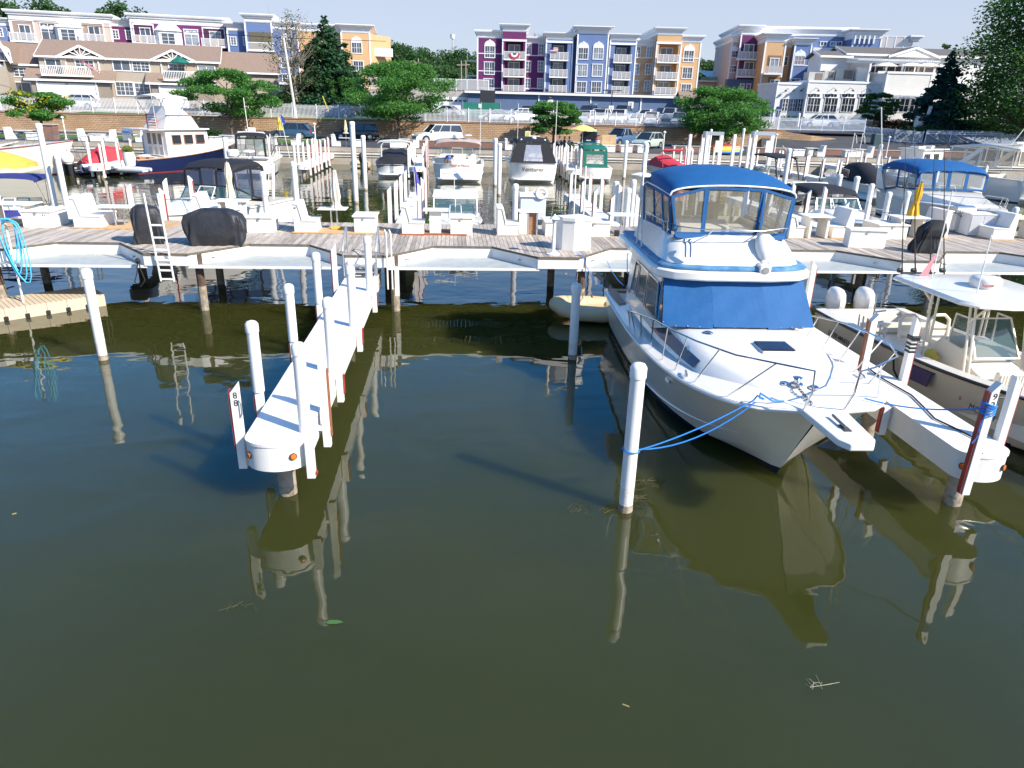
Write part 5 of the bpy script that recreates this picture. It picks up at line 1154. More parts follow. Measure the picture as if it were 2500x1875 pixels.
for yy, zz, ww in ((.7, 1.0, .95), (1.4, 1.5, .8), (2.4, 2.1, .5), (3.4, 1.9, .55), (4.4, 1.3, .8)):
    R_c.append([(ww, yy, .8), (ww * .8, yy, zz - .2), (ww * .3, yy, zz), (-ww * .3, yy, zz), (-ww * .8, yy, zz - .2), (-ww, yy, .8)])
MB().loft(R_c).build('boat_cover', REDC, t, True, 30)
MB().tube([(1.0, .3, .9), (.95, .0, 1.9), (-.95, .0, 1.9), (-1.0, .3, .9)], .03, 6).tube([(.9, 1.0, .9), (.85, .5, 2.7), (-.85, .5, 2.7), (-.9, 1.0, .9)], .03, 6).build('tow_arch', STEEL, t, True)
# 18 trawler
t = thing('trawler_yacht', 'white trawler yacht with navy hull, varnished trim and flybridge with white bimini', 'yacht', (-26.2, 61.2, 0), R_(-36))
hb, zs = hull(t, 11.0, 3.9, 1.05, 2.1, top=NAVY, stripe=NAVY, boot=mat('red_boot', (0, 0, 0)), cock=.26, sole=.7, gun=.2, rub=TEAK, bootz=.05, p=2.6)
cabin(t, [(2.9, 1.55, 1.0, 1.5, 3.15, .03), (6.6, 1.5, 1.3, 1.45, 3.2, .03), (7.0, 1.45, 1.3, 1.2, 3.0, .03)], name='cabin')
cabin(t, [(6.8, 1.2, 1.5, 1.1, 2.3, .06), (9.0, .8, 1.8, .6, 2.2, .04), (9.6, .4, 1.9, .3, 2.05, .02)], name='trunk_cabin')
MB().box(-1.75, 1.75, 1.4, 6.9, 3.2, 3.3).build('bridge_deck', GEL, t, bevel=.03)
for i in range(3):
    panel(t, [(-1.0 + i * .72, 2.86, 2.0), (-.36 + i * .72, 2.86, 2.0), (-.36 + i * .72, 2.86, 3.0), (-1.0 + i * .72, 2.86, 3.0)], GEL, mat('insect_screen', (.2, .2, .19), .7), .07, 'door_window')
    panel(t, [(-1.0 + i * .72, 2.86, 1.1), (-.36 + i * .72, 2.86, 1.1), (-.36 + i * .72, 2.86, 1.95), (-1.0 + i * .72, 2.86, 1.95)], GEL, mat('screen_pale', (.45, .45, .44), .7), .07, 'door_panel')
for s in (1, -1):
    for y0 in (3.4, 4.5, 5.6): panel(t, [(s * 1.57, y0, 2.1), (s * 1.57, y0 + .85, 2.1), (s * 1.53, y0 + .85, 2.85), (s * 1.53, y0, 2.85)], TEAK, DARKG, .05, 'side_window')
for i in range(3): panel(t, [(-1.2 + i * .8, 6.95, 2.35), (-.42 + i * .8, 6.95, 2.35), (-.42 + i * .8, 6.75, 3.05), (-1.2 + i * .8, 6.75, 3.05)], GEL, DARKG, .05, 'windshield')
R2 = [[(1.35, 3.0, 3.32), (1.35, 6.0, 3.32), (.8, 6.6, 3.32), (-.8, 6.6, 3.32), (-1.35, 6.0, 3.32), (-1.35, 3.0, 3.32)], [(1.25, 3.4, 4.3), (1.2, 5.5, 4.3), (.7, 6.0, 4.3), (-.7, 6.0, 4.3), (-1.2, 5.5, 4.3), (-1.25, 3.4, 4.3)]]
MB().loft(R2).build('flybridge', GEL, t, True, 30); MB().tube([(1.3, 3.3, 4.32), (1.22, 5.5, 4.34), (.7, 6.02, 4.34), (-.7, 6.02, 4.34), (-1.22, 5.5, 4.34), (-1.3, 3.3, 4.32)], .05, 6).build('varnished_cap', TEAK, t)
for k in range(5): MB().box(-.75, .55, 2.9, 2.96, 3.5 + k * .2, 3.56 + k * .2).build('seat_slat', REDP, t)
MB().box(-.75, -.68, 2.88, 2.94, 3.3, 4.4).box(.48, .55, 2.88, 2.94, 3.3, 4.4).build('seat_slat', REDP, t)
MB().loft([[(1.2, 3.4, 4.3), (1.1, 5.6, 4.3), (-1.1, 5.6, 4.3), (-1.2, 3.4, 4.3)], [(.9, 3.6, 5.0), (.9, 5.0, 4.85), (-.9, 5.0, 4.85), (-.9, 3.6, 5.0)]]).build('bridge_cover', mat('white_canvas', (.75, .75, .73), .8, bump=.3, bscale=5), t, True, 30)
arched_top(t, [(2.6, 1.5, 5.6, .2), (3.8, 1.55, 5.75, .22), (5.3, 1.45, 5.6, .18)], 0, 0, 0, MATS['white_canvas'], 'bimini', lip=.03)
for s in (1, -1):
    for yy in (2.7, 5.2): MB().tube([(s * 1.5, yy, 5.6), (s * 1.35, 3.9, 3.4)], .025, 6).build('bimini_frame', STEEL, t)
railrun(t, [(1.6, 1.5, 3.3), (1.6, 1.5, 4.1), (-1.6, 1.5, 4.1), (-1.6, 1.5, 3.3)], [((0, 1.5, 4.1), (0, 1.5, 3.3))], .02, name='deck_rail')
for s in (1.55,):
    l_ = MB()
    for k in range(8): l_.box(-1.45, -1.05, 1.42, 1.47, 1.3 + k * .26, 1.33 + k * .26)
    l_.build('ladder', STEEL, t)
MB().tube([(1.9, 2.0, 3.3), (1.9, 1.9, 6.8)], .02, 6).build('antenna', WHITE, t)
for x, y_ in ((.2, .9), (1.0, 1.2)): MB().box(x, x + .5, y_, y_ + .5, .75, 1.2).build('deck_chair', TEAK, t, bevel=.02)
t = thing('inflatable_dinghy', 'grey inflatable tender hanging across the stern of the trawler yacht', 'dinghy', (-24.9, 59.0, .45), R_(78))
MB().tube([(.5, -1.4, 0), (.5, 1.2, 0), (.3, 1.75, .1), (-.3, 1.75, .1), (-.5, 1.2, 0), (-.5, -1.4, 0)], [.14, .24, .24, .24, .24, .14], 10).build('tube', GREYH, t, True); MB().box(-.4, .4, -1.2, 1.3, -.15, -.08).build('floor', GEL, t)
# 19 tan dinghy with black outboard by the wall + jet boat
x, y = gnd(883, 408, 0)
t = thing('inflatable_dinghy', 'tan inflatable dinghy with black outboard tied by the sea wall', 'dinghy', (x, y - .6, 0), R_(10))
MB().tube([(.7, -1.0, .3), (.7, .8, .3), (.4, 1.5, .35), (-.4, 1.5, .35), (-.7, .8, .3), (-.7, -1.0, .3)], [.14, .25, .25, .25, .25, .14], 10).build('tube', DINGHY, t, True); MB().box(-.6, .6, -.9, 1.2, .05, .1).build('floor', DINGHY, t)
outboard(t, 0, -.7, .6, BLACK, 1.1)
# ================================================================ DOCK FURNITURE
def C1(x, y, z=DZ): return gnd(x / 3.568, 250 + y / 3.568, z)
def C2(x, y, z=DZ): return gnd(560 + x / 3.568, 260 + y / 3.568, z)
def C3(x, y, z=DZ): return gnd(1100 + x / 4.096, 280 + y / 4.096, z)
def C4(x, y, z=DZ): return gnd(1860 + x / 3.456, 290 + y / 3.456, z)
BV = .012
def onD(t, z=DZ):
    if abs(z - DZ) < 1e-3: t.scale = (DS,) * 3
def bench(p, lab, w_=.85, d=1.15, h=1.02, flip=1, z=DZ, rz=0, mt=WHITE, plinth=TIMBER, grp='white box benches on the dock'):
    """high backed locker bench: profile seen from the front, flip=1 back on the left"""
    t = thing('bench', lab, 'bench', (p[0], p[1], z), rz, grp); onD(t, z)
    f = lambda pts: [((x if flip > 0 else w_ - x), zz) for x, zz in pts]
    MB().prism_y(f([(.02, 0), (w_, 0), (w_, .42), (.3, .42), (.18, h - .08), (.02, h - .04)]), 0.03, d - .03).build('locker', mt, t, bevel=BV)
    MB().prism_y(f([(.28, .425), (w_ + .03, .425), (w_ + .03, .475), (.30, .475)]), 0, d).build('seat', WHITE, t, bevel=.01)
    MB().prism_y(f([(-.02, h - .035), (.18, h - .075), (.31, .46), (.36, .48), (.24, h), (.2, h + .02), (-.02, h + .02)]), 0, d).build('backrest', WHITE, t, bevel=.015)
    if plinth: MB().box(-.04, w_ + .04, -.05, d + .02, .004, .045).build('plinth', plinth, t)
    return t
def locker(p, lab, w_=1.1, d=.9, h=.56, z=DZ, rz=0, mt=WHITE, over=.04, grp='white storage lockers on the dock', name='storage_locker', lidm=WHITE):
    t = thing(name, lab, 'locker', (p[0], p[1], z), rz, grp); onD(t, z)
    MB().box(0, w_, 0, d, .0, h).build('chest', mt, t, bevel=BV)
    MB().box(-over, w_ + over, -over, d + over, h + .002, h + .06).build('lid', lidm, t, bevel=BV)
    MB().box(w_ * .5 - .04, w_ * .5 + .04, -over - .012, -over, h - .06, h + .03).build('latch', ALU, t)
    return t
def table(p, lab, w_=1.1, d=.8, h=.75, legs='poles', z=DZ, rz=0, grp='white tables on the dock', topm=WHITE, col2=IVORY):
    """p is the front left corner of the table top's footprint"""
    t = thing('table', lab, 'table', (p[0], p[1], z), rz, grp); onD(t, z)
    MB().box(0, w_, 0, d, h - .04, h).build('table_top', topm, t, bevel=.008)
    if legs == 'poles':
        for x in (w_ * .42, w_ * .6): MB().tube([(x, d * .5 + (x > w_ * .5) * .15, 0), (x, d * .5 + (x > w_ * .5) * .15, h - .04)], .03, 8).build('leg', ALU, t)
    elif legs == 'pedestal': MB().box(w_ * .25, w_ * .7, d * .2, d * .8, 0, h - .042).build('pedestal', col2, t, bevel=BV)
    elif legs == 'one': MB().lathe([(.16, 0), (.16, .02), (.03, .03), (.03, h - .04)], w_ / 2, d / 2, 12).build('pedestal', ALU, t)
    elif legs == 'panels':
        for x in (w_ * .12, w_ * .78): MB().box(x, x + .1, d * .1, d * .9, 0, h - .042).build('leg', col2, t, bevel=BV)
    return t
def deckpad(x0, x1, y0, y1, lab, mt=TIMBER, z=DZ):
    t = thing('timber_platform', lab, 'platform', (x0, y0, z)); onD(t, z); n = int((y1 - y0) / .14)
    bd = MB().box(0, x1 - x0, 0, .132, .01, .05).build('board', mt, t)
    for i in range(1, n): share('board', bd.data, t, (0, i * .14, 0))
    return t
def umbrella_closed(x, y, z0, z1, mt, lab, r=.16, flare=.24, pole=ALU, tie=.45, seed=1):
    t = thing('closed_umbrella', lab, 'umbrella', (x, y, 0))
    MB().tube([(0, 0, z0), (0, 0, z1 + .05)], .022, 8).build('pole', pole, t)
    h0 = lerp(z0, z1, .0); zb = z1 - 1.22
    R = []; rr = random.Random(seed)
    ph = rr.random() * 6
    for k in range(11):
        f = k / 10; z = lerp(zb, z1, f)
        rad = (flare * (1 - f / tie) + r * .62 * (f / tie)) if f < tie else lerp(r * .62, r, min(1, (f - tie) / .2)) if f < tie + .2 else lerp(r, .05, (f - tie - .2) / (1 - tie - .2)) if f > tie + .2 else r
        R.append([(rad * (1 + .22 * math.sin(a * 8 + ph + f * 3)) * math.cos(a), rad * (1 + .22 * math.sin(a * 8 + ph + f * 3)) * math.sin(a), z) for a in [2 * math.pi * j / 28 for j in range(28)]])
    MB().loft(R).build('canvas', mt, t, True, 70)
    zt = lerp(zb, z1, tie); MB().tube([(r * .7 * math.cos(a), r * .7 * math.sin(a), zt) for a in [i * math.pi / 5 for i in range(10)]], .02, 5, closed=True).build('tie_strap', mt, t)
    return t
def umbrella_open(x, y, zb, z1, R0, mt, lab, val=.14, n=8):
    t = thing('open_umbrella', lab, 'umbrella', (x, y, 0))
    MB().tube([(0, 0, zb), (0, 0, z1)], .025, 8).build('pole', WHITE, t)
    N_ = n * 6; rings = []
    for f in (0, .3, .6, .85, 1.0):
        rings.append([(R0 * f * (1 - .03 * math.cos(n * a) * f) * math.cos(a) + .001, R0 * f * (1 - .03 * math.cos(n * a) * f) * math.sin(a), z1 - .5 * (R0 / 1.5) * f ** 1.35 - .03 * f * (1 - abs(math.cos(n * a / 2)))) for a in [2 * math.pi * j / N_ for j in range(N_)]])
    m = MB().loft(rings, caps=False); m.build('canopy', mt, t, True, 60)
    o = rings[-1]; m = MB()
    lo = [(x_ * 1.01, y_ * 1.01, z_ - val * (.75 + .25 * abs(math.sin(n * 2 * math.pi * j / N_)))) for j, (x_, y_, z_) in enumerate(o)]
    m.loft([[(a, b, c - .004) for a, b, c in o], lo], caps=False).build('valance', mt, t, True, 60)
    for j in range(n):
        a = 2 * math.pi * (j + .5) / n; MB().tube([(0, 0, z1 - .06), (R0 * .95 * math.cos(a), R0 * .95 * math.sin(a), z1 - .5 * (R0 / 1.5) - .03)], .01, 4).build('rib', ALU, t)
    MB().ball((0, 0, z1 + .04), .04, 6).build('finial', WHITE, t)
    return t
def lamp(x, y, z, h, lab, grp, s=1):
    t = thing('lamp_post', lab, 'lamp post', (x, y, z), 0, grp); onD(t, z)
    MB().lathe([(.2 * s, 0), (.2 * s, .03), (.1 * s, .06), (.055 * s, .12), (.045 * s, h - .25)], n=16).build('post', WHITE, t, True, 40)
    MB().lathe([(.05 * s, h - .25), (.075 * s, h - .2), (.075 * s, h - .12)], n=12).build('globe', LAMPG, t, True)
    MB().lathe([(.15 * s, h - .12), (.13 * s, h - .08), (.04 * s, h - .02), (.015 * s, h + .03)], n=16).build('hood', WHITE, t, True, 40)
    return t

# left group
p = C1(-40, 1080); tb = table((p[0] - .35, p[1]), 'white table with panel legs at the far left under the yellow umbrella', 1.75, .9, .8, 'panels')
deckpad(p[0] - 1.5, p[0] + .9, p[1] - .05, p[1] + 1.5, 'timber platform under the leftmost table')
ux, uy = C1(55, 1020); umbrella_open(ux - .28, uy + .4, DZ, 3.98, 1.27, YELC, 'large open yellow umbrella cut by the left edge of the picture')
p = C1(205, 1090); lk = locker(p, 'white storage locker marked 86 on its front', 1.05, 1.15, .55)
for i, ch in enumerate('86'): text(ch, .09, BLACK, (.75 + i * .08, -.006, .45), (R_(90), 0, 0), lk, 'locker_number', thick=.002)
p = C1(640, 1098); bench(p, 'high backed white bench on timber boards left of the narrow covered grill', 1.0, 1.35, 1.1)
deckpad(p[0] - .05, p[0] + 3.3, p[1] - .06, p[1] + 1.5, 'pale timber platform under the high backed bench and table', TIMBER)
p2 = C1(1045, 1100); table((p2[0] - .75, p2[1] - .05), 'white table on two aluminium poles beside the narrow covered grill', 1.4, .75, .78)
p = C1(1735, 1035); 
bench((p[0] - .2, p[1] + .1), 'white bench half hidden behind the wide covered grill', .95, 1.2, 1.0)
p = C1(1905, 1040); table((p[0] - .1, p[1] - .1), 'white table behind the wide covered grill with the beige umbrella', 1.25, .85, .82, 'panels')
umbrella_closed(*[C1(2010, 1010)[0] + .0, C1(2010, 1010)[1] + .3], DZ + .7, 3.62, BEIGEC, 'closed beige umbrella tied with cord behind the wide covered grill', r=.13, flare=.15, seed=4)  # top heights of the closed dock umbrellas were also scaled about the camera
p = C2(155, 1100); locker(p, 'white storage locker right of the wide covered grill', .92, 1.0, .52)
# covered grills
def cover(t, pts, name='grill_cover', mt=COVERG, seed=1, amp=.03):
    """pts: (z, x0, x1, y0, y1) sections of a draped cover"""
    onD(t)
    rr = random.Random(seed); ph = [rr.random() * 6 for _ in range(4)]; n = 64; R = []
    fine = []
    for a, b in zip(pts, pts[1:]):
        for k in range(4): fine.append(tuple(lerp(u, v, k / 4) for u, v in zip(a, b)))
    fine.append(pts[-1])
    zmin, zmax = pts[0][0], pts[-1][0]
    for (z, x0, x1, y0, y1) in fine:
        f = 1 - (z - zmin) / (zmax - zmin); r = []
        for j in range(n):
            a = 2 * math.pi * j / n; ca, sa = math.cos(a), math.sin(a); e = .38
            ux_ = math.copysign(abs(ca) ** e, ca); uy_ = math.copysign(abs(sa) ** e, sa)
            wv = 1.5 * amp * (abs(math.sin(5 * a + ph[0] + 2.5 * f)) * 1.1 + math.sin(13 * a + ph[1] - 2 * f) * .4 + math.sin(4 * a + ph[2] + 5 * f)) * (.25 + f)
            r.append((lerp(x0, x1, (ux_ + 1) / 2) + ux_ * wv, lerp(y0, y1, (uy_ + 1) / 2) + uy_ * wv, z + .02 * math.sin(3 * a + ph[3]) * f))
        R.append(r)
    MB().loft(R).build(name, mt, t, True, 50)
p = C1(1190, 1240)
t = thing('covered_grill', 'narrow tall grill under a charcoal cover left of the white ladder', 'grill', (p[0], p[1] + .0, DZ), R_(14))
cover(t, [(.0, .02, .78, .0, .62), (.3, -.02, .8, -.02, .62), (.95, -.05, .78, -.02, .6), (1.15, .0, .7, .02, .56), (1.24, .12, .42, .1, .5)], seed=2)
MB().lathe([(.02, 0), (.02, .006)], n=8).build('cord_stop', IVORY, t, loc=(.3, -.06, .62)).rotation_euler = (R_(90), 0, 0)
p = C1(1640, 1250)
t = thing('covered_grill', 'wide grill under a pleated charcoal cover right of the white ladder', 'grill', (p[0], p[1], DZ), R_(3))
cover(t, [(.0, .08, 1.62, .02, .65), (.25, -.02, 1.72, -.03, .68), (.75, -.1, 1.78, -.03, .68), (.98, -.06, 1.7, .0, .64), (1.12, .3, 1.45, .08, .56), (1.18, .5, 1.3, .2, .45)], seed=5, amp=.035)
# ladder
p = C1(1430, 1310)
t = thing('dock_ladder', 'tall white ladder leaning over the dock edge between the covered grills', 'ladder', (-8.25, 20.35, .632), 0); onD(t)
for s in (0, .4): MB().tube([(s, 0, .35), (s - .1, -.02, 3.05)], .032, 8).build('stile', WHITE, t)
for k, zz in enumerate((.42, .7, .88, 1.02, 1.35, 1.72, 2.1)): MB().box(.0 - zz * .035, .4 - zz * .035, -.03, .03, zz - .025, zz + .025).build('rung', WHITE, t)
MB().box(-.05, .5, .05, .1, .85, 1.05).build('bracket', WHITE, t)
t = thing('coiled_line', 'black line looped on a cleat at the dock corner left of the ladder', 'rope', (-8.8, 20.4, 1.48))
MB().tube([(0, 0, .1), (-.05, -.08, -.3), (-.15, -.1, -.55), (0, -.12, -.68), (.14, -.1, -.5), (.06, -.08, -.2), (0, 0, .05)], .016, 6).ball((0, -.02, .03), .08, 6).build('loop', ROPEK, t, True)
t = thing('hanging_line', 'pair of pale lines hanging from the fascia left of the narrow grill', 'rope', (-10.6, 21.9, .6))
MB().tube([(-.06, 0, .85), (-.07, 0, .0), (-.2, 0, -.0)], .015, 6).build('line', BEIGEC, t); MB().tube([(.04, 0, .85), (.06, 0, .1), (.0, 0, -.0)], .015, 6).build('line', BEIGEC, t)
# middle groups
p = C2(562, 1104); b89 = bench(p, 'white bench with 89 on its back left of the closed beige umbrella', .83, 1.1, 1.08); text('89', .09, BLACK, (.1, .022, .9), (R_(90), 0, 0), b89, 'locker_number', thick=.002)
deckpad(p[0] - .05, p[0] + 3.4, p[1] - .06, p[1] + 1.3, 'pale timber platform under the umbrella table')
p = C2(927, 1085); table((p[0] - .55, p[1] - .1), 'white table on two poles holding the closed beige umbrella', 1.05, .75, .82)
MB().box(p[0] - .16, p[0] + .16, p[1] + .05, p[1] + .35, DZ + .055, DZ + .11).build('yellow_base_ring', YELC)
tag(bpy.data.objects['yellow_base_ring'], 'small yellow umbrella base on the timber platform', 'umbrella base')
umbrella_closed(p[0] + .03, p[1] + .25, DZ + .7, DZ + 1.95, mat('pale_beige_canvas', (.62, .54, .44), .8, bump=.3), 'tall closed pale beige umbrella standing on the white table left of pier 88', r=.15, flare=.2, tie=.12, seed=3)
p = C2(1090, 1106); locker(p, 'white locker at the right end of the timber platform by the dock steps', .78, 1.0, .6, over=.06)
p = C2(1498, 1120); bench(p, 'white bench left of the pedestal table in the middle of the dock', .83, 1.0, 1.05, mt=IVORY, plinth=mat('red_pallet', (.32, .1, .05), .8, var=.3))
p = C2(1762, 1115); table((p[0] - .28, p[1] - .1), 'white table on a square pedestal in the middle of the dock', .95, .75, .9, 'pedestal')
p = C2(1925, 1122); locker(p, 'ivory locker right of the pedestal table', .82, .85, .62, mt=IVORY, over=.05)
deckpad(C2(1500, 1100)[0], p[0] + .82, p[1] - .04, p[1] + .9, 'red brown pallet under the pedestal table set', MATS['red_pallet'])
p = C3(462, 1215); bench(p, 'white bench left of the small cupboard table with its door open', .8, 1.0, 1.05, mt=IVORY, plinth=CONC)
t = thing('cupboard_table', 'white table over a small cupboard with its slatted door open', 'cupboard', (*C3(680, 1200), DZ)); onD(t)
MB().box(-.02, .95, -.05, .75, .83, .87).build('table_top', WHITE, t, bevel=.01)
MB().box(.32, .38, 0, .6, 0, .828).box(.66, .72, 0, .6, 0, .828).box(.38, .66, .55, .6, 0, .828).build('cupboard_side', ALU, t)
MB().box(.38, .66, .1, .545, .02, .8).build('cupboard_inside', TEAK, t)
MB().box(0, .3, -.06, -.02, .02, .78).build('cupboard_door', IVORY, t)
sd = MB()
for k in range(14): sd.box(.03, .27, -.068, -.06, .06 + k * .05, .09 + k * .05)
sd.build('slat', IVORY, t)
p = C3(945, 1212); locker(p, 'ivory locker behind the white lamp post', .8, 1.1, .5, mt=IVORY, over=.05)
t = thing('dock_box', 'white dock station box carrying a white life ring behind the open cupboard', 'cabinet', (*C3(700, 1060), DZ)); onD(t); 
MB().box(0, 1.1, .3, .9, 0, .95).build('chest', mat('pale_blue_white', (.62, .66, .72), .5), t, bevel=.02); MB().prism_x([(.22, .96), (.98, .96), (.9, 1.12), (.3, 1.12)], -.05, 1.15).build('lid', WHITE, t, bevel=.02); MB().lathe([(.09, 1.12), (.09, 1.28), (.05, 1.32)], .25, .6, 12).build('vent_cap', WHITE, t, True)
t = thing('life_ring', 'white life ring hanging on the dock station box', 'life ring', (C3(700, 1060)[0] + .78, C3(700, 1060)[1] + .22, DZ + 1.0)); onD(t)
MB().tube([(.21 * math.cos(a), 0, .21 * math.sin(a)) for a in [i * math.pi / 12 for i in range(24)]], .055, 10, closed=True).build('ring', WHITE, t, True); 
for a in (.8, 2.4, 3.9, 5.5): MB().tube([(.15 * math.cos(a), -.02, .15 * math.sin(a)), (.02, -.03, -.02)], .012, 5).build('cord', BEIGEC, t)
lx, ly = C3(1025, 1395); lamp(lx, ly, DZ, 1.28, 'white dock lamp post with conical hood standing at the dock corner', None, 1.15)
for o in (): pass
p = C3(1245, 1375)
t = thing('corner_locker', 'white cut cornered locker at the dock edge right of the lamp post', 'locker', (p[0] - .27, p[1] + .02, DZ), R_(24)); onD(t)
def octo(w_, d, c, o=0): return [(c - o * .4, -o), (w_ + o, -o), (w_ + o, d + o), (-o, d + o), (-o, c - o * .4)]
MB().prism(octo(.98, .72, .3), 0, .98).build('chest', WHITE, t, bevel=BV); MB().prism(octo(.98, .72, .3, .035), .982, 1.12).build('lid', WHITE, t, bevel=.02)
p = C3(1470, 1222); locker((p[0] - .7, p[1]), 'ivory locker behind the cut cornered locker', 1.25, .9, .5, mt=IVORY, over=.04)
p = C3(1745, 1205); table((p[0] - .6, p[1] - .3), 'white table on two poles beside the yacht canopy', 1.15, .8, .8)
MB().box(0, .16, 0, .16, 0, .2).build('bucket', BLACK, None, loc=(*C3(1640, 1218), DZ), bevel=.02); tag(bpy.data.objects['bucket'], 'small dark bucket on the dock under the pole table', 'bucket')
for i, (x_, y_) in enumerate(((1238, 1050), (1335, 1060))):
    q = C3(x_, y_); tt = tag(MB().tube([(0, 0, 0), (0, .1, 2.0)], .028, 8).build('thin_pole', WHITE, None), 'thin white pole behind the corner locker, %s of the pair' % ('left' if i == 0 else 'right'), 'pole', 'thin white poles'); tt.location = (q[0], q[1] + .2, DZ)
# right groups
p = C4(220, 1015); bench(p, 'low white bench next to the yacht canopy', .62, .9, .88, mt=IVORY, plinth=CONC)
p = C4(440, 1010); table((p[0] - .35, p[1] - .1), 'white table on a square leg right of the yacht canopy', 1.05, 1.0, .85, 'panels')
p = C4(565, 1010); bench((p[0] + .1, p[1]), 'white high backed bench facing left right of the yacht', .85, 1.2, 1.1, flip=-1, mt=IVORY)
p = C4(705, 1085); t = locker((p[0] + .05, p[1] - .05), 'white angled locker on the dock edge in front of the right hand benches', 1.3, .6, .62, rz=R_(-10), over=.04)
p = C4(880, 1020); locker((p[0] + .45, p[1] + .1), 'ivory low locker behind the angled white locker', 1.2, 1.2, .52, mt=IVORY, over=.05)
p = C4(1240, 1010); table((p[0] - .55, p[1] - .1), 'white table with the orange yellow umbrella standing in it', 1.35, 1.0, .82, 'panels')
p = C4(1270, 1000); umbrella_closed(p[0] - .1, p[1] + .3, DZ, 3.57, ORY, 'closed orange yellow umbrella leaning over the table right of the yacht', r=.12, flare=.22, pole=BLACK, seed=8).rotation_euler = (0, R_(3), 0)
p = C4(1400, 1020); bench((p[0] + .05, p[1] + .1), 'white high backed bench behind the slim covered grill', .85, 1.25, 1.1, flip=-1, mt=IVORY)
p = C4(1330, 1140)
t = thing('covered_grill', 'small round kettle grill under a black cover on the right part of the dock', 'grill', (p[0], p[1] + .05, DZ), R_(-6))
cover(t, [(.02, -.12, .55, 0, .5), (.2, -.1, .6, 0, .5), (.52, .05, .6, .05, .45), (.62, .02, .68, .0, .5), (.85, .06, .8, -.02, .55), (1.05, .25, .8, .05, .5), (1.15, .4, .72, .15, .4)], seed=9, mt=BLACKC, amp=.03)
MB().tube([(.5, .2, 0), (.5, .2, .3)], .02, 6).build('leg', BLACK, t)
p = C4(1710, 985)
t = thing('dock_cabinet', 'grey white beadboard cabinet with two doors at the right of the dock', 'cabinet', (p[0], p[1] - .1, DZ), R_(-8)); onD(t)
MB().box(0, 1.05, 0, .95, .03, .86).build('carcass', WHITE, t, bevel=.01); MB().box(-.03, 1.08, -.03, 1.0, .862, .9).build('cabinet_top', WHITE, t, bevel=.01); MB().box(.0, 1.05, .0, .9, .0, .03).build('plinth', EDGE, t)
for i in range(2):
    MB().box(.04 + i * .49, .51 + i * .49, -.02, -.002, .08, .82).build('door', mat('pale_grey_paint', (.6, .6, .61), .5), t); bd = MB()
    for k in range(7): bd.box(.06 + i * .49 + k * .064, .065 + i * .49 + k * .064, -.026, -.02, .1, .8)
    bd.build('beading', IVORY, t)
p = C4(1900, 1022); t = bench((p[0] + .15, p[1] - .05), 'white framed bench right of the beadboard cabinet', .95, 1.1, 1.02, flip=-1)
p = C4(2130, 1020); table((p[0] - .35, p[1] - .1), 'white table at the right edge of the dock', 1.4, 1.0, .86, 'panels')
p = C4(2140, 1000); umbrella_closed(p[0] + .1, p[1] + .3, DZ, 3.44, mat('lemon_canvas', (.75, .66, .06), .75, bump=.3), 'closed lemon yellow umbrella at the right edge of the picture', r=.13, flare=.22, pole=BLACK, seed=12).rotation_euler = (0, R_(7), 0)
def gas_grill(x, y, z, lab, lidm, rz=0):
    t = thing('gas_grill', lab, 'grill', (x, y, z), rz); onD(t, z)
    MB().box(-.4, .4, -.25, .25, .1, .75).build('grill_cart', ALU, t, bevel=.02); MB().box(-.75, .75, -.22, .22, .76, .8).build('side_shelf', ALU, t); MB().prism_x([(-.26, .82), (.26, .82), (.22, 1.0), (.05, 1.12), (-.14, 1.1), (-.25, .98)], -.42, .42).build('grill_lid', lidm, t, bevel=.02)
    MB().tube([(-.3, -.3, .95), (.3, -.3, .95)], .015, 6).build('handle', STEEL, t)
    for k in range(3): MB().lathe([(.03, 0), (.03, .03)], n=8).build('knob', BLACK, t, loc=(-.2 + k * .2, -.25, .7)).rotation_euler = (R_(90), 0, 0)
p = C4(790, 830, 1.2); gas_grill(p[0], 26.0, DZ, 'silver gas grill at the rear edge of the dock right of the yacht', STEEL)
p = C4(2045, 850, 1.2); gas_grill(p[0] + .2, 26.0, DZ, 'gas grill with black lid at the rear of the dock near the right edge', BLACK)

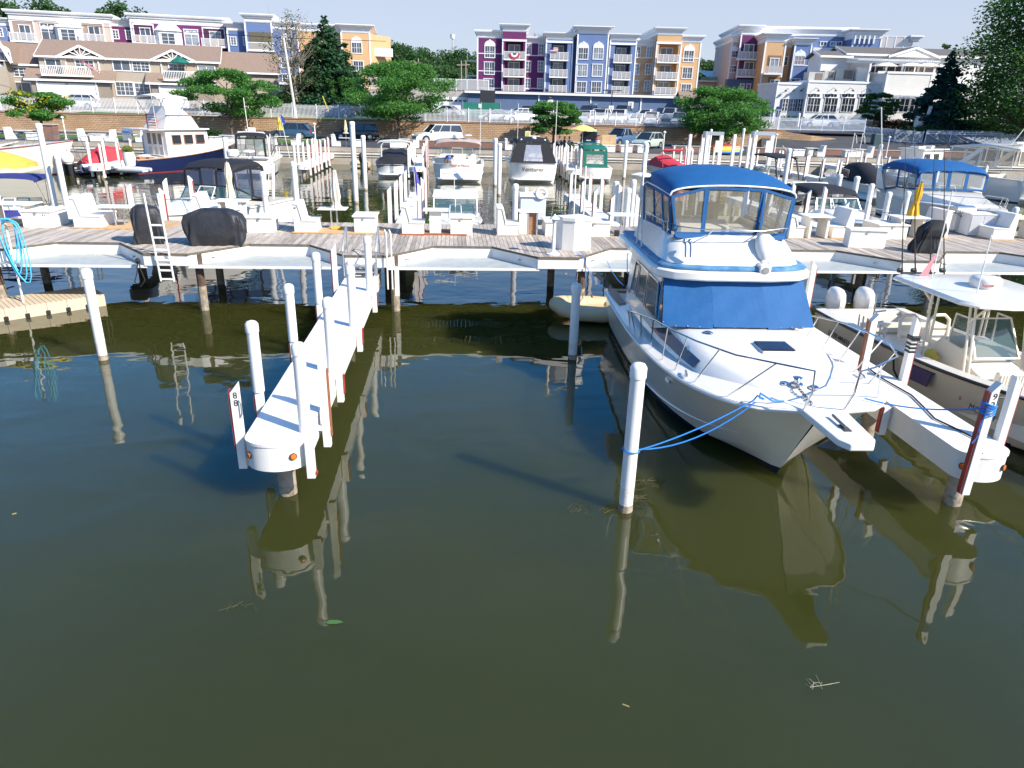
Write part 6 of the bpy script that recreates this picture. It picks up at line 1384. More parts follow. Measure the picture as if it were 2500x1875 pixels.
# ---------------------------------------------------------------- piles and numbered posts behind the main dock
def rear_pile(px, py_top, Y_, lab, r=.13, foot=.5, dark=False):
    x, z = at(px, py_top, Y_)
    return pile(0, 0, x, Y_, z, lab, r=r, foot=foot, grp='white sleeved mooring piles beyond the main dock')
RP = [(93, 300, 33.5, 'very tall white pile in front of the red striped cruiser'), (138, 375, 33, 'thick white pile just left of the navy bimini'), (548, 335, 50, 'tall white pile behind the beige umbrella'),
      (641, 418, 31.5, 'thick white pile right of the sport cruiser canopy'), (716, 393, 31.5, 'thick white pile behind the numbered bench'), (859, 296, 45, 'tallest white pile standing alone left of the black covered boat'),
      (886, 330, 52, 'white pile between the tall pile and the tan dinghy'), (1259, 448, 31, 'white pile behind the open cupboard'), (1210, 337, 56, 'white pile left of Venturer, rear one of the pair'),
      (1220, 349, 50, 'white pile left of Venturer, front one of the pair'), (1505, 442, 31.5, 'white pile left of the yacht canopy, left one of three'), (1535, 458, 31, 'white pile left of the yacht canopy, middle one of three'), (1548, 438, 33, 'white pile left of the yacht canopy, right one of three'),
      (1530, 343, 64, 'white pile left of the red covered speedboat by the sea wall'), (1578, 348, 48, 'thick white pile left of the red covered speedboat'),
      (1928, 362, 46, 'white pile crossing the dark hulled bowrider'), (2172, 468, 31.5, 'slimmer white pile in front of the blue canopied cruiser bow'), (2218, 466, 31.3, 'thick white pile behind the orange yellow umbrella'), (2130, 448, 34, 'pale blue shaded pile right of the smoked canopy cruiser'),
      (2052, 425, 42, 'short white pile right of the bowrider, left one'), (2094, 430, 40, 'short white pile right of the bowrider, right one'), (2152, 352, 66, 'thick white pile by the sea wall near the steps'), (2482, 505, 31, 'white pile at the right edge behind the lemon umbrella')]
for px, py, Y_, lab in RP: rear_pile(px, py, Y_, lab, r=.12 if Y_ < 40 else .15)

def far_pier(x0, y0, lab, z=.95, w_=1.0, rails=True, posts=7, seed=1, refl=True, ends=1, topz=2.6, tops=None):
    t = pier_body('finger_pier', lab, x0, x0 + w_, y0, 73.3, z, far=True)
    L_ = 73 - y0; rr = random.Random(seed)
    for i in range(posts):
        yy = y0 + .3 + i * (L_ - 1.5) / posts
        for s in (0, 1):
            z1 = topz + rr.uniform(-.15, .1)
            sqpost(t, x0 + (-.08 if s == 0 else w_ + .08), yy + rr.uniform(-.4, .4), .1, z1, -1 if s == 0 else 1, REDP, sw=.15)
        if i % 2 == 0: MB().lathe([(.15, -1), (.15, z - .36)], x0 + w_ / 2, yy + .6, 10).build('pile', PILEL, t)
    for sx_ in (.18, .82):
        MB().lathe([(.05, 0), (.05, .015)], n=10).build('reflector', mat('dark_reflector', (.12, .05, .05), .3), t, loc=(x0 + w_ * sx_, y0 - .34, z - .2)).rotation_euler = (R_(90), 0, 0)
    return t
FP = [(222, 350, 'far finger pier with a flower barrel left of the trawler'), (735, 400, 'far finger pier beside the boat with tall black enclosure'), (1015, 405, 'far finger pier between the black covered boat and the taupe bimini boat'),
      (1405, 418, 'far finger pier between Venturer and the green canvas boat')]
for i, (px, py, lab) in enumerate(FP):
    x, z = at(px, py, 60 if i else 56); far_pier(x - .5, 60.3 if i else 56, lab, seed=i + 2, posts=6)
x, z = at(1745, 415, 60); far_pier(x - .5, 60.5, 'far finger pier with boat lift frames right of the red speedboat', seed=9, posts=6)
x, z = at(2092, 420, 52); far_pier(x - .5, 53, 'far finger pier between the bowrider and the black covered boat', seed=11, posts=7)
x, z = at(2410, 430, 50); far_pier(x - .5, 51, 'far finger pier between the blue canopied cruiser and the big white express', seed=12, posts=6)
# piers reaching back from the main dock
def near_rear_pier(px, Yend, lab, seed):
    x, z = at(px, 560, 26.45); t = pier_body('finger_pier', lab, x - .42, x + .42, 26.45, Yend, 1.15, far=True); rr = random.Random(seed)
    for i in range(4):
        for s in (-1, 1): sqpost(t, x + s * .5, 28.2 + i * (Yend - 29.5) / 3.4 + rr.uniform(-.3, .3), .4, 2.65 + rr.uniform(-.15, .15), s, REDP, sw=.15)
    MB().box(x - .45, x + .45, Yend, Yend + .4, .8, 1.15).build('end_fascia', WHITE, t)
near_rear_pier(320, 40.5, 'finger pier running back beside the sport cruiser bow', 1)
near_rear_pier(975, 40.5, 'finger pier running back left of the boxy windshield boat', 2)
near_rear_pier(1545, 41, 'finger pier running back left of the yacht canopy', 3)
near_rear_pier(2140, 41, 'finger pier running back left of the blue canopied cruiser', 4)
# flower barrel on the end of the first far pier
x, z = at(285, 350, 54.8)
t = thing('planter_barrel', 'white flower barrel with green plant on the pier left of the trawler', 'planter', (x, 56.4, .96))
MB().lathe([(.36, 0), (.42, .5), (.38, .95), (.34, .93)], n=16).build('barrel', WHITE, t, True, 40)
# boat lifts
def lift(px0, px1, pyt, Y_, lab):
    a, z = at(px0, pyt, Y_); b, _ = at(px1, pyt + 8, Y_); t = thing('boat_lift', lab, 'boat lift', (a, Y_, 0))
    for x_ in (0, b - a):
        MB().box(x_ - .14, x_ + .14, -.14, .14, -.5, z).build('post', WHITE, t); MB().box(x_ - .12, x_ + .12, 4.4, 4.65, -.5, z - .1).build('post', WHITE, t)
    MB().box(-.25, b - a + .15, -.13, .13, z + .003, z + .28).build('top_beam', ALU, t); MB().box(.05, b - a - .05, .6, .8, .9, 1.1).build('cradle_beam', ALU, t); MB().box(.2, b - a - .1, .9, 1.1, 1.12, 1.2).box(.3, b - a - .2, 1.6, 2.2, 1.12, 1.25).build('bunk', mat('green_bunk_carpet', (.04, .13, .12), .9), t)
    MB().lathe([(.2, 0), (.2, .5)], n=12).build('winch_drum', ALU, t, loc=(-.3, -.3, z - .2)); MB().box(b - a - .5, b - a - .15, -.2, -.12, z - 1.3, z - .4).build('control_box', GEL, t)
lift(1728, 1761, 330, 60.5, 'boat lift frame with grey top beam right of the red speedboat')
lift(1845, 1885, 330, 59.5, 'boat lift frame with grey top beam left of the gangway steps')
for px, py, Y_ in ((1737, 315, 66), (1817, 313, 62), (1848, 318, 66)): rear_pile(px, py, Y_, 'slim tall white pole standing among the boat lifts, seen near %s' % {1737: 'the first lift', 1817: 'the banana tube', 1848: 'the second lift'}[px], r=.1)
# gangway steps with white treads
x, z = at(1905, 370, 71); t = thing('gangway_steps', 'white gangway steps climbing to the sea wall right of the lifts', 'steps', (x, 69.5, .2))
for k in range(8): MB().box(-.8, 1.1, k * .45, k * .45 + .3, .15 + k * .17, .2 + k * .17).build('tread', WHITE, t)
for s in (-.8, 1.1): MB().tube([(s, 0, 1.1), (s, 3.6, 2.4)], .04, 6).build('handrail', WHITE, t)

# ---------------------------------------------------------------- promenade furniture along the sea wall
PZ = SEAZ + .005
PG = 'white benches and tables on the far promenade'
def prom(px, kind, lab, dy=0, flip=1):
    x, z = at(px, 345, 75 + dy); y = 74.6 + dy
    if kind == 'b': return bench((x - .4, y), lab, .85, 1.0, 1.08, flip=flip, z=PZ, plinth=None, grp=PG)
    if kind == 'l': return locker((x - .5, y), lab, 1.15, .8, .62, z=PZ, grp=PG, over=.06)
    if kind == 't': return table((x - .65, y), lab, 1.3, .8, .82, 'one', z=PZ, grp=PG)
    if kind == 'p': return table((x - .55, y), lab, 1.1, .8, .84, 'pedestal', z=PZ, grp=PG)
for px, k, lab, fl in ((30, 'b', 'white promenade bench behind the leftmost boat, first from the left edge', 1), (62, 't', 'white promenade table above the red striped cruiser', 1), (85, 'l', 'white promenade locker left of the small brick pillar', 1),
                       (206, 'b', 'white promenade bench right of the lawn lamp post', 1), (238, 'l', 'white promenade locker in the set right of the lawn', 1), (270, 'b', 'tall white promenade locker back left of the blue grill', -1), (345, 'b', 'white promenade bench beside the trawler bridge', -1),
                       (527, 'l', 'white promenade locker right of the trawler bow', 1), (555, 't', 'white promenade table right of the trawler bow', 1), (586, 'b', 'white promenade bench left of the black enclosure boat', -1), (565, 'l', 'low white locker under the promenade table near the trawler', 1),
                       (688, 't', 'white promenade table under the bright yellow umbrella', 1), (722, 'b', 'white promenade bench right of the yellow umbrella', -1), (660, 'l', 'white promenade locker left of the yellow umbrella table', 1),
                       (820, 'b', 'white promenade bench left of the cream umbrella', 1), (845, 't', 'white promenade table under the cream umbrella', 1), (870, 'l', 'white promenade locker right of the cream umbrella', 1),
                       (965, 'l', 'white promenade locker under the middle street tree', 1), (987, 'p', 'white promenade pedestal table under the middle street tree', 1), (1012, 'b', 'white promenade bench left of the white suv', -1),
                       (1242, 'b', 'white promenade bench left of Venturer canopy', 1), (1405, 'l', 'white promenade locker beside the seated group', 1), (1452, 'b', 'white promenade bench right of the open umbrella', -1), 
                       (1486, 'l', 'white promenade chest with its lid open like a board', 1), (1528, 'l', 'white planter locker right of the open chest', 1), (1552, 't', 'round white promenade table before the pale green suv', 1), (1568, 'l', 'white promenade locker left of the pale green suv wheel', 1),
                       (1950, 'l', 'white promenade locker at the foot of the ramp, leftmost', 1), (1982, 'p', 'white pedestal table at the foot of the ramp', 1), (2006, 'b', 'white promenade bench at the foot of the ramp, left of two', -1), (2076, 'l', 'white promenade locker right of the ramp bench', 1), (2100, 'p', 'white pedestal table with ladder rails at the ramp', 1), (2124, 'b', 'white promenade bench at the foot of the ramp, right of two', -1)):
    prom(px, k, lab, flip=fl)
x, z = at(1487, 330, 75.6); tag(MB().box(0, 1.5, 0, .05, 0, .95).box(.06, .7, -.012, -.001, .1, .85).box(.8, 1.44, -.012, -.001, .1, .85).build('open_chest_lid', mat('plywood', (.5, .34, .18), .7, var=.15), None, loc=(x - .75, 75.55, PZ + .68)), 'plywood lid standing open on the white promenade chest', 'lid')
x, z = at(683, 330, 75); umbrella_closed(x, 75.2, PZ, 4.15, YELC, 'closed bright yellow umbrella on the promenade before the grey suv', r=.2, flare=.28, seed=21)
x, z = at(844, 330, 75); umbrella_closed(x, 75.2, PZ, 4.0, mat('cream_canvas', (.75, .63, .35), .8), 'closed cream umbrella on the promenade before the dark minivan', r=.15, flare=.26, tie=.1, seed=22)
x, z = at(1424, 330, 75); umbrella_open(x, 75.4, PZ, 4.1, 1.35, YELP, 'open pale yellow scalloped umbrella over the promenade table', n=8)
prom(1424, 't', 'white promenade table under the open pale yellow umbrella')
for px, yy, lab in ((162, 76.5, 'white lamp post on the lawn strip above the left boats'), (770, 74.2, 'white lamp post between the cream umbrella and the grey suv'), (1621, 74.3, 'white lamp post right of the pale green suv'), (1895, 75, 'white lamp post right of the boat lifts'), (2171, 75.5, 'white lamp post right of the ramp benches')):
    x, z = at(px, 340, yy); lamp(x, yy, PZ, 2.15, lab, 'white lamp posts on the far promenade', 1.2)
# grill with blue lid, brick pillar
x, z = at(308, 320, 75); gas_grill(x, 75.2, PZ, 'gas grill with steel blue lid on the far promenade left of the trawler', mat('steel_blue', (.12, .22, .4), .3, metal=.3))
x, z = at(125, 320, 76); t = thing('brick_pillar', 'small red brick pillar with pale cap at the left of the promenade', 'pillar', (x - .5, 75.2, PZ)); MB().box(0, 1.1, 0, 1, 0, 1.35).build('brickwork', REDBR, t); MB().box(-.1, 1.2, -.1, 1.1, 1.352, 1.48).build('capstone', PAVE, t)
# banana tube
x0, _ = at(1770, 340, 74.3); t = thing('banana_tube', 'inflatable towable tube striped yellow, red and blue lying on the sea wall', 'inflatable', (x0 - 1.1, 74.3, PZ + .35), R_(2))
for k, (dz, dy, r_, mt) in enumerate(((.32, .1, .32, mat('red_vinyl', (.5, .03, .03), .4)), (.1, -.2, .36, mat('yellow_vinyl', (.75, .5, .03), .4)), (.08, .3, .36, MATS['yellow_vinyl']), (-.08, -.42, .16, mat('blue_vinyl', (.06, .25, .6), .4)))):
    MB().tube([(-.1, dy, dz + .02), (.3, dy, dz), (1.6, dy, dz + .02), (2.6, dy, dz + .08), (3.2, dy * .3, dz * .5 + .18)], [r_ * .6, r_, r_, r_ * .8, .05], 12).build('tube', mt, t, True)
# flags
t = thing('boat_flag', 'small blue flag on a pole behind the black enclosure boat', 'flag', (at(700, 300, 66)[0], 66, 1)); MB().tube([(0, 0, 0), (-.5, 0, 3.6)], .025, 6).build('pole', WHITE, t); MB().plate([(-.5, 0, 3.6), (-.46, 0, 2.9), (-.1, 0, 2.8), (-.2, 0, 3.3)], .02).build('flag', mat('blue_flag', (.03, .06, .35), .8), t)
x, z = at(1010, 410, 33); t = thing('boat_flag', 'furled violet blue flag on a leaning pole behind the pedestal table bench', 'flag', (x, 33, 0)); MB().tube([(.15, 0, .5), (0, 0, 3.2)], .025, 6).build('pole', WHITE, t)
MB().loft([[(.02 + .04 * math.cos(a), .04 * math.sin(a), 3.15) for a in (0, 1.57, 3.14, 4.71)], [(.12 + .12 * math.cos(a), .05 * math.sin(a), 2.5) for a in (0, 1.57, 3.14, 4.71)], [(.14 + .07 * math.cos(a), .04 * math.sin(a), 1.9) for a in (0, 1.57, 3.14, 4.71)]]).build('flag', mat('violet_flag', (.08, .07, .35), .8), t, True)
# ================================================================ BUILDINGS
PANEM = mat('window_glass', (.035, .045, .07), .07, spec=.9, c2=(.10, .12, .15), vscale=.35)
CURT = mat('curtained_glass', (.3, .34, .38), .15, spec=.8, c2=(.14, .17, .21), vscale=.8)
TRIM = mat('white_trim', (.78, .78, .77), .5)
RAILG = mat('railing_glass', (.5, .56, .62), .1, alpha=.55, c2=(.62, .5, .42), vscale=.9)  # blue and orange mottle paints reflections into the railing glass
class Bld:
    """a building on an upright plane through (ox, oy), turned by rz; u along the facade, w back from it"""
    def __init__(s, name, lab, cat, px, py, Yv, rz, base):
        x, _ = at(px, py, Yv); s.ox, s.oy, s.rz, s.base = x, Yv, rz, base
        s.t = thing(name, lab, cat, (x, Yv, base), rz); s.r = random.Random(5)
    def uz(s, px, py, w=0):
        d = _ray(px, py); c, sn = math.cos(s.rz), math.sin(s.rz); ox, oy = s.ox - sn * w, s.oy + c * w
        # ox + u c = dx t ; oy + u sn = dy t
        det = d.x * sn - d.y * c; t = (ox * sn - oy * c) / det; u = (d.x * t - ox) * c + (d.y * t - oy) * sn
        return u, CAM_H + d.z * t - s.base
    def box(s, u0, u1, w0, w1, z0, z1, m, name='wall'): return MB().box(u0, u1, w0, w1, z0, z1).build(name, m, s.t)
    def win(s, u, z, wd, h, w=0, arch=False, grid=(3, 3), pane=None, tr=.12, name='window', side=None, split=True):
        """window centred at u, sill at z"""
        f = MB(); a, b = u - wd / 2, u + wd / 2
        f.box(a - tr, b + tr, w - .09, w - .003, z - tr, z).box(a - tr, b + tr, w - .09, w - .003, z + h, z + h + tr).box(a - tr, a, w - .09, w - .003, z, z + h).box(b, b + tr, w - .09, w - .003, z, z + h)
        for k in range(1, grid[0]): xx = lerp(a, b, k / grid[0]); ww = .04 if split and k * 2 == grid[0] else .017; f.box(xx - ww, xx + ww, w - .075, w - .03, z, z + h)
        for k in range(1, grid[1]): zz = lerp(z, z + h, k / grid[1]); f.box(a, b, w - .07, w - .035, zz - .022, zz + .022)
        if arch:
            R = wd / 2 + tr; n = 10; zz = z + h + tr
            f.prism_y([(u + R * math.cos(math.pi * i / n), zz + .002 + R * .85 * math.sin(math.pi * i / n)) for i in range(n + 1)], w - .1, w - .004)
            f.box(u - .12, u + .12, w - .14, w - .101, zz + R * .6, zz + R * .98)
        else: f.box(a - tr - .05, b + tr + .05, w - .13, w - .091, z + h + tr * .3, z + h + tr * 1.2)
        o = f.build(name, TRIM, s.t)
        MB().box(a, b, w - .03, w - .01, z, z + h).build('pane', pane or (CURT if s.r.random() < .3 else PANEM), o)
        return o
    def cornice(s, u0, u1, w0, w1, z, h=1.1, over=.55, m=None):
        R = []
        for dz, o in ((0, .04), (.15 * h, .12), (.16 * h, .05), (.5 * h, .08), (.52 * h, .28), (.72 * h, .34), (.74 * h, .5), (.9 * h, over), (h, over)):
            R.append([(u0 - o, w0 - o, z + dz), (u1 + o, w0 - o, z + dz), (u1 + o, w1 + o, z + dz), (u0 - o, w1 + o, z + dz)])
        return MB().loft(R).build('cornice', m or TRIM, s.t)
    def balcony(s, u0, u1, z, w=0, proj=.55, dep=1.5, h=2.5, wall=None, door=True, ceil=True):
        """recess opening u0..u1 from floor z with its slab, glazed railing and door"""
        s.box(u0, u1, w + dep, w + dep + .1, z, z + h, wall, 'wall')
        s.box(u0 + .002, u0 + .1, w + .01, w + dep, z, z + h, wall); s.box(u1 - .1, u1 - .002, w + .01, w + dep, z, z + h, wall)
        MB().box(u0 - .15, u1 + .15, w - proj, w - .01, z - .22, z).box(u0, u1, w, w + dep, z - .2, z - .002).build('balcony_slab', TRIM, s.t)
        r = MB(); r.box(u0 - .1, u1 + .1, w - proj, w - proj + .06, z + .95, z + 1.03)
        n = 4
        for k in range(n + 1): xx = lerp(u0 - .08, u1 + .08, k / n); r.box(xx - .035, xx + .035, w - proj + .0, w - proj + .06, z, z + (1.15 if k in (0, n) else .95))
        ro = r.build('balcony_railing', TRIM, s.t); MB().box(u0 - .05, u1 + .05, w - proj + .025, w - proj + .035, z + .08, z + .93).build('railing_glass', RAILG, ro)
        if door: s.win((u0 + u1) / 2, z + .05, (u1 - u0) * .55, min(2.0, h - .3), w + dep, grid=(2, 1), tr=.1, name='balcony_door')
def K3(x, y): return 1130 + x / 3.568, 40 + y / 3.568
def K4(x, y): return 1700 + x / 2.765, y / 2.765
def K1(x, y): return x / 3.687, y / 3.687
def K2(x, y): return 500 + x / 3.16, y / 3.16
# ---------------- middle apartment block
B = Bld('apartment_building', 'three storey apartment block painted purple, blue and ochre above the long blue garage', 'apartment building', *K3(128, 640), 125, R_(-4), 5.0)
def colx(x0, x1, y=420): return B.uz(*K3(x0, y))[0], B.uz(*K3(x1, y))[0]
def zz(x, y): return B.uz(*K3(x, y))[1]
DEP = 14
def plainbay(x0, x1, ytop, m, w=0, capped=True, yb=690, over=.55, h=None):
    a, b = colx(x0, x1); zt = zz((x0 + x1) / 2, ytop); B.box(a, b, w, w + DEP - w, 0, zt, m)
    if capped: B.cornice(a, b, w, DEP, zt + .002, h or 1.15, over)
    for s_ in (a, b): B.box(s_ - .11, s_ + .11, w - .05, w - .003, 0, zt, TRIM, 'corner_board')
    return a, b, zt
FL = [(260, 362), (402, 508), (548, 642)]   # rows of the tall windows at the left end
a, b, zt = plainbay(128, 345, 190, PURPLE)
for i, (y0, y1) in enumerate(FL):
    u = B.uz(*K3(235 - 4 * i, (y0 + y1) / 2))[0]; z0, z1 = zz(235, y1), zz(235, y0); B.win(u, z0 + .1, 1.5, z1 - z0 - .1, arch=(i == 0), grid=(4, 2))
for y in (328, 480, 628): z = zz(235, y); B.box(a + .12, b - .12, -.06, -.003, z, z + .13, TRIM, 'belt_course')
# balcony bays: open recess columns
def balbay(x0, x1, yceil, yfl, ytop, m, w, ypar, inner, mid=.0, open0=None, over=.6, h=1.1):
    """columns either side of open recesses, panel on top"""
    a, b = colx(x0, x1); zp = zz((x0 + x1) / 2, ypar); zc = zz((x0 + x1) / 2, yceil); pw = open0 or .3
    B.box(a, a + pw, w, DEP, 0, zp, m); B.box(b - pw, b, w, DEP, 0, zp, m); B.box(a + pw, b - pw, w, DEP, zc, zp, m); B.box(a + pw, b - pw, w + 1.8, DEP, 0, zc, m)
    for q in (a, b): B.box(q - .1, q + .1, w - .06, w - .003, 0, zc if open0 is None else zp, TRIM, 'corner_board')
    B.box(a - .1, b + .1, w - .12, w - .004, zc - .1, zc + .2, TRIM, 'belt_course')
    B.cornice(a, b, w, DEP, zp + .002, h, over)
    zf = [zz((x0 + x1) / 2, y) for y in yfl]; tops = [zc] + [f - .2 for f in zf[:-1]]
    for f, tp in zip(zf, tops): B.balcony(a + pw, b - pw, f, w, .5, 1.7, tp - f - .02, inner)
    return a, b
balbay(345, 545, 215, (372, 520, 662), 0, PURPLE, -.7, 138, PURPLE)
a, b, zt = plainbay(545, 715, 232, PURPLE, 1.0, h=.95)
for i, yy in enumerate((262, 412, 562)):
    for xx in (574, 682): u = B.uz(*K3(xx - 5 * i, yy + 35), 1.0)[0]; z = zz(xx, yy + 72) + .1; B.win(u, z, .72, 1.45, 1.0, grid=(2, 3))
for y in (342, 630): z = zz(630, y); B.box(a + .12, b - .12, .94, .997, z, z + .13, TRIM, 'belt_course')
balbay(720, 945, 228, (378, 525, 662), 0, BLUE, -.6, 205, mat('shaded_blue_siding', (.05, .09, .17), .6), open0=.75, h=1.0)  # darker blue behind the balconies: recess shade put into the siding colour
a, b, zt = plainbay(985, 1245, 160, BLUE, -1.1, h=1.1, over=.8)
for i, (y0, y1) in enumerate(((280, 380), (425, 528), (575, 668))):
    for xx in (1047, 1178): u = B.uz(*K3(xx - 8 * i, (y0 + y1) / 2), -1.1)[0]; z0, z1 = zz(xx, y1), zz(xx, y0); B.win(u, z0 + .1, 1.45, z1 - z0 - .1, -1.1, arch=(i == 0), grid=(4, 2))
a, b = colx(940, 990); B.box(a, b, .3, DEP, 0, zz(960, 185), BLUE); B.cornice(a, b, .3, DEP, zz(960, 185), .8)
balbay(1268, 1492, 245, (398, 545, 672), 0, BLUE, -.6, 215, mat('shaded_blue_siding', (.05, .09, .17), .6), open0=.75, h=1.0)
a, b, zt = plainbay(1492, 1668, 255, OCHRE, 1.0, h=1.0)
for i, yy in enumerate((285, 435, 580)):
    for xx in (1522, 1622): u = B.uz(*K3(xx - 10 * i, yy + 35), 1.0)[0]; z = zz(xx, yy + 72) + .1; B.win(u, z, .72, 1.45, 1.0, grid=(2, 3))
for y in (362,): z = zz(1580, y); B.box(a + .12, b - .12, .94, .997, z, z + .13, TRIM, 'belt_course')
# fire stair rail on the recessed ochre wall
for (x0, y0, x1, y1) in ((1530, 455, 1640, 375), (1520, 600, 1640, 510)):
    p0 = B.uz(*K3(x0, y0), .9); p1 = B.uz(*K3(x1, y1), .9)
    MB().bar((p0[0], .85, p0[1]), (p1[0], .85, p1[1]), .06, .06).bar((p0[0], .85, p0[1] - .5), (p1[0], .85, p1[1] - .5), .05, .05).build('stair_rail', mat('ochre_metal', (.3, .18, .08), .6), B.t)
balbay(1668, 1878, 238, (398, 548, 680), 0, OCHRE, -.7, 168, OCHRE)
a, b, zt = plainbay(1878, 2055, 230, OCHRE, h=1.1)
for i, (y0, y1) in enumerate(((300, 398), (448, 545), (595, 680))):
    u = B.uz(*K3(1966 - 12 * i, (y0 + y1) / 2))[0]; z0, z1 = zz(1966, y1), zz(1966, y0); B.win(u, z0 + .1, 1.5, z1 - z0 - .1, arch=(i == 0), grid=(4, 2))
z = zz(1966, 368); B.box(a + .12, b - .12, -.06, -.003, z, z + .13, TRIM, 'belt_course')
for x, y in ((600, 150), (650, 160), (1450, 165)): u, z = B.uz(*K3(x, y), 6); B.box(u - .6, u + .6, 5, 6.2, z - 1.2, z + .1, ALU, 'roof_unit')
for xx in (320, 318, 522): pass
# bunting and flag on balconies
u, z = B.uz(*K3(450, 320), -1.25)
bt = MB()
for r0, r1, k in ((.0, .3, 2), (.3, .58, 1), (.58, .85, 0)): bt.loft([[(u + r1 * math.cos(a), -1.3, z - r1 * math.sin(a)) for a in [math.pi * i / 10 for i in range(11)]], [(u + r0 * math.cos(a), -1.3, z - r0 * math.sin(a)) for a in [math.pi * i / 10 for i in range(11)]]], caps=False, closed=False, mi=k)
bt.build('bunting', [REDC, WHITE, NAVYC], B.t)
u, z = B.uz(*K3(795, 290), -1.2); fl = MB()
for k in range(6): fl.box(u - .6, u + .6, -1.25, -1.22, z + .1 * k - .3, z + .1 * k - .2, k % 2)
fl.box(u - .6, u - .1, -1.26, -1.252, z + .0, z + .3, 2); fl.build('flag', [REDC, WHITE, NAVYC], B.t)
# side wing seen at the left edge of the block
a = B.uz(*K3(20, 560), 3)[0]; B.box(a, -.01, 3.2, DEP, 0, zz(20, 545), PURPLE); B.box(a - .3, .0, 2.9, DEP, zz(20, 545), zz(20, 545) + .15, TRIM, 'roof_edge')
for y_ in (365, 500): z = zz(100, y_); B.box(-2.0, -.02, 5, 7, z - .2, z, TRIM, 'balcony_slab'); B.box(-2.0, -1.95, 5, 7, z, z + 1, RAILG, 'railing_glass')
a = B.uz(*K3(-260, 640), 1)[0]; z = zz(-100, 648)
# ---------------- long blue garage
G = Bld('garage_building', 'long low blue clapboard garage with white roof edge under the apartment block', 'garage', *K3(45, 800), 112, R_(-1.5), 4.3)
ge = G.uz(*K3(1900, 800))[0]; gz = G.uz(*K3(1000, 692))[1]
G.box(0, ge, 0, 12, 0, gz, BLUED); G.box(-.5, ge + 8, -.55, 12.5, gz + .002, gz + .3, TRIM, 'roof_edge'); G.box(-.3, ge + 8, -.4, 12.4, gz + .302, gz + .4, SHINGD, 'roof')
for x in (660, 1112, 1550): u = G.uz(*K3(x, 760))[0]; G.box(u - .09, u + .09, -.12, -.003, 0, gz - .002, TRIM, 'downpipe')
G.box(0, ge, -.02, -.004, 0, .35, IVORY, 'plinth')
for x in (760, 1465): u, z = G.uz(*K3(x, 705)); G.box(u - .2, u + .2, -.3, -.02, z - .1, z + .1, mat('brass_lamp', (.3, .22, .1), .4), 'wall_lamp')
for x, y in ((762, 755), (1462, 770)): u, z = G.uz(*K3(x, y)); G.box(u - .4, u + .4, -.06, -.01, z - .5, z + .5, WHITE, 'wall_sign'); G.box(u - .2, u + .2, -.07, -.061, z - .3, z + .3, mat('sign_grey', (.35, .4, .45), .5), 'sign_symbol')
# doors part of the garage with pale stone at its left
G2 = Bld('garage_building', 'pale stone garage with two white overhead doors left of the blue garage', 'garage', *K2(1700, 800), 113, R_(-1.5), 4.3)
u0 = 0; u1 = G2.uz(*K2(2030, 800))[0]; z1 = G2.uz(*K2(1900, 700))[1]
G2.box(u0 - 8, u1, 0, 12, 0, z1, banded('pale_stone', (.55, .5, .44), brick=(.5, .22, .02), c2=(.42, .38, .33), mortar=(.35, .33, .3)))
for x in (1835, 1958):
    u = G2.uz(*K2(x, 800))[0]; d = G2.box(u - 1.4, u + 1.4, -.08, -.01, 0, 2.35, TRIM, 'garage_door')
    for k in range(4): MB().box(u - 1.2 + k * .62, u - .78 + k * .62, -.1, -.082, 1.7, 1.95).build('door_light', DARKG, d)
    for k in range(3): MB().box(u - 1.4, u + 1.4, -.085, -.081, .55 + k * .58, .57 + k * .58).build('panel_joint', ALU, d)
# glazed terrace railing above
zt_ = z1; r = MB(); r.box(-8, u1 + 3, -.1, -.04, zt_ + 1.5, zt_ + 1.6)
for k in range(12): xx = lerp(-8, u1 + 3, k / 11); r.box(xx - .05, xx + .05, -.1, -.04, zt_, zt_ + 1.5)
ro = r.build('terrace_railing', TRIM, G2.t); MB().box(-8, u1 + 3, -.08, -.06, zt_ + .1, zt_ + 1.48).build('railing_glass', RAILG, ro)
# ---------------- small tan shed
S = Bld('shed', 'small tan gabled shed at the right end of the blue garage', 'shed', *K3(1905, 820), 109, R_(-2), 4.2)
ue = S.uz(*K3(2080, 820))[0]; zh = S.uz(*K3(1960, 745))[1]; zr = S.uz(*K3(1930, 700))[1]
S.box(0, ue, 0, 4, 0, zh, TAUPEF); MB().prism_x([(-.3, zh - .05), (2, zr + .6), (4.3, zh - .05), (4.3, zh + .1), (2, zr + .78), (-.3, zh + .1)], -.3, ue + .3).build('roof', SHING, S.t)
S.win(ue * .25, zh - 1.3, .45, .8, grid=(1, 2)); S.win(ue * .75, zh - 1.3, .45, .8, grid=(1, 2))

# ---------------- left apartment building behind the tan houses
A = Bld('apartment_building', 'long apartment building in peach and purple with white cornices behind the tan houses', 'apartment building', *K1(105, 300), 122, R_(12), 4.5)
def cA(x, y=280, w=0): return A.uz(*K1(x, y), w)[0]
def zA(x, y, w=0): return A.uz(*K1(x, y), w)[1]
def wingA(x0, x1, yt, m, w=0, h=1.3, over=.6):
    a, b = cA(x0, 280, w), cA(x1, 280, w); zt = zA((x0 + x1) / 2, yt, w); A.box(a, b, w, 14, 0, zt, m); A.cornice(a, b, w, 14, zt + .002, h, over)
    for q in (a, b): A.box(q - .12, q + .12, w - .06, w - .003, 0, zt, TRIM, 'corner_board')
    return a, b, zt
wingA(-60, 105, 235, BLUE, .8, 1.1)
a, b, zt = wingA(105, 1000, 195, PEACH)
def onA(x, y0, y1, wd, m=None, arch=False, grid=(2, 2), w=0):
    u = cA(x, (y0 + y1) / 2, w); z0, z1 = zA(x, y1, w), zA(x, y0, w); return A.win(u, z0, wd, z1 - z0, w, arch=arch, grid=grid)
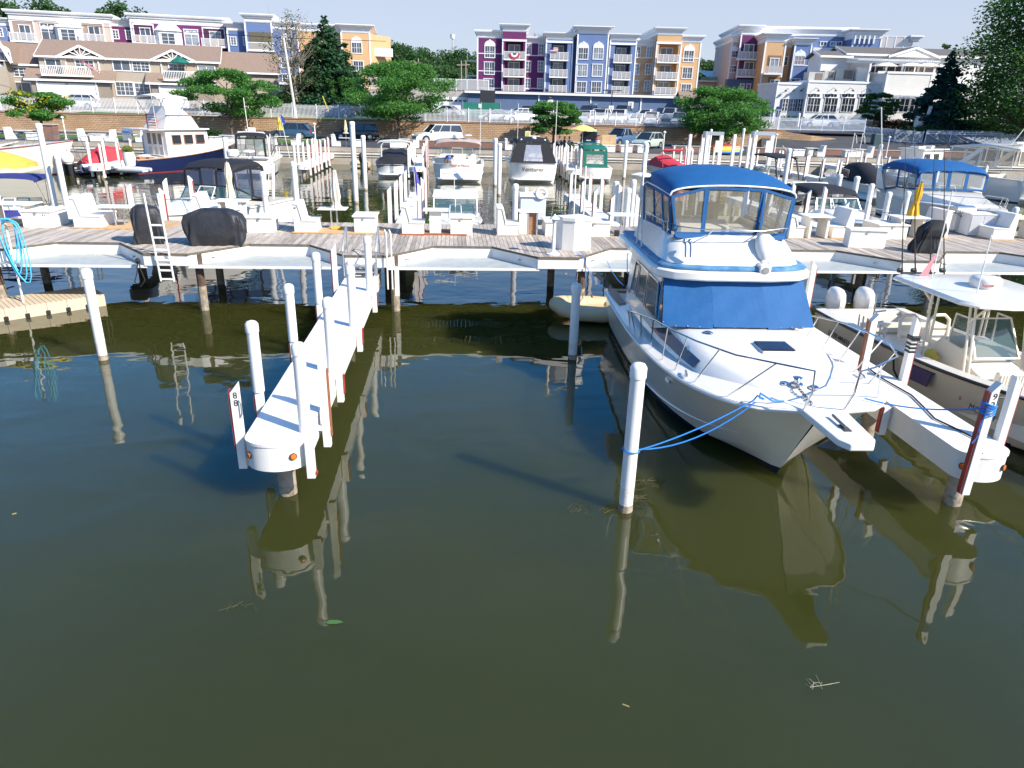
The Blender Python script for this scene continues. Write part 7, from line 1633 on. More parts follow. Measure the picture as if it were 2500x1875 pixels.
for x in (-0, 95): onA(x, 260, 325, .6, w=.8, grid=(2, 3))
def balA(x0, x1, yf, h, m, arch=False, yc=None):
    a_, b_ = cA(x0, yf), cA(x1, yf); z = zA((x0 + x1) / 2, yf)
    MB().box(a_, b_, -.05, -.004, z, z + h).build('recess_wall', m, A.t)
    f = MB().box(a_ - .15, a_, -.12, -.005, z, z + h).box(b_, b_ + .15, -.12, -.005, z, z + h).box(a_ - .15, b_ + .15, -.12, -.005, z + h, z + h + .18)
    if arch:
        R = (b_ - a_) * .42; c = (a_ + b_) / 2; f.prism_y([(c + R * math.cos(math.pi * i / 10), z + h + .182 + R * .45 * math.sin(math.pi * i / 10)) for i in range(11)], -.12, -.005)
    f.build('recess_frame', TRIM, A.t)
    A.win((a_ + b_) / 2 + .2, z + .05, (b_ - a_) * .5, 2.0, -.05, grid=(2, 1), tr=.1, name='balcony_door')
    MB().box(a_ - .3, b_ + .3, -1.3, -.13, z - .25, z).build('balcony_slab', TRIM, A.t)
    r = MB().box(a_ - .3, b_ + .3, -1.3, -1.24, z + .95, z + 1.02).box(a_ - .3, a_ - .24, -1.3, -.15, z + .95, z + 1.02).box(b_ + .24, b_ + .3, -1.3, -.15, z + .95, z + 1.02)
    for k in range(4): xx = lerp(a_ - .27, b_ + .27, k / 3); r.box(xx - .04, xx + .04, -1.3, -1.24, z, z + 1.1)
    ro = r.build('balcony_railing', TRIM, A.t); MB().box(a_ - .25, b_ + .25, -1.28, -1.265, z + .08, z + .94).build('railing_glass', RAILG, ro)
balA(140, 325, 368, 2.6, mat('shaded_peach_siding', (.3, .22, .18), .6)); balA(760, 945, 378, 2.5, MATS['shaded_peach_siding'], True)  # peach darkened for the shade inside the recesses; the panels are flat
u = cA(443, 300); A.win(u, zA(443, 360), 1.9, 2.2, 0, grid=(2, 2))
for dx in (-.5, .5): A.win(u + dx, zA(443, 262), .75, .05, 0, arch=True, grid=(1, 1), tr=.06)
def bayw(x, ytop, yb, m=PEACH):
    u = cA(x, 300); z0, z1 = zA(x, yb), zA(x, ytop); MB().prism([(u - 1.9, -.003), (u - 1.3, -.8), (u + 1.3, -.8), (u + 1.9, -.003)], z0 - 2, z1).build('bay_wall', TRIM, A.t)
    MB().loft([[(u - 2.1, -.004, z1 + .002), (u - 1.4, -1.0, z1 + .002), (u + 1.4, -1.0, z1 + .002), (u + 2.1, -.004, z1 + .002)], [(u - 1.2, -.004, z1 + 1.0), (u - .8, -.45, z1 + 1.0), (u + .8, -.45, z1 + 1.0), (u + 1.2, -.004, z1 + 1.0)]]).build('bay_roof', TRIM, A.t)
    A.win(u, z0, 1.8, z1 - z0 - .35, -.8, grid=(2, 3))
bayw(625, 250, 365)
a, b, zt = wingA(1000, 1185, 240, PURPLE, 1.0, 1.1)
onA(1042, 275, 345, .7, grid=(2, 3), w=1.0); onA(1160, 280, 350, .7, grid=(2, 3), w=1.0)
a, b, zt = wingA(1185, 2045, 225, PURPLE)
balA(1225, 1395, 388, 2.5, mat('shaded_purple_siding', (.06, .012, .05), .6), True); balA(1845, 2030, 418, 2.5, MATS['shaded_purple_siding'])  # flat recess panels in a purple copy with the shade painted in
bayw(1515, 285, 398)
u = cA(1725, 340); A.win(u, zA(1725, 405), 1.9, 2.1, 0, grid=(2, 2))
for dx in (-.5, .5): A.win(u + dx, zA(1725, 312), .75, .05, 0, arch=True, grid=(1, 1), tr=.06)
# blue section and ochre corner further right of it
A2 = Bld('apartment_building', 'blue and ochre apartment wing with arched windows behind the tall dark conifer', 'apartment building', *K2(190, 700), 126, R_(4), 4.5)
def cB(x, y=400, w=0): return A2.uz(*K2(x, y), w)[0]
def zB_(x, y, w=0): return A2.uz(*K2(x, y), w)[1]
def wingB(x0, x1, yt, m, w=0, h=1.2, over=.6, y=400):
    a, b = cB(x0, y, w), cB(x1, y, w); zt = zB_((x0 + x1) / 2, yt, w); A2.box(a, b, w, 14, 0, zt, m); A2.cornice(a, b, w, 14, zt + .002, h, over)
    for q in (a, b): A2.box(q - .12, q + .12, w - .06, w - .003, 0, zt, TRIM, 'corner_board')
    return a, b, zt
wingB(190, 330, 240, BLUE, .5); wingB(330, 530, 175, BLUE, -.6); wingB(530, 725, 230, BLUE, 0)
wingB(725, 1060, 250, OCHRE, .8); wingB(1060, 1275, 255, OCHRE, 0, over=.8)
for x, y0, y1, w, ar in ((222, 290, 345, .5, False), (320, 290, 345, .5, False), (632, 305, 365, 0, True), (632, 450, 520, 0, False), (1172, 330, 408, 0, True), (1185, 475, 545, 0, False), (1190, 615, 680, 0, False), (640, 575, 640, 0, False)):
    u = cB(x, (y0 + y1) / 2, w); z0 = zB_(x, y1, w); A2.win(u, z0, 1.5 if x > 500 else .7, zB_(x, y0, w) - z0, w, arch=ar, grid=(4, 2) if x > 500 else (2, 3))
for y in (250, 395): pass
z = zB_(430, 385, -.6); a_, b_ = cB(352, 385, -.6), cB(535, 385, -.6)
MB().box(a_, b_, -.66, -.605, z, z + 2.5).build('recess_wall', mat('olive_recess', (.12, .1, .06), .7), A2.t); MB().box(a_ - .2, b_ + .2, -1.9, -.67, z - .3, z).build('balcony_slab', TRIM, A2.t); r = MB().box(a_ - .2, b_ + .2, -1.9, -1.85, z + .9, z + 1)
for k in range(26): xx = lerp(a_ - .17, b_ + .17, k / 25); r.box(xx - .02, xx + .02, -1.9, -1.86, z, z + .9)
r.build('balcony_railing', TRIM, A2.t)
a_, b_ = cB(1275, 400), cB(1345, 400, 5)
MB().prism([(cB(1275), -.0), (cB(1275) + 3.2, 4.5), (cB(1275) + 3.2, 14), (cB(1275), 14)], 0, zB_(1275, 262)).build('wall', OCHRE, A2.t)
for y in (430, 600): z = zB_(1310, y); MB().box(cB(1275) + .6, cB(1275) + 3.6, 1.0, 3.0, z, z + .2).box(cB(1275) + .6, cB(1275) + 3.6, 1.0, 1.06, z + .2, z + 1.2).build('balcony_slab', TRIM, A2.t)
A2.box(cB(525, 700), cB(870, 700), -3.5, -.7, 0, zB_(700, 655, -3.5), mat('deep_garage_blue', (.035, .07, .15), .6), 'wall'); A2.box(cB(520, 700), cB(875, 700), -3.8, -.7, zB_(700, 655, -3.5) + .002, zB_(700, 655, -3.5) + .35, TRIM, 'roof_edge')

# ---------------- tan town houses
T = Bld('town_house', 'row of tan clapboard town houses with brown shingle roofs and white garage doors', 'house', *K1(60, 800), 103, R_(12), 4.2)
def cT(x, y=650, w=0): return T.uz(*K1(x, y), w)[0]
def zT_(x, y, w=0): return T.uz(*K1(x, y), w)[1]
def roof(u0, u1, w0, w1, ze, zr, m=SHING, over=.35, name='roof', th=.14):
    wm = (w0 + w1) / 2; o = MB().loft([[(u0 - over, w0 - over, ze), (u0 - over, wm, zr), (u0 - over, w1 + over, ze), (u0 - over, w1 + over, ze + th), (u0 - over, wm, zr + th), (u0 - over, w0 - over, ze + th)], [(u1 + over, w0 - over, ze), (u1 + over, wm, zr), (u1 + over, w1 + over, ze), (u1 + over, w1 + over, ze + th), (u1 + over, wm, zr + th), (u1 + over, w0 - over, ze + th)]]).build(name, m, T.t)
    MB().box(u0 - over, u1 + over, w0 - over - .12, w0 - over - .003, ze - .05, ze + th + .02).build('gutter', TRIM, o)
    MB().bar((u1 + over + .03, w0 - over, ze + .03), (u1 + over + .03, wm, zr + .03), .05, .28).bar((u0 - over - .03, w0 - over, ze + .03), (u0 - over - .03, wm, zr + .03), .05, .28).build('barge_board', TRIM, o)
    return o
def gable(u0, u1, w0, w1, ze, zr, m=TAUPEF):
    wm = (w0 + w1) / 2; MB().prism_x([(w0, ze), (w1, ze), (wm, zr)], u0, u1).build('gable_wall', m, T.t)
uA, uB, uC = cT(60), cT(385), cT(1975)
ze1 = zT_(200, 588); ze2 = zT_(1200, 545); D_ = 9
T.box(uA, uB, 0, D_, 0, ze1, TAUPEF); gable(uA, uB, 0, D_, ze1, ze1 + 2.4); roof(uA, uB + .4, 0, D_, ze1, zT_(250, 400, 4.5))
T.box(uB, uC, -.8, D_, 0, ze2, TAUPEF); gable(uB + .1, uC - .1, -.8, D_, ze2, zT_(1200, 395, 4) - .25); roof(uB, uC, -.8, D_, ze2, zT_(1200, 395, 4))
uD = cT(2500); T.box(uC + .01, uD, .5, D_ + 1, 0, zT_(2100, 660, .5), TAUPEF); o = roof(uC + .35, uD, .5, D_ + 1, zT_(2150, 660, .5), zT_(2150, 480, 5.5)); gable(uC + .36, uD, .5, D_ + 1, zT_(2150, 660, .5), zT_(2150, 480, 5.5) - .1)
MB().prism_x([(.5, 0), (D_ + 1, 0), (D_ + 1, 2), (.5, 2)], uD, uD + .02).build('wall', TAUPEF, T.t)
# cross gables with half timber fans
for xc, yt in ((722, 412), (1550, 452)):
    u = cT(xc, 480, -1.2); zt = zT_(xc, yt, -1.2); hw_ = 2.9; zb = ze2 + .05
    MB().loft([[(u - hw_, -1.2, zb), (u, -1.2, zt), (u + hw_, -1.2, zb), (u + hw_, -1.2, zb - .15), (u + hw_ - .15, -1.2, zb - .1), (u, -1.2, zt - .22), (u - hw_ + .15, -1.2, zb - .1), (u - hw_, -1.2, zb - .15)], [(u - hw_, 1.5, zb), (u, 3, zt), (u + hw_, 1.5, zb), (u + hw_, 1.5, zb - .15), (u + hw_ - .15, 1.5, zb - .1), (u, 3, zt - .22), (u - hw_ + .15, 1.5, zb - .1), (u - hw_, 1.5, zb - .15)]]).build('dormer_roof', SHING, T.t)
    f = MB().bar((u - hw_, -1.28, zb - .05), (u, -1.28, zt - .02), .06, .26).bar((u + hw_, -1.28, zb - .05), (u, -1.28, zt - .02), .06, .26).bar((u - hw_ * .62, -1.26, zb + .12), (u + hw_ * .62, -1.26, zb + .12), .06, .16)
    for k in range(5): a_ = math.pi * (k + 1) / 6; f.bar((u, -1.25, zb + .15), (u + 1.5 * math.cos(a_), -1.25, zb + .15 + min(1.2, (zt - zb) * .75) * math.sin(a_)), .05, .09)
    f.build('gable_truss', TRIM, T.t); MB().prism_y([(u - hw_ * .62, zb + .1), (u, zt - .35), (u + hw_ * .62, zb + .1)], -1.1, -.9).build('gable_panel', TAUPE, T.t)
# windows and doors
def wT(x, y0, y1, wd, w=-.8, grid=(2, 2), **k): u = cT(x, (y0 + y1) / 2, w); z0 = zT_(x, y1, w); return T.win(u, z0, wd, zT_(x, y0, w) - z0, w, grid=grid, **k)
wT(172, 610, 685, 2.2, 0, (4, 3)); wT(505, 535, 630, 2.2, -.8, (2, 1)); wT(765, 545, 640, 2.0, -.8, (4, 3)); wT(1095, 548, 632, 1.9, -.8, (2, 1)); wT(1270, 560, 640, 1.9, -.8, (4, 3)); wT(1600, 580, 660, 2.0, -.8, (4, 3)); wT(1860, 600, 660, 2.0, -.8, (2, 1))
wT(1125, 745, 855, 2.0, -.8, (4, 3)); wT(1295, 755, 862, 2.0, -.8, (4, 3)); wT(200, 745, 850, 2.0, 0, (2, 1)); wT(970, 770, 850, .5, -.8, (1, 1))
for x0, x1, yb, yr in ((215, 1035, 720, 665), (1300, 1960, 755, 690)):   # pent roofs over the garages
    a_, b_ = cT(x0, 700, -2.4), cT(x1, 700, -2.4); z0 = zT_((x0 + x1) / 2, yb, -2.4)
    MB().prism_x([(-2.6, z0), (-.81, z0 + 1.3), (-.81, z0 + 1.15), (-2.5, z0 - .12)], a_, b_).build('pent_roof', SHING, T.t); MB().box(a_, b_, -2.72, -2.61, z0 - .18, z0 + .05).build('gutter', TRIM, T.t)
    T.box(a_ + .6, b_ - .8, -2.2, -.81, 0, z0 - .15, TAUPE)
for x in (480, 750, 1560): u = cT(x, 830, -2.2); T.box(u - 1.55, u + 1.55, -2.28, -2.21, 0, 2.5, WHITE, 'garage_door'); MB().box(u - 1.75, u - 1.55, -2.3, -2.205, 0, 2.7).box(u + 1.55, u + 1.75, -2.3, -2.205, 0, 2.7).box(u - 1.75, u + 1.75, -2.3, -2.205, 2.505, 2.75).build('door_trim', TRIM, T.t)
for x0, x1, y in ((375, 825, 688), (1475, 1940, 735)):   # balconies
    a_, b_ = cT(x0, y, -2.9), cT(x1, y, -2.9); z = zT_((x0 + x1) / 2, y, -2.9)
    MB().box(a_, b_, -2.9, -.81, z, z + .22).build('balcony_slab', TRIM, T.t); r = MB().box(a_, b_, -2.9, -2.84, z + 1.15, z + 1.24)
    n = int((b_ - a_) / .2)
    for k in range(n + 1): xx = lerp(a_ + .03, b_ - .03, k / n); r.box(xx - .03, xx + .03, -2.9, -2.85, z + .2, z + 1.15)
    r.build('balcony_railing', TRIM, T.t)
    c_ = (a_ + b_) / 2; MB().box(c_ - .5, c_ - .35, -2.6, -.82, z + .2, z + 1.9).build('privacy_screen', TAUPEF, T.t)
u = cT(800, 600, -2.9); z = zT_(800, 600, -2.9); fl = MB()
for k in range(7): fl.loft([[(u + .25 * k * .5 - .8, -3.0, z + .75 - .11 * k - .1), (u - .8 + .25 * k * .5, -3.0, z + .75 - .11 * k)], [(u + .9 - .2 + .1 * k, -3.1, z - .1 - .11 * k - .1), (u + .9 - .2 + .1 * k, -3.1, z - .1 - .11 * k)]], caps=False, closed=False, mi=k % 2)
fl.build('flag', [REDC, WHITE], T.t)
u = cT(1620, 620, -2.9); z = zT_(1620, 655, -2.9); MB().loft([[(u + r_ * math.cos(a), -2.2 + r_ * math.sin(a), zz_) for a in [i * math.pi / 4 for i in range(8)]] for r_, zz_ in ((1.3, z + 1.2), (.8, z + 1.6), (.05, z + 2.0))]).tube([(u, -2.2, z), (u, -2.2, z + 2)], .03, 5).build('patio_umbrella', GREENC, T.t)
for x, y0, y1, w in ((900, 545, 650, -.85), (1465, 560, 680, -.85), (347, 720, 810, -2.3), (880, 740, 850, -2.3), (1450, 760, 880, -2.3)): u = cT(x, y1, w); T.box(u - .08, u + .08, w - .1, w, zT_(x, y1, w), zT_(x, y0, w), TRIM, 'downpipe')
# gable fronted house at the left edge
E_ = Bld('town_house', 'tan gable fronted house with arched attic window at the left edge', 'house', *K1(-120, 800), 101, R_(8), 4.2)
ee = E_.uz(*K1(75, 700))[0]; zr = E_.uz(*K1(30, 375))[1]; z_e = E_.uz(*K1(75, 520))[1]; mid = E_.uz(*K1(25, 500))[0]
E_.box(-3, ee, 0, 9, 0, z_e - 1, TAUPEF); MB().prism_y([(mid - (ee - mid) * 1.15, z_e - 1), (ee + .0, z_e - 1), (ee, z_e - .8), (mid, zr - .2), (mid - (ee - mid) * 1.15, z_e - .8)], .0, 9).build('gable_wall', TAUPEF, E_.t)
MB().loft([[(mid, -.4, zr), (ee + .9, -.4, z_e - .7), (ee + .9, -.4, z_e - .5), (mid, -.4, zr + .2)], [(mid, 9, zr), (ee + .9, 9, z_e - .7), (ee + .9, 9, z_e - .5), (mid, 9, zr + .2)]]).loft([[(mid, -.4, zr), (2 * mid - ee - .9, -.4, z_e - .7), (2 * mid - ee - .9, -.4, z_e - .5), (mid, -.4, zr + .2)], [(mid, 9, zr), (2 * mid - ee - .9, 9, z_e - .7), (2 * mid - ee - .9, 9, z_e - .5), (mid, 9, zr + .2)]]).build('roof', SHING, E_.t)
MB().bar((mid, -.45, zr + .05), (ee + .9, -.45, z_e - .6), .1, .35).build('barge_board', TRIM, E_.t)
E_.win(mid + .2, z_e - .3, 1.2, .9, 0, arch=True, grid=(2, 1))
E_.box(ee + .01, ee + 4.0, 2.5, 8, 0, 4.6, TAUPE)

# ---------------- right apartment building, stepping back in volumes
Q = Bld('apartment_building', 'stepped apartment building in tan, purple, ochre and blue behind the white restaurant', 'apartment building', *K4(225, 560), 128, R_(-9), 4.8)
def cQ(x, y=420, w=0): return Q.uz(*K4(x, y), w)[0]
def zQ(x, y, w=0): return Q.uz(*K4(x, y), w)[1]
def wingQ(x0, x1, yt, m, w=0, h=1.2, over=.5, back=16, y=400, bot=0):
    a, b = cQ(x0, y, w), cQ(x1, y, w); zt = zQ((x0 + x1) / 2, yt, w); Q.box(a, b, w, back, bot, zt, m); Q.cornice(a, b, w, back, zt + .002, h, over)
    for q in (a, b): Q.box(q - .12, q + .12, w - .06, w - .003, bot, zt, TRIM, 'corner_board')
    return a, b, zt
wingQ(228, 285, 285, PEACH, .5, y=420); wingQ(285, 405, 238, PURPLE, -.8, 1.5, .7); wingQ(405, 455, 245, BLUE, .6)
wingQ(455, 590, 285, OCHRE, -6.5, 1.3, .7, back=8); wingQ(590, 655, 320, OCHRE, -4.5, 1.0, back=8); wingQ(655, 765, 305, BLUE, -6.5, 1.0, .7, back=8)
wingQ(455, 1035, 245, BLUE, 3, 1.4, .5); wingQ(1035, 1225, 262, BLUE, -1, 1.4, .8)
def wQ(x, y0, y1, wd, w, **k): u = cQ(x, (y0 + y1) / 2, w); z0 = zQ(x, y1, w); return Q.win(u, z0, wd, zQ(x, y0, w) - z0, w, **k)
wQ(255, 345, 385, 1.2, .5, arch=True, grid=(3, 2)); wQ(245, 445, 485, 1.2, .5, grid=(3, 2))
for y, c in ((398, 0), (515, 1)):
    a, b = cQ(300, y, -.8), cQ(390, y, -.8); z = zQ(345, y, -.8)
    MB().box(a, b, -.86, -.805, z, z + 2.5).build('recess_wall', MATS['shaded_purple_siding'], Q.t); Q.win((a + b) / 2, z + .1, 1.4, 2, -.86, grid=(2, 1), name='balcony_door'); MB().box(a - .8, b + .2, -2.0, -.87, z - .25, z).build('balcony_slab', TRIM, Q.t)
    r = MB().box(a - .8, b + .2, -2.0, -1.94, z + .95, z + 1.03)
    for k in range(6): xx = lerp(a - .8, b + .15, k / 5); r.box(xx, xx + .06, -2, -1.94, z, z + 1)
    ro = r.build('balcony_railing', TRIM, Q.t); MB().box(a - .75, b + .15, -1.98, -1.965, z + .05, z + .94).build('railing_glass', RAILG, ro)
Q.box(cQ(205, 580, -1.5), cQ(400, 580, -1.5), -1.5, .4, 0, zQ(300, 535, -1.5), mat('slate_blue_siding', (.07, .095, .17), .6), 'wall')
for x in (308, 352): wQ(x, 570, 605, .5, -1.5, grid=(1, 2))
for y in (495, 640):
    a, b = cQ(470, y, -6.5), cQ(560, y, -6.5); z = zQ(515, y, -6.5)
    MB().box(a, b, -6.56, -6.505, z, z + 2.6).build('recess_wall', mat('shaded_ochre_siding', (.25, .13, .06), .6), Q.t); Q.win((a + b) / 2, z + .1, 1.2, 2, -6.56, grid=(2, 1), name='balcony_door')  # ochre copy darkened to paint the balcony shade on a flat panel
    MB().box(a - .6, b + .2, -7.7, -6.57, z - .25, z).build('balcony_slab', TRIM, Q.t); MB().box(a - .6, b + .2, -7.7, -7.66, z + .02, z + 1.0).build('railing_glass', RAILG, Q.t)
wQ(695, 380, 435, 1.5, -6.5, arch=True, grid=(3, 2), pane=mat('orange_lit_glass', (.45, .25, .14), .2, c2=(.2, .25, .35), vscale=1)); wQ(600, 385, 440, .6, -4.5, grid=(1, 2)); wQ(670, 535, 550, 1.2, -6.5, grid=(2, 1))  # orange light on the arched pane is painted into its colour
for y in (445,): z = zQ(690, y, -6.5); Q.box(cQ(657, y, -6.5), cQ(763, y, -6.5), -6.56, -6.503, z, z + .14, TRIM, 'belt_course')
for x in (858, 925, 960): wQ(x, 285, 308, .9, 3, grid=(2, 1))
Q.box(cQ(790, 330, 1.6), cQ(1034, 330, 1.6), 1.6, 2.9, 0, zQ(900, 322, 1.6), WCLAP)
for k in range(5): u = cQ(1065 + k * 32, 285, -1); z = zQ(1065 + k * 32, 296, -1); Q.box(u - .1, u + .1, -1.3, -1.01, z, z + 1.2, TRIM, 'bracket')
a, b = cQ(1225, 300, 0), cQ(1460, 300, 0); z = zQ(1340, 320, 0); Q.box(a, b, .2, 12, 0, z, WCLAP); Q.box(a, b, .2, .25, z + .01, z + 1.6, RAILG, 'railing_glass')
r = MB().box(a, b, .15, .3, z + 1.6, z + 1.7)
for k in range(5): xx = lerp(a, b, k / 4); r.box(xx - .06, xx + .06, .15, .3, z, z + 1.6)
r.build('roof_railing', TRIM, Q.t); Q.cornice(b - .3, b + .8, -.2, 1, z + .9, .9, .5)

# ---------------- white restaurant
RS = Bld('restaurant', 'white clapboard restaurant with dark window groups, roof terrace and grey shingle roof', 'restaurant', *K4(725, 800), 106, R_(-4), 3.9)
def cR(x, y=650, w=0): return RS.uz(*K4(x, y), w)[0]
def zR_(x, y, w=0): return RS.uz(*K4(x, y), w)[1]
def blk(x0, x1, yt, w0, w1, m=WCLAP, y=650, cap=True, z0=0):
    a, b = cR(x0, y, w0), cR(x1, y, w0); zt = zR_((x0 + x1) / 2, yt, w0); RS.box(a, b, w0, w1, z0, zt, m)
    if cap: RS.box(a - .1, b + .1, w0 - .1, w1 + .1, zt + .002, zt + .3, TRIM, 'parapet')
    for q in (a, b): RS.box(q - .1, q + .1, w0 - .05, w0 - .003, z0, zt, TRIM, 'corner_board')
    return a, b, zt
blk(540, 745, 572, 1.2, 10); a0, b0, z0 = blk(745, 1230, 562, 0, 10)
blk(1262, 1560, 500, -1.2, 10)
def wR(x, y0, y1, wd, w=0, **k): u = cR(x, (y0 + y1) / 2, w); q = zR_(x, y1, w); return RS.win(u, q, wd, zR_(x, y0, w) - q, w, pane=DARKG, **k)
for x in (790, 906, 1022, 1138):
    wR(x, 663, 755, 1.75, grid=(4, 2), tr=.07); wR(x, 636, 655, 1.75, grid=(4, 1), tr=.08, name='transom_window')
    u, q = RS.uz(*K4(x + 25, 612)); lp_ = MB().tube([(u - .5, -.05, q + .1), (u - .4, -.4, q + .35), (u, -.5, q + .15)], .03, 6).lathe([(.06, q + .12), (.2, q - .05), (.26, q - .1)], u, -.5, 10).build('barn_lamp', BLACK, RS.t, True)
for x in (1250, 1335, 1402, 1472): wR(x, 668, 755, 1.2, w=(-1.2 if x > 1262 else 0), grid=(2, 2), tr=.08)
for x in (598, 650, 700): wR(x, 668, 750, .72, w=1.2, grid=(2, 3), tr=.06)
for x in (575, 625, 675, 722): u = cR(x, 700, 1.2); RS.box(u - .12, u + .12, 1.1, 1.19, zR_(x, 750, 1.2), zR_(x, 668, 1.2), mat('navy_shutter', (.02, .05, .14), .5), 'shutter')
for x in (588, 640, 692):
    u, q = RS.uz(*K4(x + 8, 612), 1.2); MB().tube([(u + .5, 1.1, q + .1), (u + .3, .75, q + .3), (u, .7, q + .15)], .03, 6).lathe([(.06, q + .12), (.2, q - .05), (.26, q - .1)], u, .7, 10).build('barn_lamp', BLACK, RS.t, True)
RS.box(cR(545, 740, 1.1), cR(568, 740, 1.1), 1.08, 1.18, 0, 2.6, mat('navy_shutter', (0, 0, 0)), 'door')
# terrace storey and roofs
def blk2(x0, x1, yt, w0, w1, m=WCLAP, y=420):
    a, b = cR(x0, y, w0), cR(x1, y, w0); zt = zR_((x0 + x1) / 2, yt, w0); RS.box(a, b, w0, w1, 2, zt, m); return a, b, zt
def roofR(a, b, w0, w1, ze, zr, m=SHINGD):
    wm = (w0 + w1) / 2; o = MB().loft([[(u, w0 - .5, ze), (u, wm, zr), (u, w1 + .5, ze), (u, w1 + .5, ze + .18), (u, wm, zr + .18), (u, w0 - .5, ze + .18)] for u in (a - .5, b + .5)]).build('roof', m, RS.t)
    MB().box(a - .5, b + .5, w0 - .62, w0 - .503, ze - .05, ze + .22).bar((a - .53, w0 - .5, ze + .05), (a - .53, wm, zr + .05), .06, .35).build('fascia', TRIM, o); MB().prism_x([(w0, ze - .02), (w1, ze - .02), (wm, zr - .15)], a, b).build('gable_wall', WCLAP, RS.t)
a, b, zt = blk2(845, 1020, 388, 4.5, 9.4); roofR(a, b, 4.5, 9.4, zt, zt + .85)
a, b, zt = blk2(1015, 2000, 385, 5.5, 13); roofR(a, b, 5.5, 13, zt, zt + 1.25)
u = cR(1465, 380, 5); zz1 = zR_(1465, 388, 5); g_, h_ = 3.5, 1.15; MB().loft([[(u - g_, w_, zz1), (u, w_, zz1 + h_), (u + g_, w_, zz1)] for w_ in (4.6, 9)]).build('gable_wall', WCLAP, RS.t)
for q in (-1, 1):
    MB().bar((u + q * (g_ + .3), 4.5, zz1), (u, 4.5, zz1 + h_ + .1), .12, .3).build('barge_board', TRIM, RS.t)
    MB().loft([[(u, y_, zz1 + h_ + .15), (u + q * (g_ + .3), y_, zz1 + .05), (u + q * (g_ + .3), y_, zz1 + .2), (u, y_, zz1 + h_ + .3)] for y_ in (4.5, 9.2)]).build('roof', SHINGD, RS.t)
# pergola with slats over the terrace, dark panel painted as the shaded opening, parasols
a, b = cR(1090, 400, .5), cR(1640, 400, .5); zp = zR_(1300, 408, .5); pg = MB()
for k in range(40): xx = lerp(a, b, k / 39); pg.bar((xx, .2, zp), (xx, 5.2, zp + .4), .09, .22)
pg.box(a, b, .5, .66, zp - .3, zp - .12).box(a, b, 4.2, 4.3, zp - .2, zp + .1); pg.build('pergola', TRIM, RS.t)
for k in range(5): xx = lerp(a + 2, b - .3, k / 4); RS.box(xx - .12, xx + .12, .5, .7, zp - 3.2, zp - .32, TRIM, 'pergola_post')
dk = mat('shaded_brown_interior', (.05, .03, .03), .6); a2 = cR(1175, 450, 5.4); b2 = cR(1640, 450, 5.4); RS.box(a2, b2, 5.3, 5.45, zR_(1400, 492, 5.4), zR_(1400, 430, 5.4), dk, 'terrace_shade_panel')
for k in range(7): xx = lerp(a2, b2, (k + .5) / 7); RS.box(xx - .08, xx + .08, 5.2, 5.29, zR_(1400, 492, 5.4), zR_(1400, 430, 5.4), IVORY, 'mullion')
a3, b3 = cR(1225, 495, -.9), cR(1640, 495, -.9); RS.box(a3, b3, -.9, -.84, zR_(1400, 500, -.9), zR_(1400, 484, -.9), TRIM, 'terrace_rail')
for x in (1270, 1440, 1550): 
    u, q = RS.uz(*K4(x, 430), 1.2); MB().loft([[(u + r_ * math.cos(an), 1.2 + r_ * math.sin(an), z_) for an in [i * math.pi / 4 for i in range(8)]] for r_, z_ in ((1.9, q - .35), (1.0, q + .05), (.05, q + .4))]).tube([(u, 1.2, q - 2.4), (u, 1.2, q)], .04, 6).build('parasol', WHITE, RS.t)
# rooftop units, louvred boxes, stair, lower pergola, stone base
for x0, x1, y0, y1 in ((760, 860, 485, 545), (862, 932, 475, 530), (940, 1060, 465, 535)):
    u0, u1 = cR(x0, 510, 3), cR(x1, 510, 3); q0, q1 = zR_(x0, y1, 3), zR_(x0, y0, 3); m = RS.box(u0, u1, 3, 5, q0 - .5, q1, mat('hvac_grey', (.4, .4, .36), .5), 'rooftop_unit'); MB().box(lerp(u0, u1, .45), u1 - .15, 2.94, 2.99, q0 + .1, q1 - .15).build('louvre', mat('louvre_brown', (.16, .13, .11), .7), m)
RS.box(cR(1095, 470, 2.5), cR(1165, 470, 2.5), 2.5, 4.4, 3, zR_(1130, 455, 2.5), WCLAP)
a, b = cR(1300, 650, -2.4), cR(1960, 650, -2.4); zp = zR_(1450, 655, -2.4); pg = MB()
for k in range(34): xx = lerp(a, b, k / 33); pg.bar((xx, -2.6, zp), (xx, -1.22, zp + .2), .08, .18)
pg.box(a, b, -2.4, -2.28, zp - .25, zp - .1).build('lower_pergola', TRIM, RS.t)
blk(1560, 2050, 640, -.6, 10, cap=False)
for x in (1620, 1700, 1780, 1880): wR(x, 690, 760, 1.9, w=-.6, grid=(2, 2), tr=.1)
RS.box(cR(1235, 800, -1.25), cR(2000, 800, -1.25), -1.5, -1.21, 0, 1.1, banded('fieldstone', (.36, .3, .24), brick=(.5, .3, .03), c2=(.25, .2, .16), mortar=(.2, .17, .14)), 'stone_base')
st = MB()
for k in range(8): st.box(cR(1060, 820, -1.5) + k * .38, cR(1060, 820, -1.5) + k * .38 + .4, -2.2, -.7, 0, .18 * k + .18)
st.build('entry_steps', CONC, RS.t); x0 = cR(1060, 820, -1.5); MB().tube([(x0, -2.2, 1.0), (x0 + 3.0, -2.2, 2.5), (x0 + 5, -2.2, 2.5)], .035, 6).tube([(x0, -2.2, 0), (x0, -2.2, 1.0)], .035, 6).build('stair_rail', TRIM, RS.t)
# white entrance ramp railing at its left
t = thing('ramp_railing', 'white tube railing at the restaurant side door left of the small cypress', 'railing', (at(1880, 290, 102)[0], 102, 4.0))
for i in range(7): MB().tube([(i * .35, 0, 0), (i * .35, 0, 2.0 - .0 * i)], .03, 6).build('baluster', TRIM, t)
MB().tube([(0, 0, 2), (1.4, 0, 2), (2.2, 0, .6)], .035, 6).build('handrail', TRIM, t)
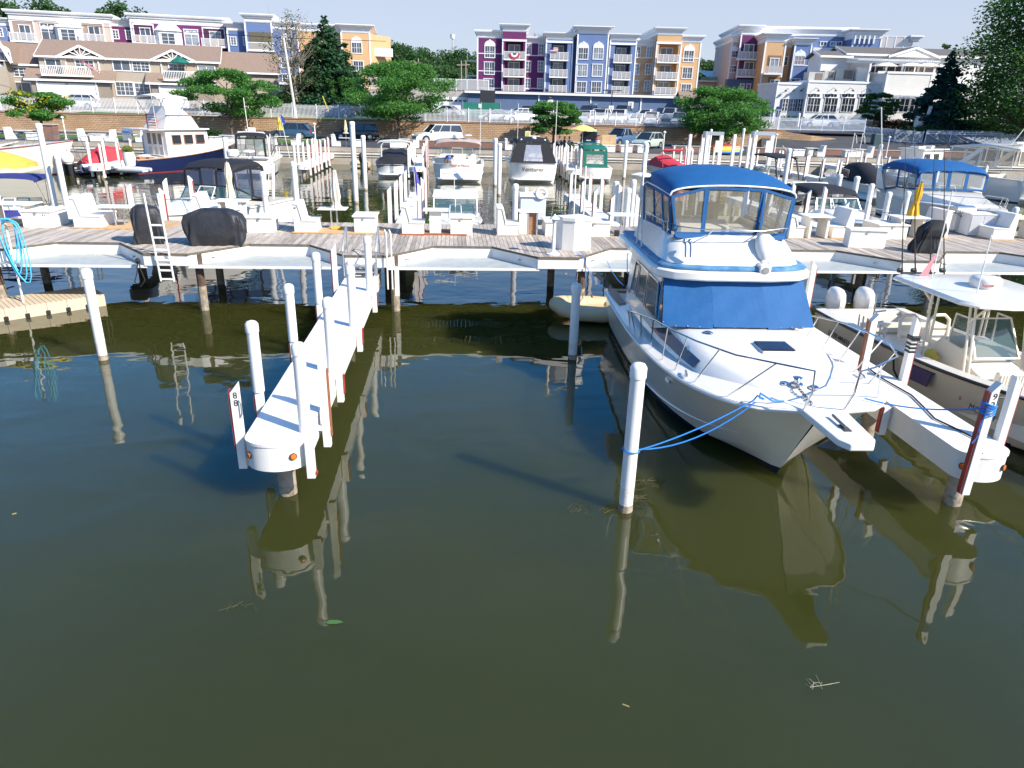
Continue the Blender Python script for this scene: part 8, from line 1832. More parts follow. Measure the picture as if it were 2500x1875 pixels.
# ---------------- small white house seen in the gap between blocks
W_ = Bld('house', 'white roofed low house in the gap right of the middle apartment block', 'house', *K4(5, 600), 140, 0, 4.5)
e = W_.uz(*K4(205, 600))[0]; W_.box(0, e, 0, 8, 0, W_.uz(*K4(100, 545))[1], WCLAP); zr = W_.uz(*K4(150, 475))[1]; zb = W_.uz(*K4(150, 535))[1]
MB().loft([[(e * .45, -.3, zb), (e * .3, 6, zr), (e * 1.1, 6, zr), (e * 1.1, -.3, zb)], [(e * .45, -.3, zb + .15), (e * .3, 6, zr + .15), (e * 1.1, 6, zr + .15), (e * 1.1, -.3, zb + .15)]]).build('roof', WHITE, W_.t); W_.box(0, e * .55, -1.5, -1.45, W_.uz(*K4(60, 545))[1], W_.uz(*K4(60, 518))[1], mat('green_glass', (.2, .4, .36), .1, alpha=.6), 'railing_glass'); W_.box(0, e * .55, -1.6, -.01, W_.uz(*K4(60, 545))[1] - .2, W_.uz(*K4(60, 545))[1], TRIM, 'balcony_slab')
t = thing('garden_wall', 'white panel wall with glazed railing between the shed and the round tree', 'wall', (at(1690, 260, 118)[0], 118, 4.6)); MB().box(0, 12, 0, .3, 0, 1.4).build('wall_panel', WCLAP, t); MB().box(0, 18, .1, .14, 1.42, 2.8).build('railing_glass', RAILG, t)
# ================================================================ CARS
def paint(n, c): return mat('car_paint_' + n, c, .28, coat=.8, var=.02)
CARM = {}
def car(kind, colr, label, x, y, z, rz, group='cars in the car parks'):
    """kind: suv, sedan, pickup, van. local +X forward, origin between the wheels"""
    key = (kind, colr)
    if key in CARM: return dup(CARM[key], (x, y, z), rz, label, group)
    pc = {'white': (.75, .75, .74), 'navy': (.012, .03, .075), 'black': (.012, .012, .014), 'slate': (.035, .085, .14), 'silver': (.42, .44, .46), 'sage': (.42, .5, .43), 'steel': (.07, .13, .22), 'red': (.3, .02, .02)}[colr]
    P = paint(colr, pc)
    t = thing('parked_car', label, 'truck' if kind == 'pickup' else 'car', (x, y, z), rz, group); CARM[key] = t
    L_, H_, W_ = {'suv': (4.7, 1.7, .93), 'sedan': (4.7, 1.45, .9), 'pickup': (5.8, 1.9, .99), 'van': (5.1, 1.75, .98), 'bigsuv': (5.4, 1.92, 1.0)}[kind]
    h2 = L_ / 2; zb = {'sedan': .88, 'pickup': 1.18, 'bigsuv': 1.15}.get(kind, 1.02)
    nose = {'van': .86}.get(kind, .9) * zb
    prof = [(-h2, .55, .86), (-h2 + .06, .32, .93), (-h2 + .12, .3, .96)]
    sec = [(-h2, .42, zb * .78, .86), (-h2 + .15, .3, zb * .97, .95), (-h2 + 1.0, .28, zb, 1), (-.2, .28, zb, 1), (h2 * .38, .28, zb * .98, 1), (h2 - 1.0, .28, nose, .98), (h2 - .25, .3, nose * .86, .92), (h2, .42, nose * .62, .8)]
    R = []
    for (xx, z0, z1, wf) in sec:
        w_ = W_ * wf; R.append([(xx, -w_ * .96, z0), (xx, -w_, z0 + .18), (xx, -w_, z1 - .2), (xx, -w_ * .9, z1), (xx, 0, z1 + .03), (xx, w_ * .9, z1), (xx, w_, z1 - .2), (xx, w_, z0 + .18), (xx, w_ * .96, z0)])
    MB().loft(R).build('body', P, t, True, 40)
    gx = {'suv': (-h2 + .12, -h2 + .75, .35, 1.25), 'sedan': (-h2 + .75, -h2 + 1.6, .25, 1.2), 'pickup': (-.35, -.05, .95, 1.6), 'van': (-h2 + .1, -h2 + .4, .75, 1.7), 'bigsuv': (-h2 + .08, -h2 + .3, .55, 1.3)}[kind]
    a, b, c, d = gx
    zt = H_
    def ring(x_, zz, w_): return [(x_, -w_, zz), (x_, w_, zz)]
    wb, wt = W_ * .9, W_ * .76
    MB().add([(a, -wb, zb - .02), (d, -wb, zb - .04), (c, -wt, zt - .06), (b, -wt, zt - .06), (a, wb, zb - .02), (d, wb, zb - .04), (c, wt, zt - .06), (b, wt, zt - .06)], [(0, 1, 2, 3), (7, 6, 5, 4), (1, 5, 6, 2), (0, 3, 7, 4), (3, 2, 6, 7)]).build('window_glass', DARKG, t)
    rm = MB().loft([[(x_, -wt * .98, zt - .07), (x_, -wt * .8, zt), (x_, wt * .8, zt), (x_, wt * .98, zt - .07)] for x_ in (b - .04, (b + c) / 2, c + .04)]); rm.build('roof', P, t, True, 40)
    pl_ = MB()
    for s in (-1, 1):
        o = s * .012
        for (x0, x1, wd) in ((d, c, .07), (a, b, .14 if kind != 'sedan' else .2)): pl_.bar((x0, s * wb + o, zb), (x1, s * wt + o, zt - .05), wd, .05)
        n = 2 if kind in ('suv', 'van', 'bigsuv', 'pickup') else 1
        for k in range(1, n + 1): f = k / (n + 1) + .05; pl_.bar((lerp(a, d, f), s * wb + o, zb), (lerp(b, c, f), s * wt + o, zt - .05), .08, .04)
        pl_.bar((b, s * wt + o, zt - .06), (c, s * wt + o, zt - .06), .05, .05)
    pl_.build('pillar', P, t)
    if kind == 'pickup':
        for s in (-1, 1): MB().box(-h2 + .1, -.42, s * W_ * .9 - .05, s * W_ * .9 + .05, zb - .05, zb + .1).build('bed_side', P, t)
        MB().box(-h2 + .2, -.45, -W_ * .8, W_ * .8, zb - .3, zb + .045).build('bed_floor', BLACK, t); MB().box(-h2 + .03, -h2 + .12, -W_ * .85, W_ * .85, .6, zb + .08).build('tailgate', P, t)
    wr = .38 if kind in ('pickup', 'bigsuv') else .34; xw = h2 - (.95 if kind != 'pickup' else 1.05)
    for sx_ in (xw, -xw + .05):
        for s in (-1, 1):
            o = MB().lathe([(wr * .6, -.11), (wr, -.1), (wr, .1), (wr * .6, .11)], n=18).build('wheel', TYRE, t, True); o.location = (sx_, s * (W_ - .1), wr); o.rotation_euler = (R_(90), 0, 0)
            rim = MB().lathe([(wr * .62, -.115), (wr * .5, -.118), (.05, -.09)] if s > 0 else [(wr * .62, .115), (wr * .5, .118), (.05, .09)], n=10).build('rim', ALU, o, True)
            MB().lathe([(wr + .05, -.02), (wr + .05, .02)], n=16).build('wheel_arch', BLACK, t, loc=(sx_, s * (W_ - .012), wr + .02)).rotation_euler = (R_(90), 0, 0)
            hl = MB()
            if sx_ > 0: hl.box(h2 - .22, h2 - .07, s * W_ * .78 - .18, s * W_ * .78 + .1, nose * .62, nose * .78); hl.build('headlight', LAMPG, t, bevel=.02)
            else: hl.box(-h2 + .0, -h2 + .14, s * W_ * .8 - .14, s * W_ * .8 + .1, zb * .72, zb * .95); hl.build('tail_light', REDL, t, bevel=.02)
    MB().box(h2 - .1, h2 - .02, -W_ * .5, W_ * .5, nose * .42, nose * .68).build('grille', BLACK, t); MB().box(h2 - .12, h2 + .04, -W_ * .84, W_ * .84, .32, .5).box(-h2 - .05, -h2 + .1, -W_ * .84, W_ * .84, .32, .55).build('bumper', P if kind != 'pickup' else ALU, t, bevel=.03)
    MB().box(-h2 - .01, -h2 + .01, -.26, .26, zb * .62, zb * .62 + .14).build('number_plate', WHITE, t)
    for s in (-1, 1): MB().box(d - .35, d - .15, s * W_ * .98 - .02, s * (W_ + .18) + .02, zb, zb + .15).build('mirror', P, t, bevel=.03)
    return t
LOW = 'cars parked in the lower car park'; UP = 'cars parked in the upper car park'
def cx(px, yv, py=320): return at(px, py, yv)[0]
car('suv', 'slate', 'slate blue suv parked behind the bright yellow umbrella', cx(713, 84), 84, lotz(84), R_(172), LOW)
car('van', 'black', 'dark minivan parked behind the cream umbrella', cx(868, 85.5), 85.5, lotz(85), R_(186), LOW)
car('bigsuv', 'white', 'large white suv in the lower lot below the middle street tree', cx(1068, 83), 83, lotz(83), R_(205), LOW)
car('suv', 'navy', 'navy suv with raised tailgate behind the open umbrella', cx(1442, 82.5), 83, lotz(83), R_(78), LOW)
tg = bpy.data.objects; t = CARM[('suv', 'navy')]
MB().plate([(-2.2, -.75, 1.72), (-2.2, .75, 1.72), (-3.1, .7, 1.95), (-3.1, -.7, 1.95)], .05).build('raised_tailgate', paint('navy', (0, 0, 0)), t); MB().box(-2.4, -2.36, -.72, .72, .8, 1.6).build('open_boot', BLACK, t)
car('pickup', 'steel', 'dark blue pickup truck left of the pale green suv', cx(1526, 84.5), 84.8, lotz(84), R_(218), LOW)
car('suv', 'sage', 'pale green suv in the lower lot beside the round promenade table', cx(1585, 81), 81.3, lotz(81), R_(228), LOW)
# upper lot rows
row = [('suv', 'white', 1268, 95.5, 200, 'white suv at the left of the upper front row behind the fence'), ('sedan', 'silver', 1210, 96, 190, 'silver car behind the fence right of the green dumpster screen'), ('sedan', 'white', 1330, 96, 170, 'white car behind the round locust tree, front row'),
       ('suv', 'white', 1440, 95, 60, 'white suv just right of the small street tree, upper front row'), ('bigsuv', 'white', 1468, 95, 240, 'white suv facing the fence second from the small street tree'), ('pickup', 'white', 1515, 95.2, 245, 'white pickup truck in the upper front row'), ('sedan', 'white', 1560, 95, 62, 'white hatchback in the upper front row seen from behind'),
       ('suv', 'white', 1595, 95.2, 70, 'white suv with red tail lights in the upper front row'), ('suv', 'silver', 1660, 95.8, 250, 'silver suv near the right end of the upper front row'), ('suv', 'white', 1700, 95, 75, 'white suv at the right end of the upper front row under the round tree'),
       ('sedan', 'navy', 1290, 104, 250, 'navy car in the upper back row against the garage, leftmost'), ('suv', 'black', 1325, 103, 110, 'black suv in the upper back row behind the small tree'), ('sedan', 'black', 1395, 104.5, 70, 'black car right of the small tree, upper back row'), ('suv', 'navy', 1435, 104, 245, 'navy suv in the upper back row beside the downpipe'),
       ('sedan', 'navy', 1480, 104, 240, 'navy sedan in the upper back row left of the sign post'), ('pickup', 'steel', 1525, 103, 235, 'dark blue pickup in the upper back row right of the sign post'), ('sedan', 'white', 1580, 104, 62, 'white car with its lid up in the upper back row'), ('suv', 'steel', 1618, 103.6, 250, 'dark blue suv in the upper back row right part'),
       ('suv', 'silver', 1640, 104, 65, 'silver suv in the upper back row left of the tan shed'), ('suv', 'black', 1668, 103.5, 250, 'black suv in the upper back row in front of the tan shed')]
for k, c, px, yv, rz, lab in row: car(k, c, lab, cx(px, yv, 270), yv, lotz(yv), R_(rz), UP)
car('suv', 'white', 'white suv parked in front of the white restaurant', cx(2000, 98, 290), 98, lotz(98), R_(172), 'cars near the buildings')
car('suv', 'silver', 'silver suv in the driveway of the tan town houses', cx(178, 97, 225), 97.5, 4.0, R_(190), 'cars near the buildings')
car('sedan', 'silver', 'silver car behind the middle street tree by the garage doors', cx(1090, 100, 260), 101, lotz(101), R_(160), 'cars near the buildings')
car('suv', 'navy', 'blue car behind the fence left of the middle street tree', cx(820, 94, 275), 94, lotz(94), R_(178), 'cars near the buildings')
car('suv', 'silver', 'silver suv half hidden by the dark hedge at the right edge', cx(2425, 100, 300), 100, 4.0, R_(200), 'cars near the buildings')

# ================================================================ TREES
def foliage(name, clumps, leaf, n, mt, parent, seed=0, flat=.5, orient=None, loc=(0, 0, 0)):
    """many small leaf faces spread in clumps: (x, y, z, rx, ry, rz)"""
    rg = np.random.default_rng(seed)
    C_ = np.array(clumps, float); vol = (C_[:, 3] * C_[:, 4] * C_[:, 5]) ** (.75); p = vol / vol.sum()
    idx = rg.choice(len(C_), n, p=p); d = rg.normal(size=(n, 3)); d /= np.linalg.norm(d, axis=1)[:, None]
    r = rg.random(n) ** .55 * 1.12
    c = C_[idx, :3] + d * r[:, None] * C_[idx, 3:6]
    a = rg.normal(size=(n, 3)); a[:, 2] *= flat; a /= np.linalg.norm(a, axis=1)[:, None]
    b = np.cross(a, rg.normal(size=(n, 3))); b /= np.linalg.norm(b, axis=1)[:, None] + 1e-9
    s = leaf * (.6 + .8 * rg.random(n))[:, None]
    v = np.empty((n, 4, 3)); v[:, 0] = c - a * s; v[:, 1] = c - b * s * .5; v[:, 2] = c + a * s; v[:, 3] = c + b * s * .5
    me = bpy.data.meshes.new(name); me.vertices.add(n * 4); me.vertices.foreach_set('co', v.ravel())
    me.loops.add(n * 4); me.loops.foreach_set('vertex_index', np.arange(n * 4)); me.polygons.add(n); me.polygons.foreach_set('loop_start', np.arange(0, n * 4, 4)); me.polygons.foreach_set('loop_total', np.full(n, 4))
    me.materials.append(mt); me.update(); me.validate()
    o = bpy.data.objects.new(name, me); col.objects.link(o); o.parent = parent; o.location = loc
    return o
def tree(name, lab, x, y, z, H_, W_, mt, seed=0, trunk=.16, th=.35, style='round', leaf=.16, n=9000, bark=BARK, grp=None, lean=0, cl=46):
    t = thing(name, lab, 'tree', (x, y, z), 0, grp); rr = random.Random(seed)
    k = []; limbs = MB()
    limbs.tube([(0, 0, -.3), (lean * .3, 0, H_ * th * .5), (lean * .6, .05, H_ * th), (lean, 0, H_ * .8)], [trunk * 1.25, trunk, trunk * .85, trunk * .25], 9)
    if style == 'layer':      # open honey locust tiers
        for i in range(cl):
            f = rr.random() ** .8; a = rr.random() * 6.283; zz_ = lerp(H_ * th * .85, H_ * .96, f); rmax = W_ / 2 * (math.sin(math.pi * min(1, .2 + .72 * (1 - f))) ** .7) * (1.0 if f < .8 else .8)
            rd = rmax * math.sqrt(rr.random()) * .88; w_ = rr.uniform(.1, .2) * W_ * .62; k.append((lean + rd * math.cos(a), rd * math.sin(a), zz_ - rd * .06, w_, w_, w_ * rr.uniform(.25, .45)))
    elif style == 'cone':
        for i in range(cl):
            f = (i + rr.random()) / cl; f = 1 - (1 - f) ** 1.0; zz_ = lerp(H_ * .06, H_ * .97, f); rmax = W_ / 2 * (1 - f) ** .8 + .12; a = i * 2.4 + rr.random(); rd = rmax * rr.uniform(.3, 1.0); w_ = max(.2, rmax * rr.uniform(.22, .44))
            k.append((rd * math.cos(a), rd * math.sin(a), zz_ - rd * .12, w_, w_, w_ * .42))
    elif style == 'pine':
        for i in range(cl):
            f = rr.random(); zz_ = lerp(H_ * .1, H_ * .96, f); rmax = W_ / 2 * (1.0 - .25 * abs(f - .3) - (.72 * max(0, f - .45) / .55)); a = rr.random() * 6.283; rd = rmax * rr.uniform(.2, 1); w_ = W_ * rr.uniform(.07, .14)
            k.append((rd * math.cos(a), rd * math.sin(a), zz_ + rd * .1, w_ * 1.2, w_ * 1.2, w_ * .55))
    else:
        for i in range(cl):
            f = rr.random(); a = rr.random() * 6.283; zz_ = lerp(H_ * th, H_ * .93, f); q = (f - .42) / .6; rmax = W_ / 2 * math.sqrt(max(.08, 1 - q * q)); rd = rmax * math.sqrt(rr.random()) * .85; w_ = W_ * rr.uniform(.08, .17)
            k.append((lean + rd * math.cos(a), rd * math.sin(a), zz_, w_, w_, w_ * .75))
    for i, c in enumerate(k):
        if i % 3 == 0 and style != 'cone':
            z0 = max(H_ * th * .7, c[2] - math.hypot(c[0], c[1]) * .7); z0 = min(z0, H_ * .78); limbs.tube([(lean * z0 / H_, 0, z0), (c[0] * .5, c[1] * .5, lerp(z0, c[2], .55)), (c[0], c[1], c[2])], [trunk * .35, trunk * .2, trunk * .07], 5)
    limbs.build('trunk', bark, t, True, 60)
    foliage('crown', k, leaf, n, mt, t, seed)
    return t
def tpx(px, py, Y_, base): return at(px, py, Y_)[0]
G_ = 'street trees along the retaining wall'
def street(px, ytop, Y_, W_, lab, seed, mt=LEAF1, n=9000, th=.35, **k):
    x, zt = at(px, ytop, Y_); _, H_ = 0, zt - lotz(Y_); return tree('honey_locust_tree', lab, x, Y_, lotz(Y_), H_, W_, mt, seed, .13, th, 'layer', .135, int(n * 1.4), grp=G_, **k)
street(85, 222, 82, 7.6, 'small locust tree with golden leaf tips at the far left', 3, LEAF1, 6500, .45)
gold = [o for o in bpy.data.objects if o.name.startswith('honey_locust_tree')][-1]
foliage('golden_leaves', [(math.cos(i * 2.4) * 2.9 * math.sqrt((i + .5) / 26), math.sin(i * 2.4) * 2.9 * math.sqrt((i + .5) / 26), 2.4 + 1.8 * ((i * 7) % 10) / 10, .8, .8, .35) for i in range(26)], .12, 750, mat('golden_leaf', (.5, .42, .02), .6, trans=.3), gold, 9)
street(548, 165, 84, 11.2, 'broad locust tree in front of the tan town houses', 11, n=13000, th=.4)
street(968, 150, 85, 13.5, 'tall layered locust tree in the middle behind the white suv', 5, n=19000, th=.36, cl=95)
street(1355, 245, 85, 6.6, 'small locust tree left of the open pale yellow umbrella', 8, n=9500, th=.3, cl=66)
x, zt = at(1775, 212, 86); tree('round_locust_tree', 'dense rounded green tree above the boat lifts', x, 86, lotz(86), zt - lotz(86), 11.5, LEAF1, 14, .18, .22, 'layer', .14, 28000, cl=130)
# big conifer, birch, pole
x, zt = at(792, 30, 104); tree('dark_conifer_tree', 'large dark green pine standing before the ochre apartment corner', x, 104, 4.2, zt - 4.2, 11.5, LEAF2, 21, .35, .1, 'cone', .26, 30000, cl=150)
x, zt = at(840, 175, 101); tree('bushy_tree', 'lower green bushy tree at the foot of the dark pine', x, 101, 4.1, zt - 4.1, 6.0, LEAF4, 24, .2, .15, 'round', .2, 9000)
x, zt = at(705, 18, 100)
t = tree('bare_birch_tree', 'tall half bare birch with sparse brown leaves beside the leaning utility pole', x, 100, 4.1, zt - 4.1, 9.0, LEAF7, 31, .26, .18, 'round', .12, 2600, bark=BARKL, cl=60)
tw = MB(); rr = random.Random(5)
for i in range(90):
    a = rr.uniform(-1, 1); z0 = rr.uniform(3, 9); ln = rr.uniform(2, 4.6); p = Vector((a * 1.0, rr.uniform(-.6, .6), z0)); d = Vector((a * .9 + rr.uniform(-.25, .25), rr.uniform(-.5, .5), 1.1)).normalized(); pts = [p]
    for s in range(5): d = (d + Vector((rr.uniform(-.25, .25), rr.uniform(-.25, .25), rr.uniform(-.1, .15)))).normalized(); p = p + d * ln / 5; pts.append(p)
    tw.tube(pts, [.05, .04, .03, .022, .015, .008], 4)
tw.build('branch', BARKL, t)
a = at(723, 286, 92); b = at(692, 92, 92)
t = thing('utility_pole', 'pale leaning utility pole beside the birch', 'pole', (a[0], 92, 3.6)); MB().tube([(0, 0, 0), (b[0] - a[0], 0, b[1] - 3.6)], [.17, .12], 10).build('shaft', mat('pale_pole', (.6, .56, .5), .7), t)
MB().tube([(0.2, .5, 1), (-1.2 + (b[0] - a[0]) * .6, .2, 6)], .02, 4).build('guy_wire', BLACK, t); MB().tube([(3.9, -.5, .9), (3.3, -.3, 2.6)], .06, 5).build('guy_guard', YELC, t)
# right side trees
x, zt = at(2330, 120, 93); tree('blue_spruce_tree', 'dark blue spruce in front of the white restaurant', x, 93, 3.6, zt - 3.6, 6.8, LEAF3, 41, .22, .02, 'cone', .24, 24000, cl=130)
x, zt = at(2600, -80, 88); tree('maple_tree', 'large spreading maple filling the right edge of the picture', x, 88, 3.2, zt - 3.2, 20, LEAF4, 43, .4, .12, 'round', .22, 30000, cl=130)
x, zt = at(2148, 224, 98); tree('crape_tree', 'small multi stemmed green tree in front of the restaurant windows', x, 98, 4.0, zt - 4.0, 5.6, LEAF4, 47, .1, .3, 'layer', .15, 6000, cl=50)
x, zt = at(1870, 246, 99); tree('cypress_tree', 'small dark cypress beside the restaurant side door', x, 99, 4.2, zt - 4.2, 1.3, LEAF2, 49, .08, .05, 'cone', .12, 2500, cl=40)
for px, yt, Y_, W_, lab in ((2300, 95, 128, 7, 'green tree top behind the restaurant roof'), (1360 * 0 + 2068, 68, 150, 5, 'dark tree crown above the right apartment roof, leaning right'), (2030, 68, 150, 3.5, 'small dark tree crown above the right apartment roof, left one')):
    x, zt = at(px, yt, Y_); tree('background_tree', lab, x, Y_, 5, zt - 5, W_, LEAF5 if Y_ < 140 else LEAF2, px, .25, .3 if Y_ < 140 else .72, 'round', .3, 5000, cl=30)
BG = 'trees on the skyline behind the buildings'
for px, yt, Y_, W_, lab in ((30, 0, 150, 14, 'open tree crown above the roof at the far left corner'), (105, -5, 152, 12, 'tree crown above the peach roof, second from the left'), (170, 15, 150, 5, 'small conical tree tip above the peach roof'), (255, 22, 150, 10, 'low dense green crown above the peach roof'), (310, -12, 152, 12, 'tall dense green crown above the gap between peach and purple roofs'), (345, 34, 150, 7, 'small crown left of the purple roof'),
                         (950, 98, 190, 18, 'dark tree crown right of the ochre corner'), (985, 112, 200, 16, 'mid green crown right of the ochre corner'), (1025, 120, 230, 18, 'tree crown on the skyline, third from the ochre corner'), (1060, 138, 240, 16, 'low tree crown in the skyline dip'), (1100, 128, 245, 20, 'tree crown on the skyline below the mast'), (1135, 120, 245, 18, 'round tree crown just right of the mast'), (1155, 145, 220, 16, 'green crown touching the purple block'),
                         (1712, 142, 190, 13, 'tree crown right of the ochre end of the middle block'), (1745, 152, 195, 12, 'tree crown left of the right apartment block'), (1768, 158, 185, 8, 'small tree crown at the edge of the right apartment block'), (1010, 168, 205, 17, 'lower tree crown under the skyline trees, left'), (1085, 165, 210, 18, 'lower tree crown under the skyline trees, right')):
    x, zt = at(px, yt, Y_); tree('background_tree', lab, x, Y_, 5, zt - 5, W_, LEAF5, px, .3, .12, 'round', .42 if Y_ > 180 else .32, 5200, grp=BG, cl=44)
# distant wood closing the horizon
cl_ = []; rr = random.Random(77)
for i in range(420): x = rr.uniform(-330, 420); y = rr.uniform(250, 330); w_ = rr.uniform(5, 9); cl_.append((x, y, rr.uniform(6, 12), w_, w_, w_ * .7))
tag(foliage('distant_wood', cl_, .9, 60000, LEAF5, None, 5), kind='stuff')
# hedges and shrubs
def shrub(lab, px, py, Y_, z, w_, h, mt, seed, n=1800, d=1.2):
    x, _ = at(px, py, Y_); t = thing('shrub', lab, 'shrub', (x, Y_, z)); MB().tube([(0, 0, -.1), (0, 0, h * .6)], .05, 5).build('stem', BARK, t)
    foliage('leaves', [(lerp(-w_ / 2, w_ / 2, (i + .5) / 6), 0, h * .5, w_ / 7 + .2, d / 2, h * .55) for i in range(6)], .12, n, mt, t, seed)
shrub('clipped hedge left of the white suv at the restaurant', 1932, 290, 99.5, 4.1, 3.2, 1.1, HEDGE, 1); shrub('low hedge piece right behind the white restaurant suv hood', 1955, 295, 98.8, 4.1, 2, .8, HEDGE, 2)
shrub('russet planting bed at the restaurant base', 2195, 300, 99, 4.0, 6, 1.2, SHRUBR, 3, 2600); shrub('low green shrubs left of the blue spruce', 2235, 305, 97, 3.9, 3, .9, HEDGE, 4)
shrub('green hedge behind the fence next to the utility cabinet', 2260, 335, 89.5, 2.9, 6, 1.6, HEDGE, 5, 2600); shrub('dark hedge mass behind the chain link fence', 2420, 330, 93, 3.2, 8, 2.6, LEAF4, 6, 5000, 3); shrub('russet shrubs between the spruce and the maple', 2395, 300, 98, 4.0, 5, 1.4, SHRUBR, 7, 2200)
shrub('rounded bush beside the town house end wall', 680, 235, 99, 4.2, 2.6, 2.0, HEDGE, 8, 3000); shrub('bush at the town house porch right', 640, 240, 98, 4.2, 1.6, 1.6, HEDGE, 9); shrub('green shrub by the promenade right of the trawler bow', 520, 330, 77.5, 1.62, 1.4, 1.1, HEDGE, 10, 900)
shrub('green bush at the left edge below the gabled house', 4, 222, 97, 4.1, 1.6, 1.4, HEDGE, 11, 900); shrub('low hedge row behind the fence right of the pole', 840, 258, 97, 4.1, 8, .9, HEDGE, 12, 2600)
pb = bpy.data.objects['planter_barrel']; foliage('plant', [(0, 0, 1.15, .35, .35, .22)], .06, 900, mat('olive_plant', (.16, .2, .03), .7), pb, 3)
for px in (1397, 1448):
    x, z = at(px, 330, 74.5); t = thing('potted_plant', 'potted green plant on the sea wall, %s of the open umbrella table' % ('left' if px < 1400 else 'right'), 'plant', (x, 74.1, PZ)); MB().lathe([(.13, 0), (.18, .35)], n=10).build('pot', mat('terracotta', (.4, .17, .08), .8), t); foliage('leaves', [(0, 0, .55, .25, .25, .25)], .07, 260, LEAF4, t, px)

# ================================================================ SMALL THINGS OF THE TOWN
t = thing('dumpster_screen', 'green slatted dumpster enclosure in the upper lot', 'enclosure', (at(1130, 270, 103)[0], 103, 4.2))
GS = mat('green_privacy_slats', (.01, .17, .12), .7, var=.15); 
for k in range(24): MB().box(k * .21, k * .21 + .2, 0, .03, 0, 1.75).build('slat', GS, t)
for k in (0, 2.5, 5.05): MB().box(k - .04, k + .04, -.05, .06, 0, 1.85).build('post', ALU, t)
MB().box(2.1, 2.5, -.06, -.01, 1.1, 1.6).build('notice', WHITE, t)
t = thing('dumpster', 'black dumpster with its lid sticking up behind the green screen', 'dumpster', (at(1190, 255, 104)[0], 104, 4.25)); MB().plate([(-1.0, 0, 1.7), (1.0, 0, 1.6), (1.05, .2, 3.2), (-1.0, .2, 3.3)], .06).build('lid', BLACK, t); MB().box(-1, 1, .1, 1.5, 0, 1.6).build('bin', BLACK, t)
x, z = at(1494, 235, 100); t = thing('lamp_standard', 'tall dark car park light pole with a white sign on it', 'lamp post', (x, 100, lotz(100))); zt = at(1496, 222, 100)[1] - lotz(100)
MB().tube([(0, 0, 0), (0, 0, zt)], .07, 8).build('pole', BLACK, t); MB().box(-1, 1, -.05, .05, zt, zt + .08).box(-1.2, -.6, -.15, .15, zt - .0, zt + .12).box(.6, 1.2, -.15, .15, zt, zt + .12).build('lamp_head', BLACK, t); zs_ = at(1494, 268, 100)[1] - lotz(100); MB().box(-.33, .33, -.12, -.08, zs_ - .45, zs_ + .5).build('sign', WHITE, t); MB().box(-.14, .14, -.13, -.121, zs_ - .1, zs_ + .3).build('sign_symbol', mat('sign_grey', (0, 0, 0)), t)
x, z = at(1105, 125, 420); t = thing('radio_mast', 'thin white and grey radio mast far behind the trees', 'mast', (x, 420, 5)); zt = at(1105, 84, 420)[1] - 5; MB().tube([(0, 0, 0), (0, 0, zt)], .35, 6).build('shaft', ALU, t); MB().lathe([(1.1, zt - 2), (1.3, zt)], n=8).lathe([(1, zt - 11), (1, zt - 9)], n=8).build('antenna_drum', WHITE, t)
for px, yt, lab in ((1021, 143, 'left'), (1126, 148, 'middle'), (1137, 147, 'right')): x, zt = at(px, yt, 175); t = thing('utility_pole', 'distant utility pole before the wood, %s one' % lab, 'pole', (x, 175, 5)); MB().tube([(0, 0, 0), (0, 0, zt - 5)], .16, 6).build('shaft', BARKL, t); MB().box(-1, 1, -.08, .08, zt - 6, zt - 5.8).build('cross_arm', BARKL, t)
x, z = at(1036, 156, 160); t = thing('flagpole', 'white flagpole with a drooping striped flag', 'flagpole', (x, 160, 5)); MB().tube([(0, 0, 0), (0, 0, z - 5)], .09, 6).build('pole', WHITE, t); MB().loft([[(.1, 0, z - 5.6), (.5, 0, z - 6.6), (.55, 0, z - 8.3), (.1, 0, z - 8)], [(.1, .05, z - 5.6), (.5, .05, z - 6.6), (.55, .05, z - 8.3), (.1, .05, z - 8)]]).build('flag', REDC, t)
# overhead line across the town house roofs
tag(MB().tube([(-75, 96, 14.6), (-60, 96, 13.9), (-40, 95.5, 13.0), (-20, 94, 12.4), (-8, 92.6, 12.3)], .03, 4).build('overhead_line', BLACK), 'thin overhead line crossing the town house roofs', 'cable')
t = thing('yellow_sign_post', 'small sign on a post above Venturer canopy on the lower lot', 'sign', (at(1288, 345, 80)[0], 80, lotz(80))); MB().box(-.03, .03, -.03, .03, 0, 1.6).build('post', WHITE, t); MB().box(-.28, .28, -.05, -.031, .95, 1.55).build('plate', WHITE, t); MB().box(-.2, .2, -.06, -.051, 1.02, 1.48).build('plate_print', mat('yellow_green', (.55, .5, .1), .5), t)
for px, Y_, z in ((1948, 96, 4.0), (2255, 92, 3.5)):
    x, _ = at(px, 300, Y_)
    if px < 2000: tag(MB().lathe([(.16, 0), (.16, 1.6), (.08, 1.7)], n=10).build('bollard', WHITE, None, loc=(x, Y_, z)), 'white bollard left of the white suv at the restaurant', 'bollard')
    else:
        t = thing('sign_stand', 'pale leaning white stand with a box in front of the blue spruce', 'sign', (x, Y_, z)); MB().bar((0, 0, 0), (.5, 0, 3.4), .3, .3).build('post', WHITE, t); MB().box(-1.1, .5, -.2, .3, .6, 2.2).build('sign_box', WHITE, t)
# ladders on dock rails by the ramp
for k, px in enumerate((2082, 2102)):
    x, z = at(px, 330, 74.8); tag(MB().tube([(0, 0, 0), (0, 0, 2.0), (.3, .1, 1.7), (.5, .15, 1.0)], .035, 6).build('grab_rail', WHITE, None, loc=(x, 74.5, PZ + .4)), 'white bent grab rail at the ramp table, %s one' % ('left', 'right')[k], 'rail')

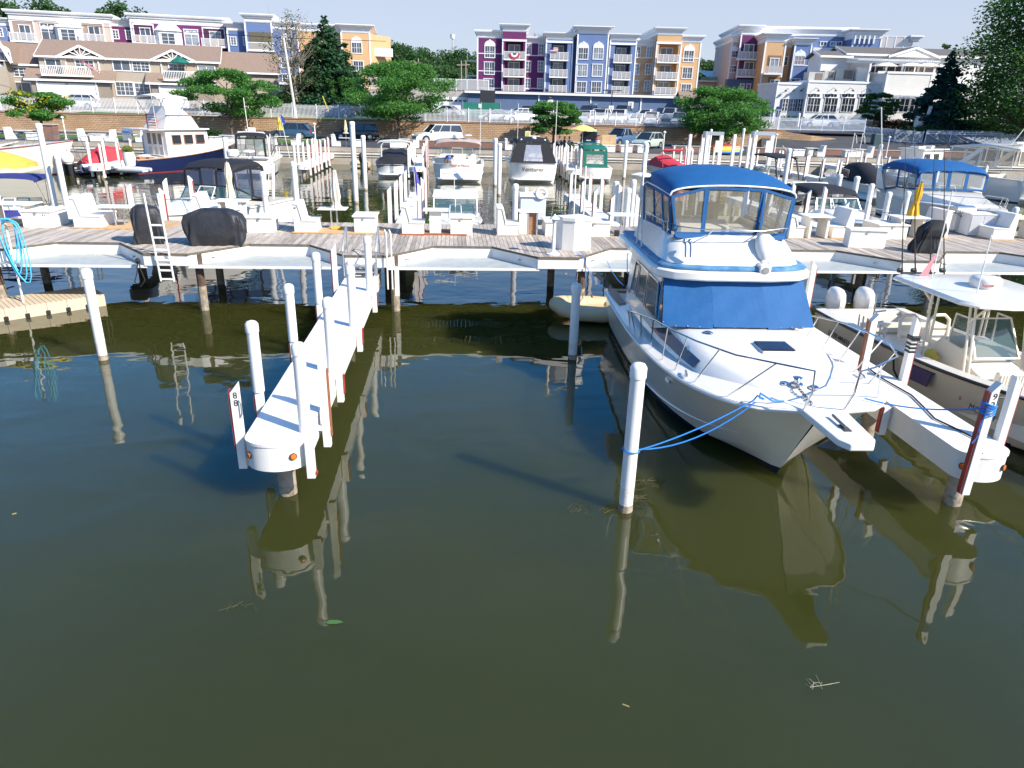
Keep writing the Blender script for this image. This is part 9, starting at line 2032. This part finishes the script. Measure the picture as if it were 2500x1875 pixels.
# ================================================================ PEOPLE
def person(lab, loc, rz, joints, shirt, trousers, hair=HAIR, s=1.0):
    """one skinned body; joints: dict of points in metres"""
    t = thing('person', lab, 'person', loc, rz)
    J = joints; order = ['hip', 'chest', 'neck', 'head', 'ls', 'le', 'lh', 'rs', 're', 'rh', 'lk', 'lf', 'lt', 'rk', 'rf', 'rt', 'crown']
    V = [Vector(J[k]) for k in order]; ix = {k: i for i, k in enumerate(order)}
    E = [('hip', 'chest'), ('chest', 'neck'), ('neck', 'head'), ('head', 'crown'), ('chest', 'ls'), ('ls', 'le'), ('le', 'lh'), ('chest', 'rs'), ('rs', 're'), ('re', 'rh'), ('hip', 'lk'), ('lk', 'lf'), ('lf', 'lt'), ('hip', 'rk'), ('rk', 'rf'), ('rf', 'rt')]
    rad = dict(hip=.15, chest=.15, neck=.055, head=.09, crown=.075, ls=.065, le=.045, lh=.035, rs=.065, re=.045, rh=.035, lk=.075, lf=.05, lt=.04, rk=.075, rf=.05, rt=.04)
    me = bpy.data.meshes.new('body'); me.from_pydata([tuple(v) for v in V], [(ix[a], ix[b]) for a, b in E], []); o = bpy.data.objects.new('body', me); col.objects.link(o)
    sk = o.modifiers.new('skin', 'SKIN'); o.modifiers.new('sub', 'SUBSURF').levels = 2
    for k, i in ix.items(): me.skin_vertices[0].data[i].radius = (rad[k], rad[k] * (.75 if k in ('hip', 'chest') else 1))
    me.skin_vertices[0].data[0].use_root = True
    dg = bpy.context.evaluated_depsgraph_get(); m2 = bpy.data.meshes.new_from_object(o.evaluated_get(dg)); bpy.data.objects.remove(o)
    m2.materials.clear()
    for q in (SKIN, shirt, trousers): m2.materials.append(q)
    hipz = V[0]
    def seg(p, a, b): ab = b - a; f = max(0, min(1, (p - a).dot(ab) / ab.length_squared)); return (p - a - ab * f).length
    for f in m2.polygons:
        c = f.center; best = min(E, key=lambda e: seg(c, V[ix[e[0]]], V[ix[e[1]]])); f.use_smooth = True
        f.material_index = 1 if best in (('hip', 'chest'), ('chest', 'ls'), ('chest', 'rs'), ('ls', 'le'), ('rs', 're')) or (best == ('chest', 'neck') and (c - V[2]).length > .08) else 2 if best[0] in ('hip', 'lk', 'rk') else 0
    b = bpy.data.objects.new('body', m2); col.objects.link(b); b.parent = t
    h = V[ix['head']]; cr_ = V[ix['crown']]; d = (cr_ - h).normalized()
    MB().ball(tuple(h + d * .07 + Vector((0, .02, 0))), .105, 12, sc_=(1, 1.05, .95)).build('hair', hair, t, True)
    return t
SIT = dict(hip=(0, 0, .5), chest=(0, -.05, .92), neck=(0, -.07, 1.1), head=(0, -.1, 1.24), crown=(0, -.1, 1.34), ls=(-.2, -.05, .98), le=(-.26, -.18, .72), lh=(-.12, -.38, .66), rs=(.2, -.05, .98), re=(.26, -.18, .72), rh=(.12, -.4, .68), lk=(-.12, -.45, .52), lf=(-.13, -.48, .08), lt=(-.13, -.62, .05), rk=(.12, -.45, .52), rf=(.13, -.5, .08), rt=(.13, -.64, .05))
BEND = dict(hip=(0, .1, .8), chest=(0, -.3, .98), neck=(0, -.45, 1.0), head=(0, -.58, .97), crown=(0, -.67, .93), ls=(-.2, -.34, .96), le=(-.25, -.45, .7), lh=(-.12, -.6, .52), rs=(.2, -.34, .96), re=(.24, -.5, .72), rh=(.1, -.68, .58), lk=(-.12, -.05, .45), lf=(-.13, .12, .08), lt=(-.13, 0, .05), rk=(.12, -.1, .45), rf=(.13, .1, .08), rt=(.13, -.04, .05))
BS = mat('blue_shirt', (.02, .13, .5), .8); KH = mat('khaki_trousers', (.2, .16, .11), .8); GT = mat('grey_shirt', (.4, .42, .46), .8); BK = mat('dark_clothes', (.03, .035, .05), .8)
person('person in a bright blue shirt bending over in the cockpit of the taupe bimini boat', (-.75, 59.5, .95), R_(60), BEND, BS, KH)
bench_x = {}
for px, lab, sh, rz in ((1377, 'seated person in dark clothes and cap on the promenade, left of the group', BK, 60), (1392, 'seated person in a pale grey shirt left of the open umbrella', GT, -70), (1366, 'seated person partly hidden by the pier posts, leftmost of the group', mat('slate_shirt', (.12, .14, .2), .8), 20)):
    x, z = at(px, 335, 75.6); person(lab, (x, 75.6, PZ), R_(rz), SIT, sh, BK)
    t = thing('garden_chair', 'dark garden chair under the ' + lab.split(' on ')[0].split(' left')[0].split(' partly')[0] + (' nearest the pier' if px == 1366 else ''), 'chair', (x, 75.6, PZ), R_(rz)); MB().box(-.25, .25, -.22, .25, .36, .4).build('seat', BLACK, t); MB().box(-.25, .25, .2, .25, .4, .9).build('backrest', BLACK, t)
    for a in (-.22, .22):
        for b in (-.19, .2): MB().box(a - .02, a + .02, b - .02, b + .02, 0, .36).build('leg', BLACK, t)
x, z = at(1384, 335, 75.6); table((x - .4, 75.2), 'small dark table between the seated people on the promenade', .7, .7, .7, 'one', z=PZ, topm=BK, grp=None)

# ================================================================ THINGS IN THE WATER
def weed(lab, px, py, seed, r=.25, n=16, mt=None):
    x, y = gnd(px, py, 0); rr = random.Random(seed); m = MB()
    for i in range(n):
        a = rr.random() * 6.28; d = rr.random() * r; p = (x + d * math.cos(a), y + d * math.sin(a) * .6, .004)
        m.tube([p, (p[0] + rr.uniform(-.1, .1), p[1] + rr.uniform(-.1, .1), .008), (p[0] + rr.uniform(-.2, .2), p[1] + rr.uniform(-.15, .15), .003)], .0035, 4)
    tag(m.build('floating_weed', mt or mat('pond_weed', (.06, .055, .02), .8)), lab, 'weed')
weed('floating tangle of weed right of the large rope tied pile', 1575, 1180, 1, .4, 24); weed('sparse floating weed left of the large rope tied pile', 1435, 1243, 2, .35, 14); weed('pale wisp of floating debris in the open water at lower right', 1985, 1668, 3, .12, 7, mat('pale_debris', (.3, .28, .2), .8))
weed('faint debris floating below the reflection of pier 88', 585, 1480, 5, .15, 5); weed('weed clinging at the foot of the large rope tied pile', 1548, 1215, 6, .16, 40)
x, y = gnd(818, 1520, 0); tag(MB().loft([[(x - .12, y, .006), (x - .06, y + .035, .012), (x + .04, y + .03, .01), (x + .1, y - .005, .006), (x + .02, y - .035, .009), (x - .08, y - .03, .008)], [(x - .12, y, .008), (x - .06, y + .035, .014), (x + .04, y + .03, .012), (x + .1, y - .005, .008), (x + .02, y - .035, .011), (x - .08, y - .03, .010)]]).build('floating_leaf', mat('green_leaf', (.06, .13, .03), .5)), 'single green leaf floating in the open water', 'leaf')
x, y = gnd(1520, 1720, 0); tag(MB().bar((x, y, .005), (x + .06, y - .04, .008), .012, .006).build('floating_twig', mat('straw', (.4, .32, .1), .7)), 'tiny straw coloured twig floating near the bottom of the picture', 'twig')
x, y = gnd(30, 1256, 0); tag(MB().bar((x, y, .005), (x + .05, y + .02, .01), .02, .008).build('floating_twig', mat('straw', (0, 0, 0))), 'brown leaf fragment floating at the left edge', 'twig')
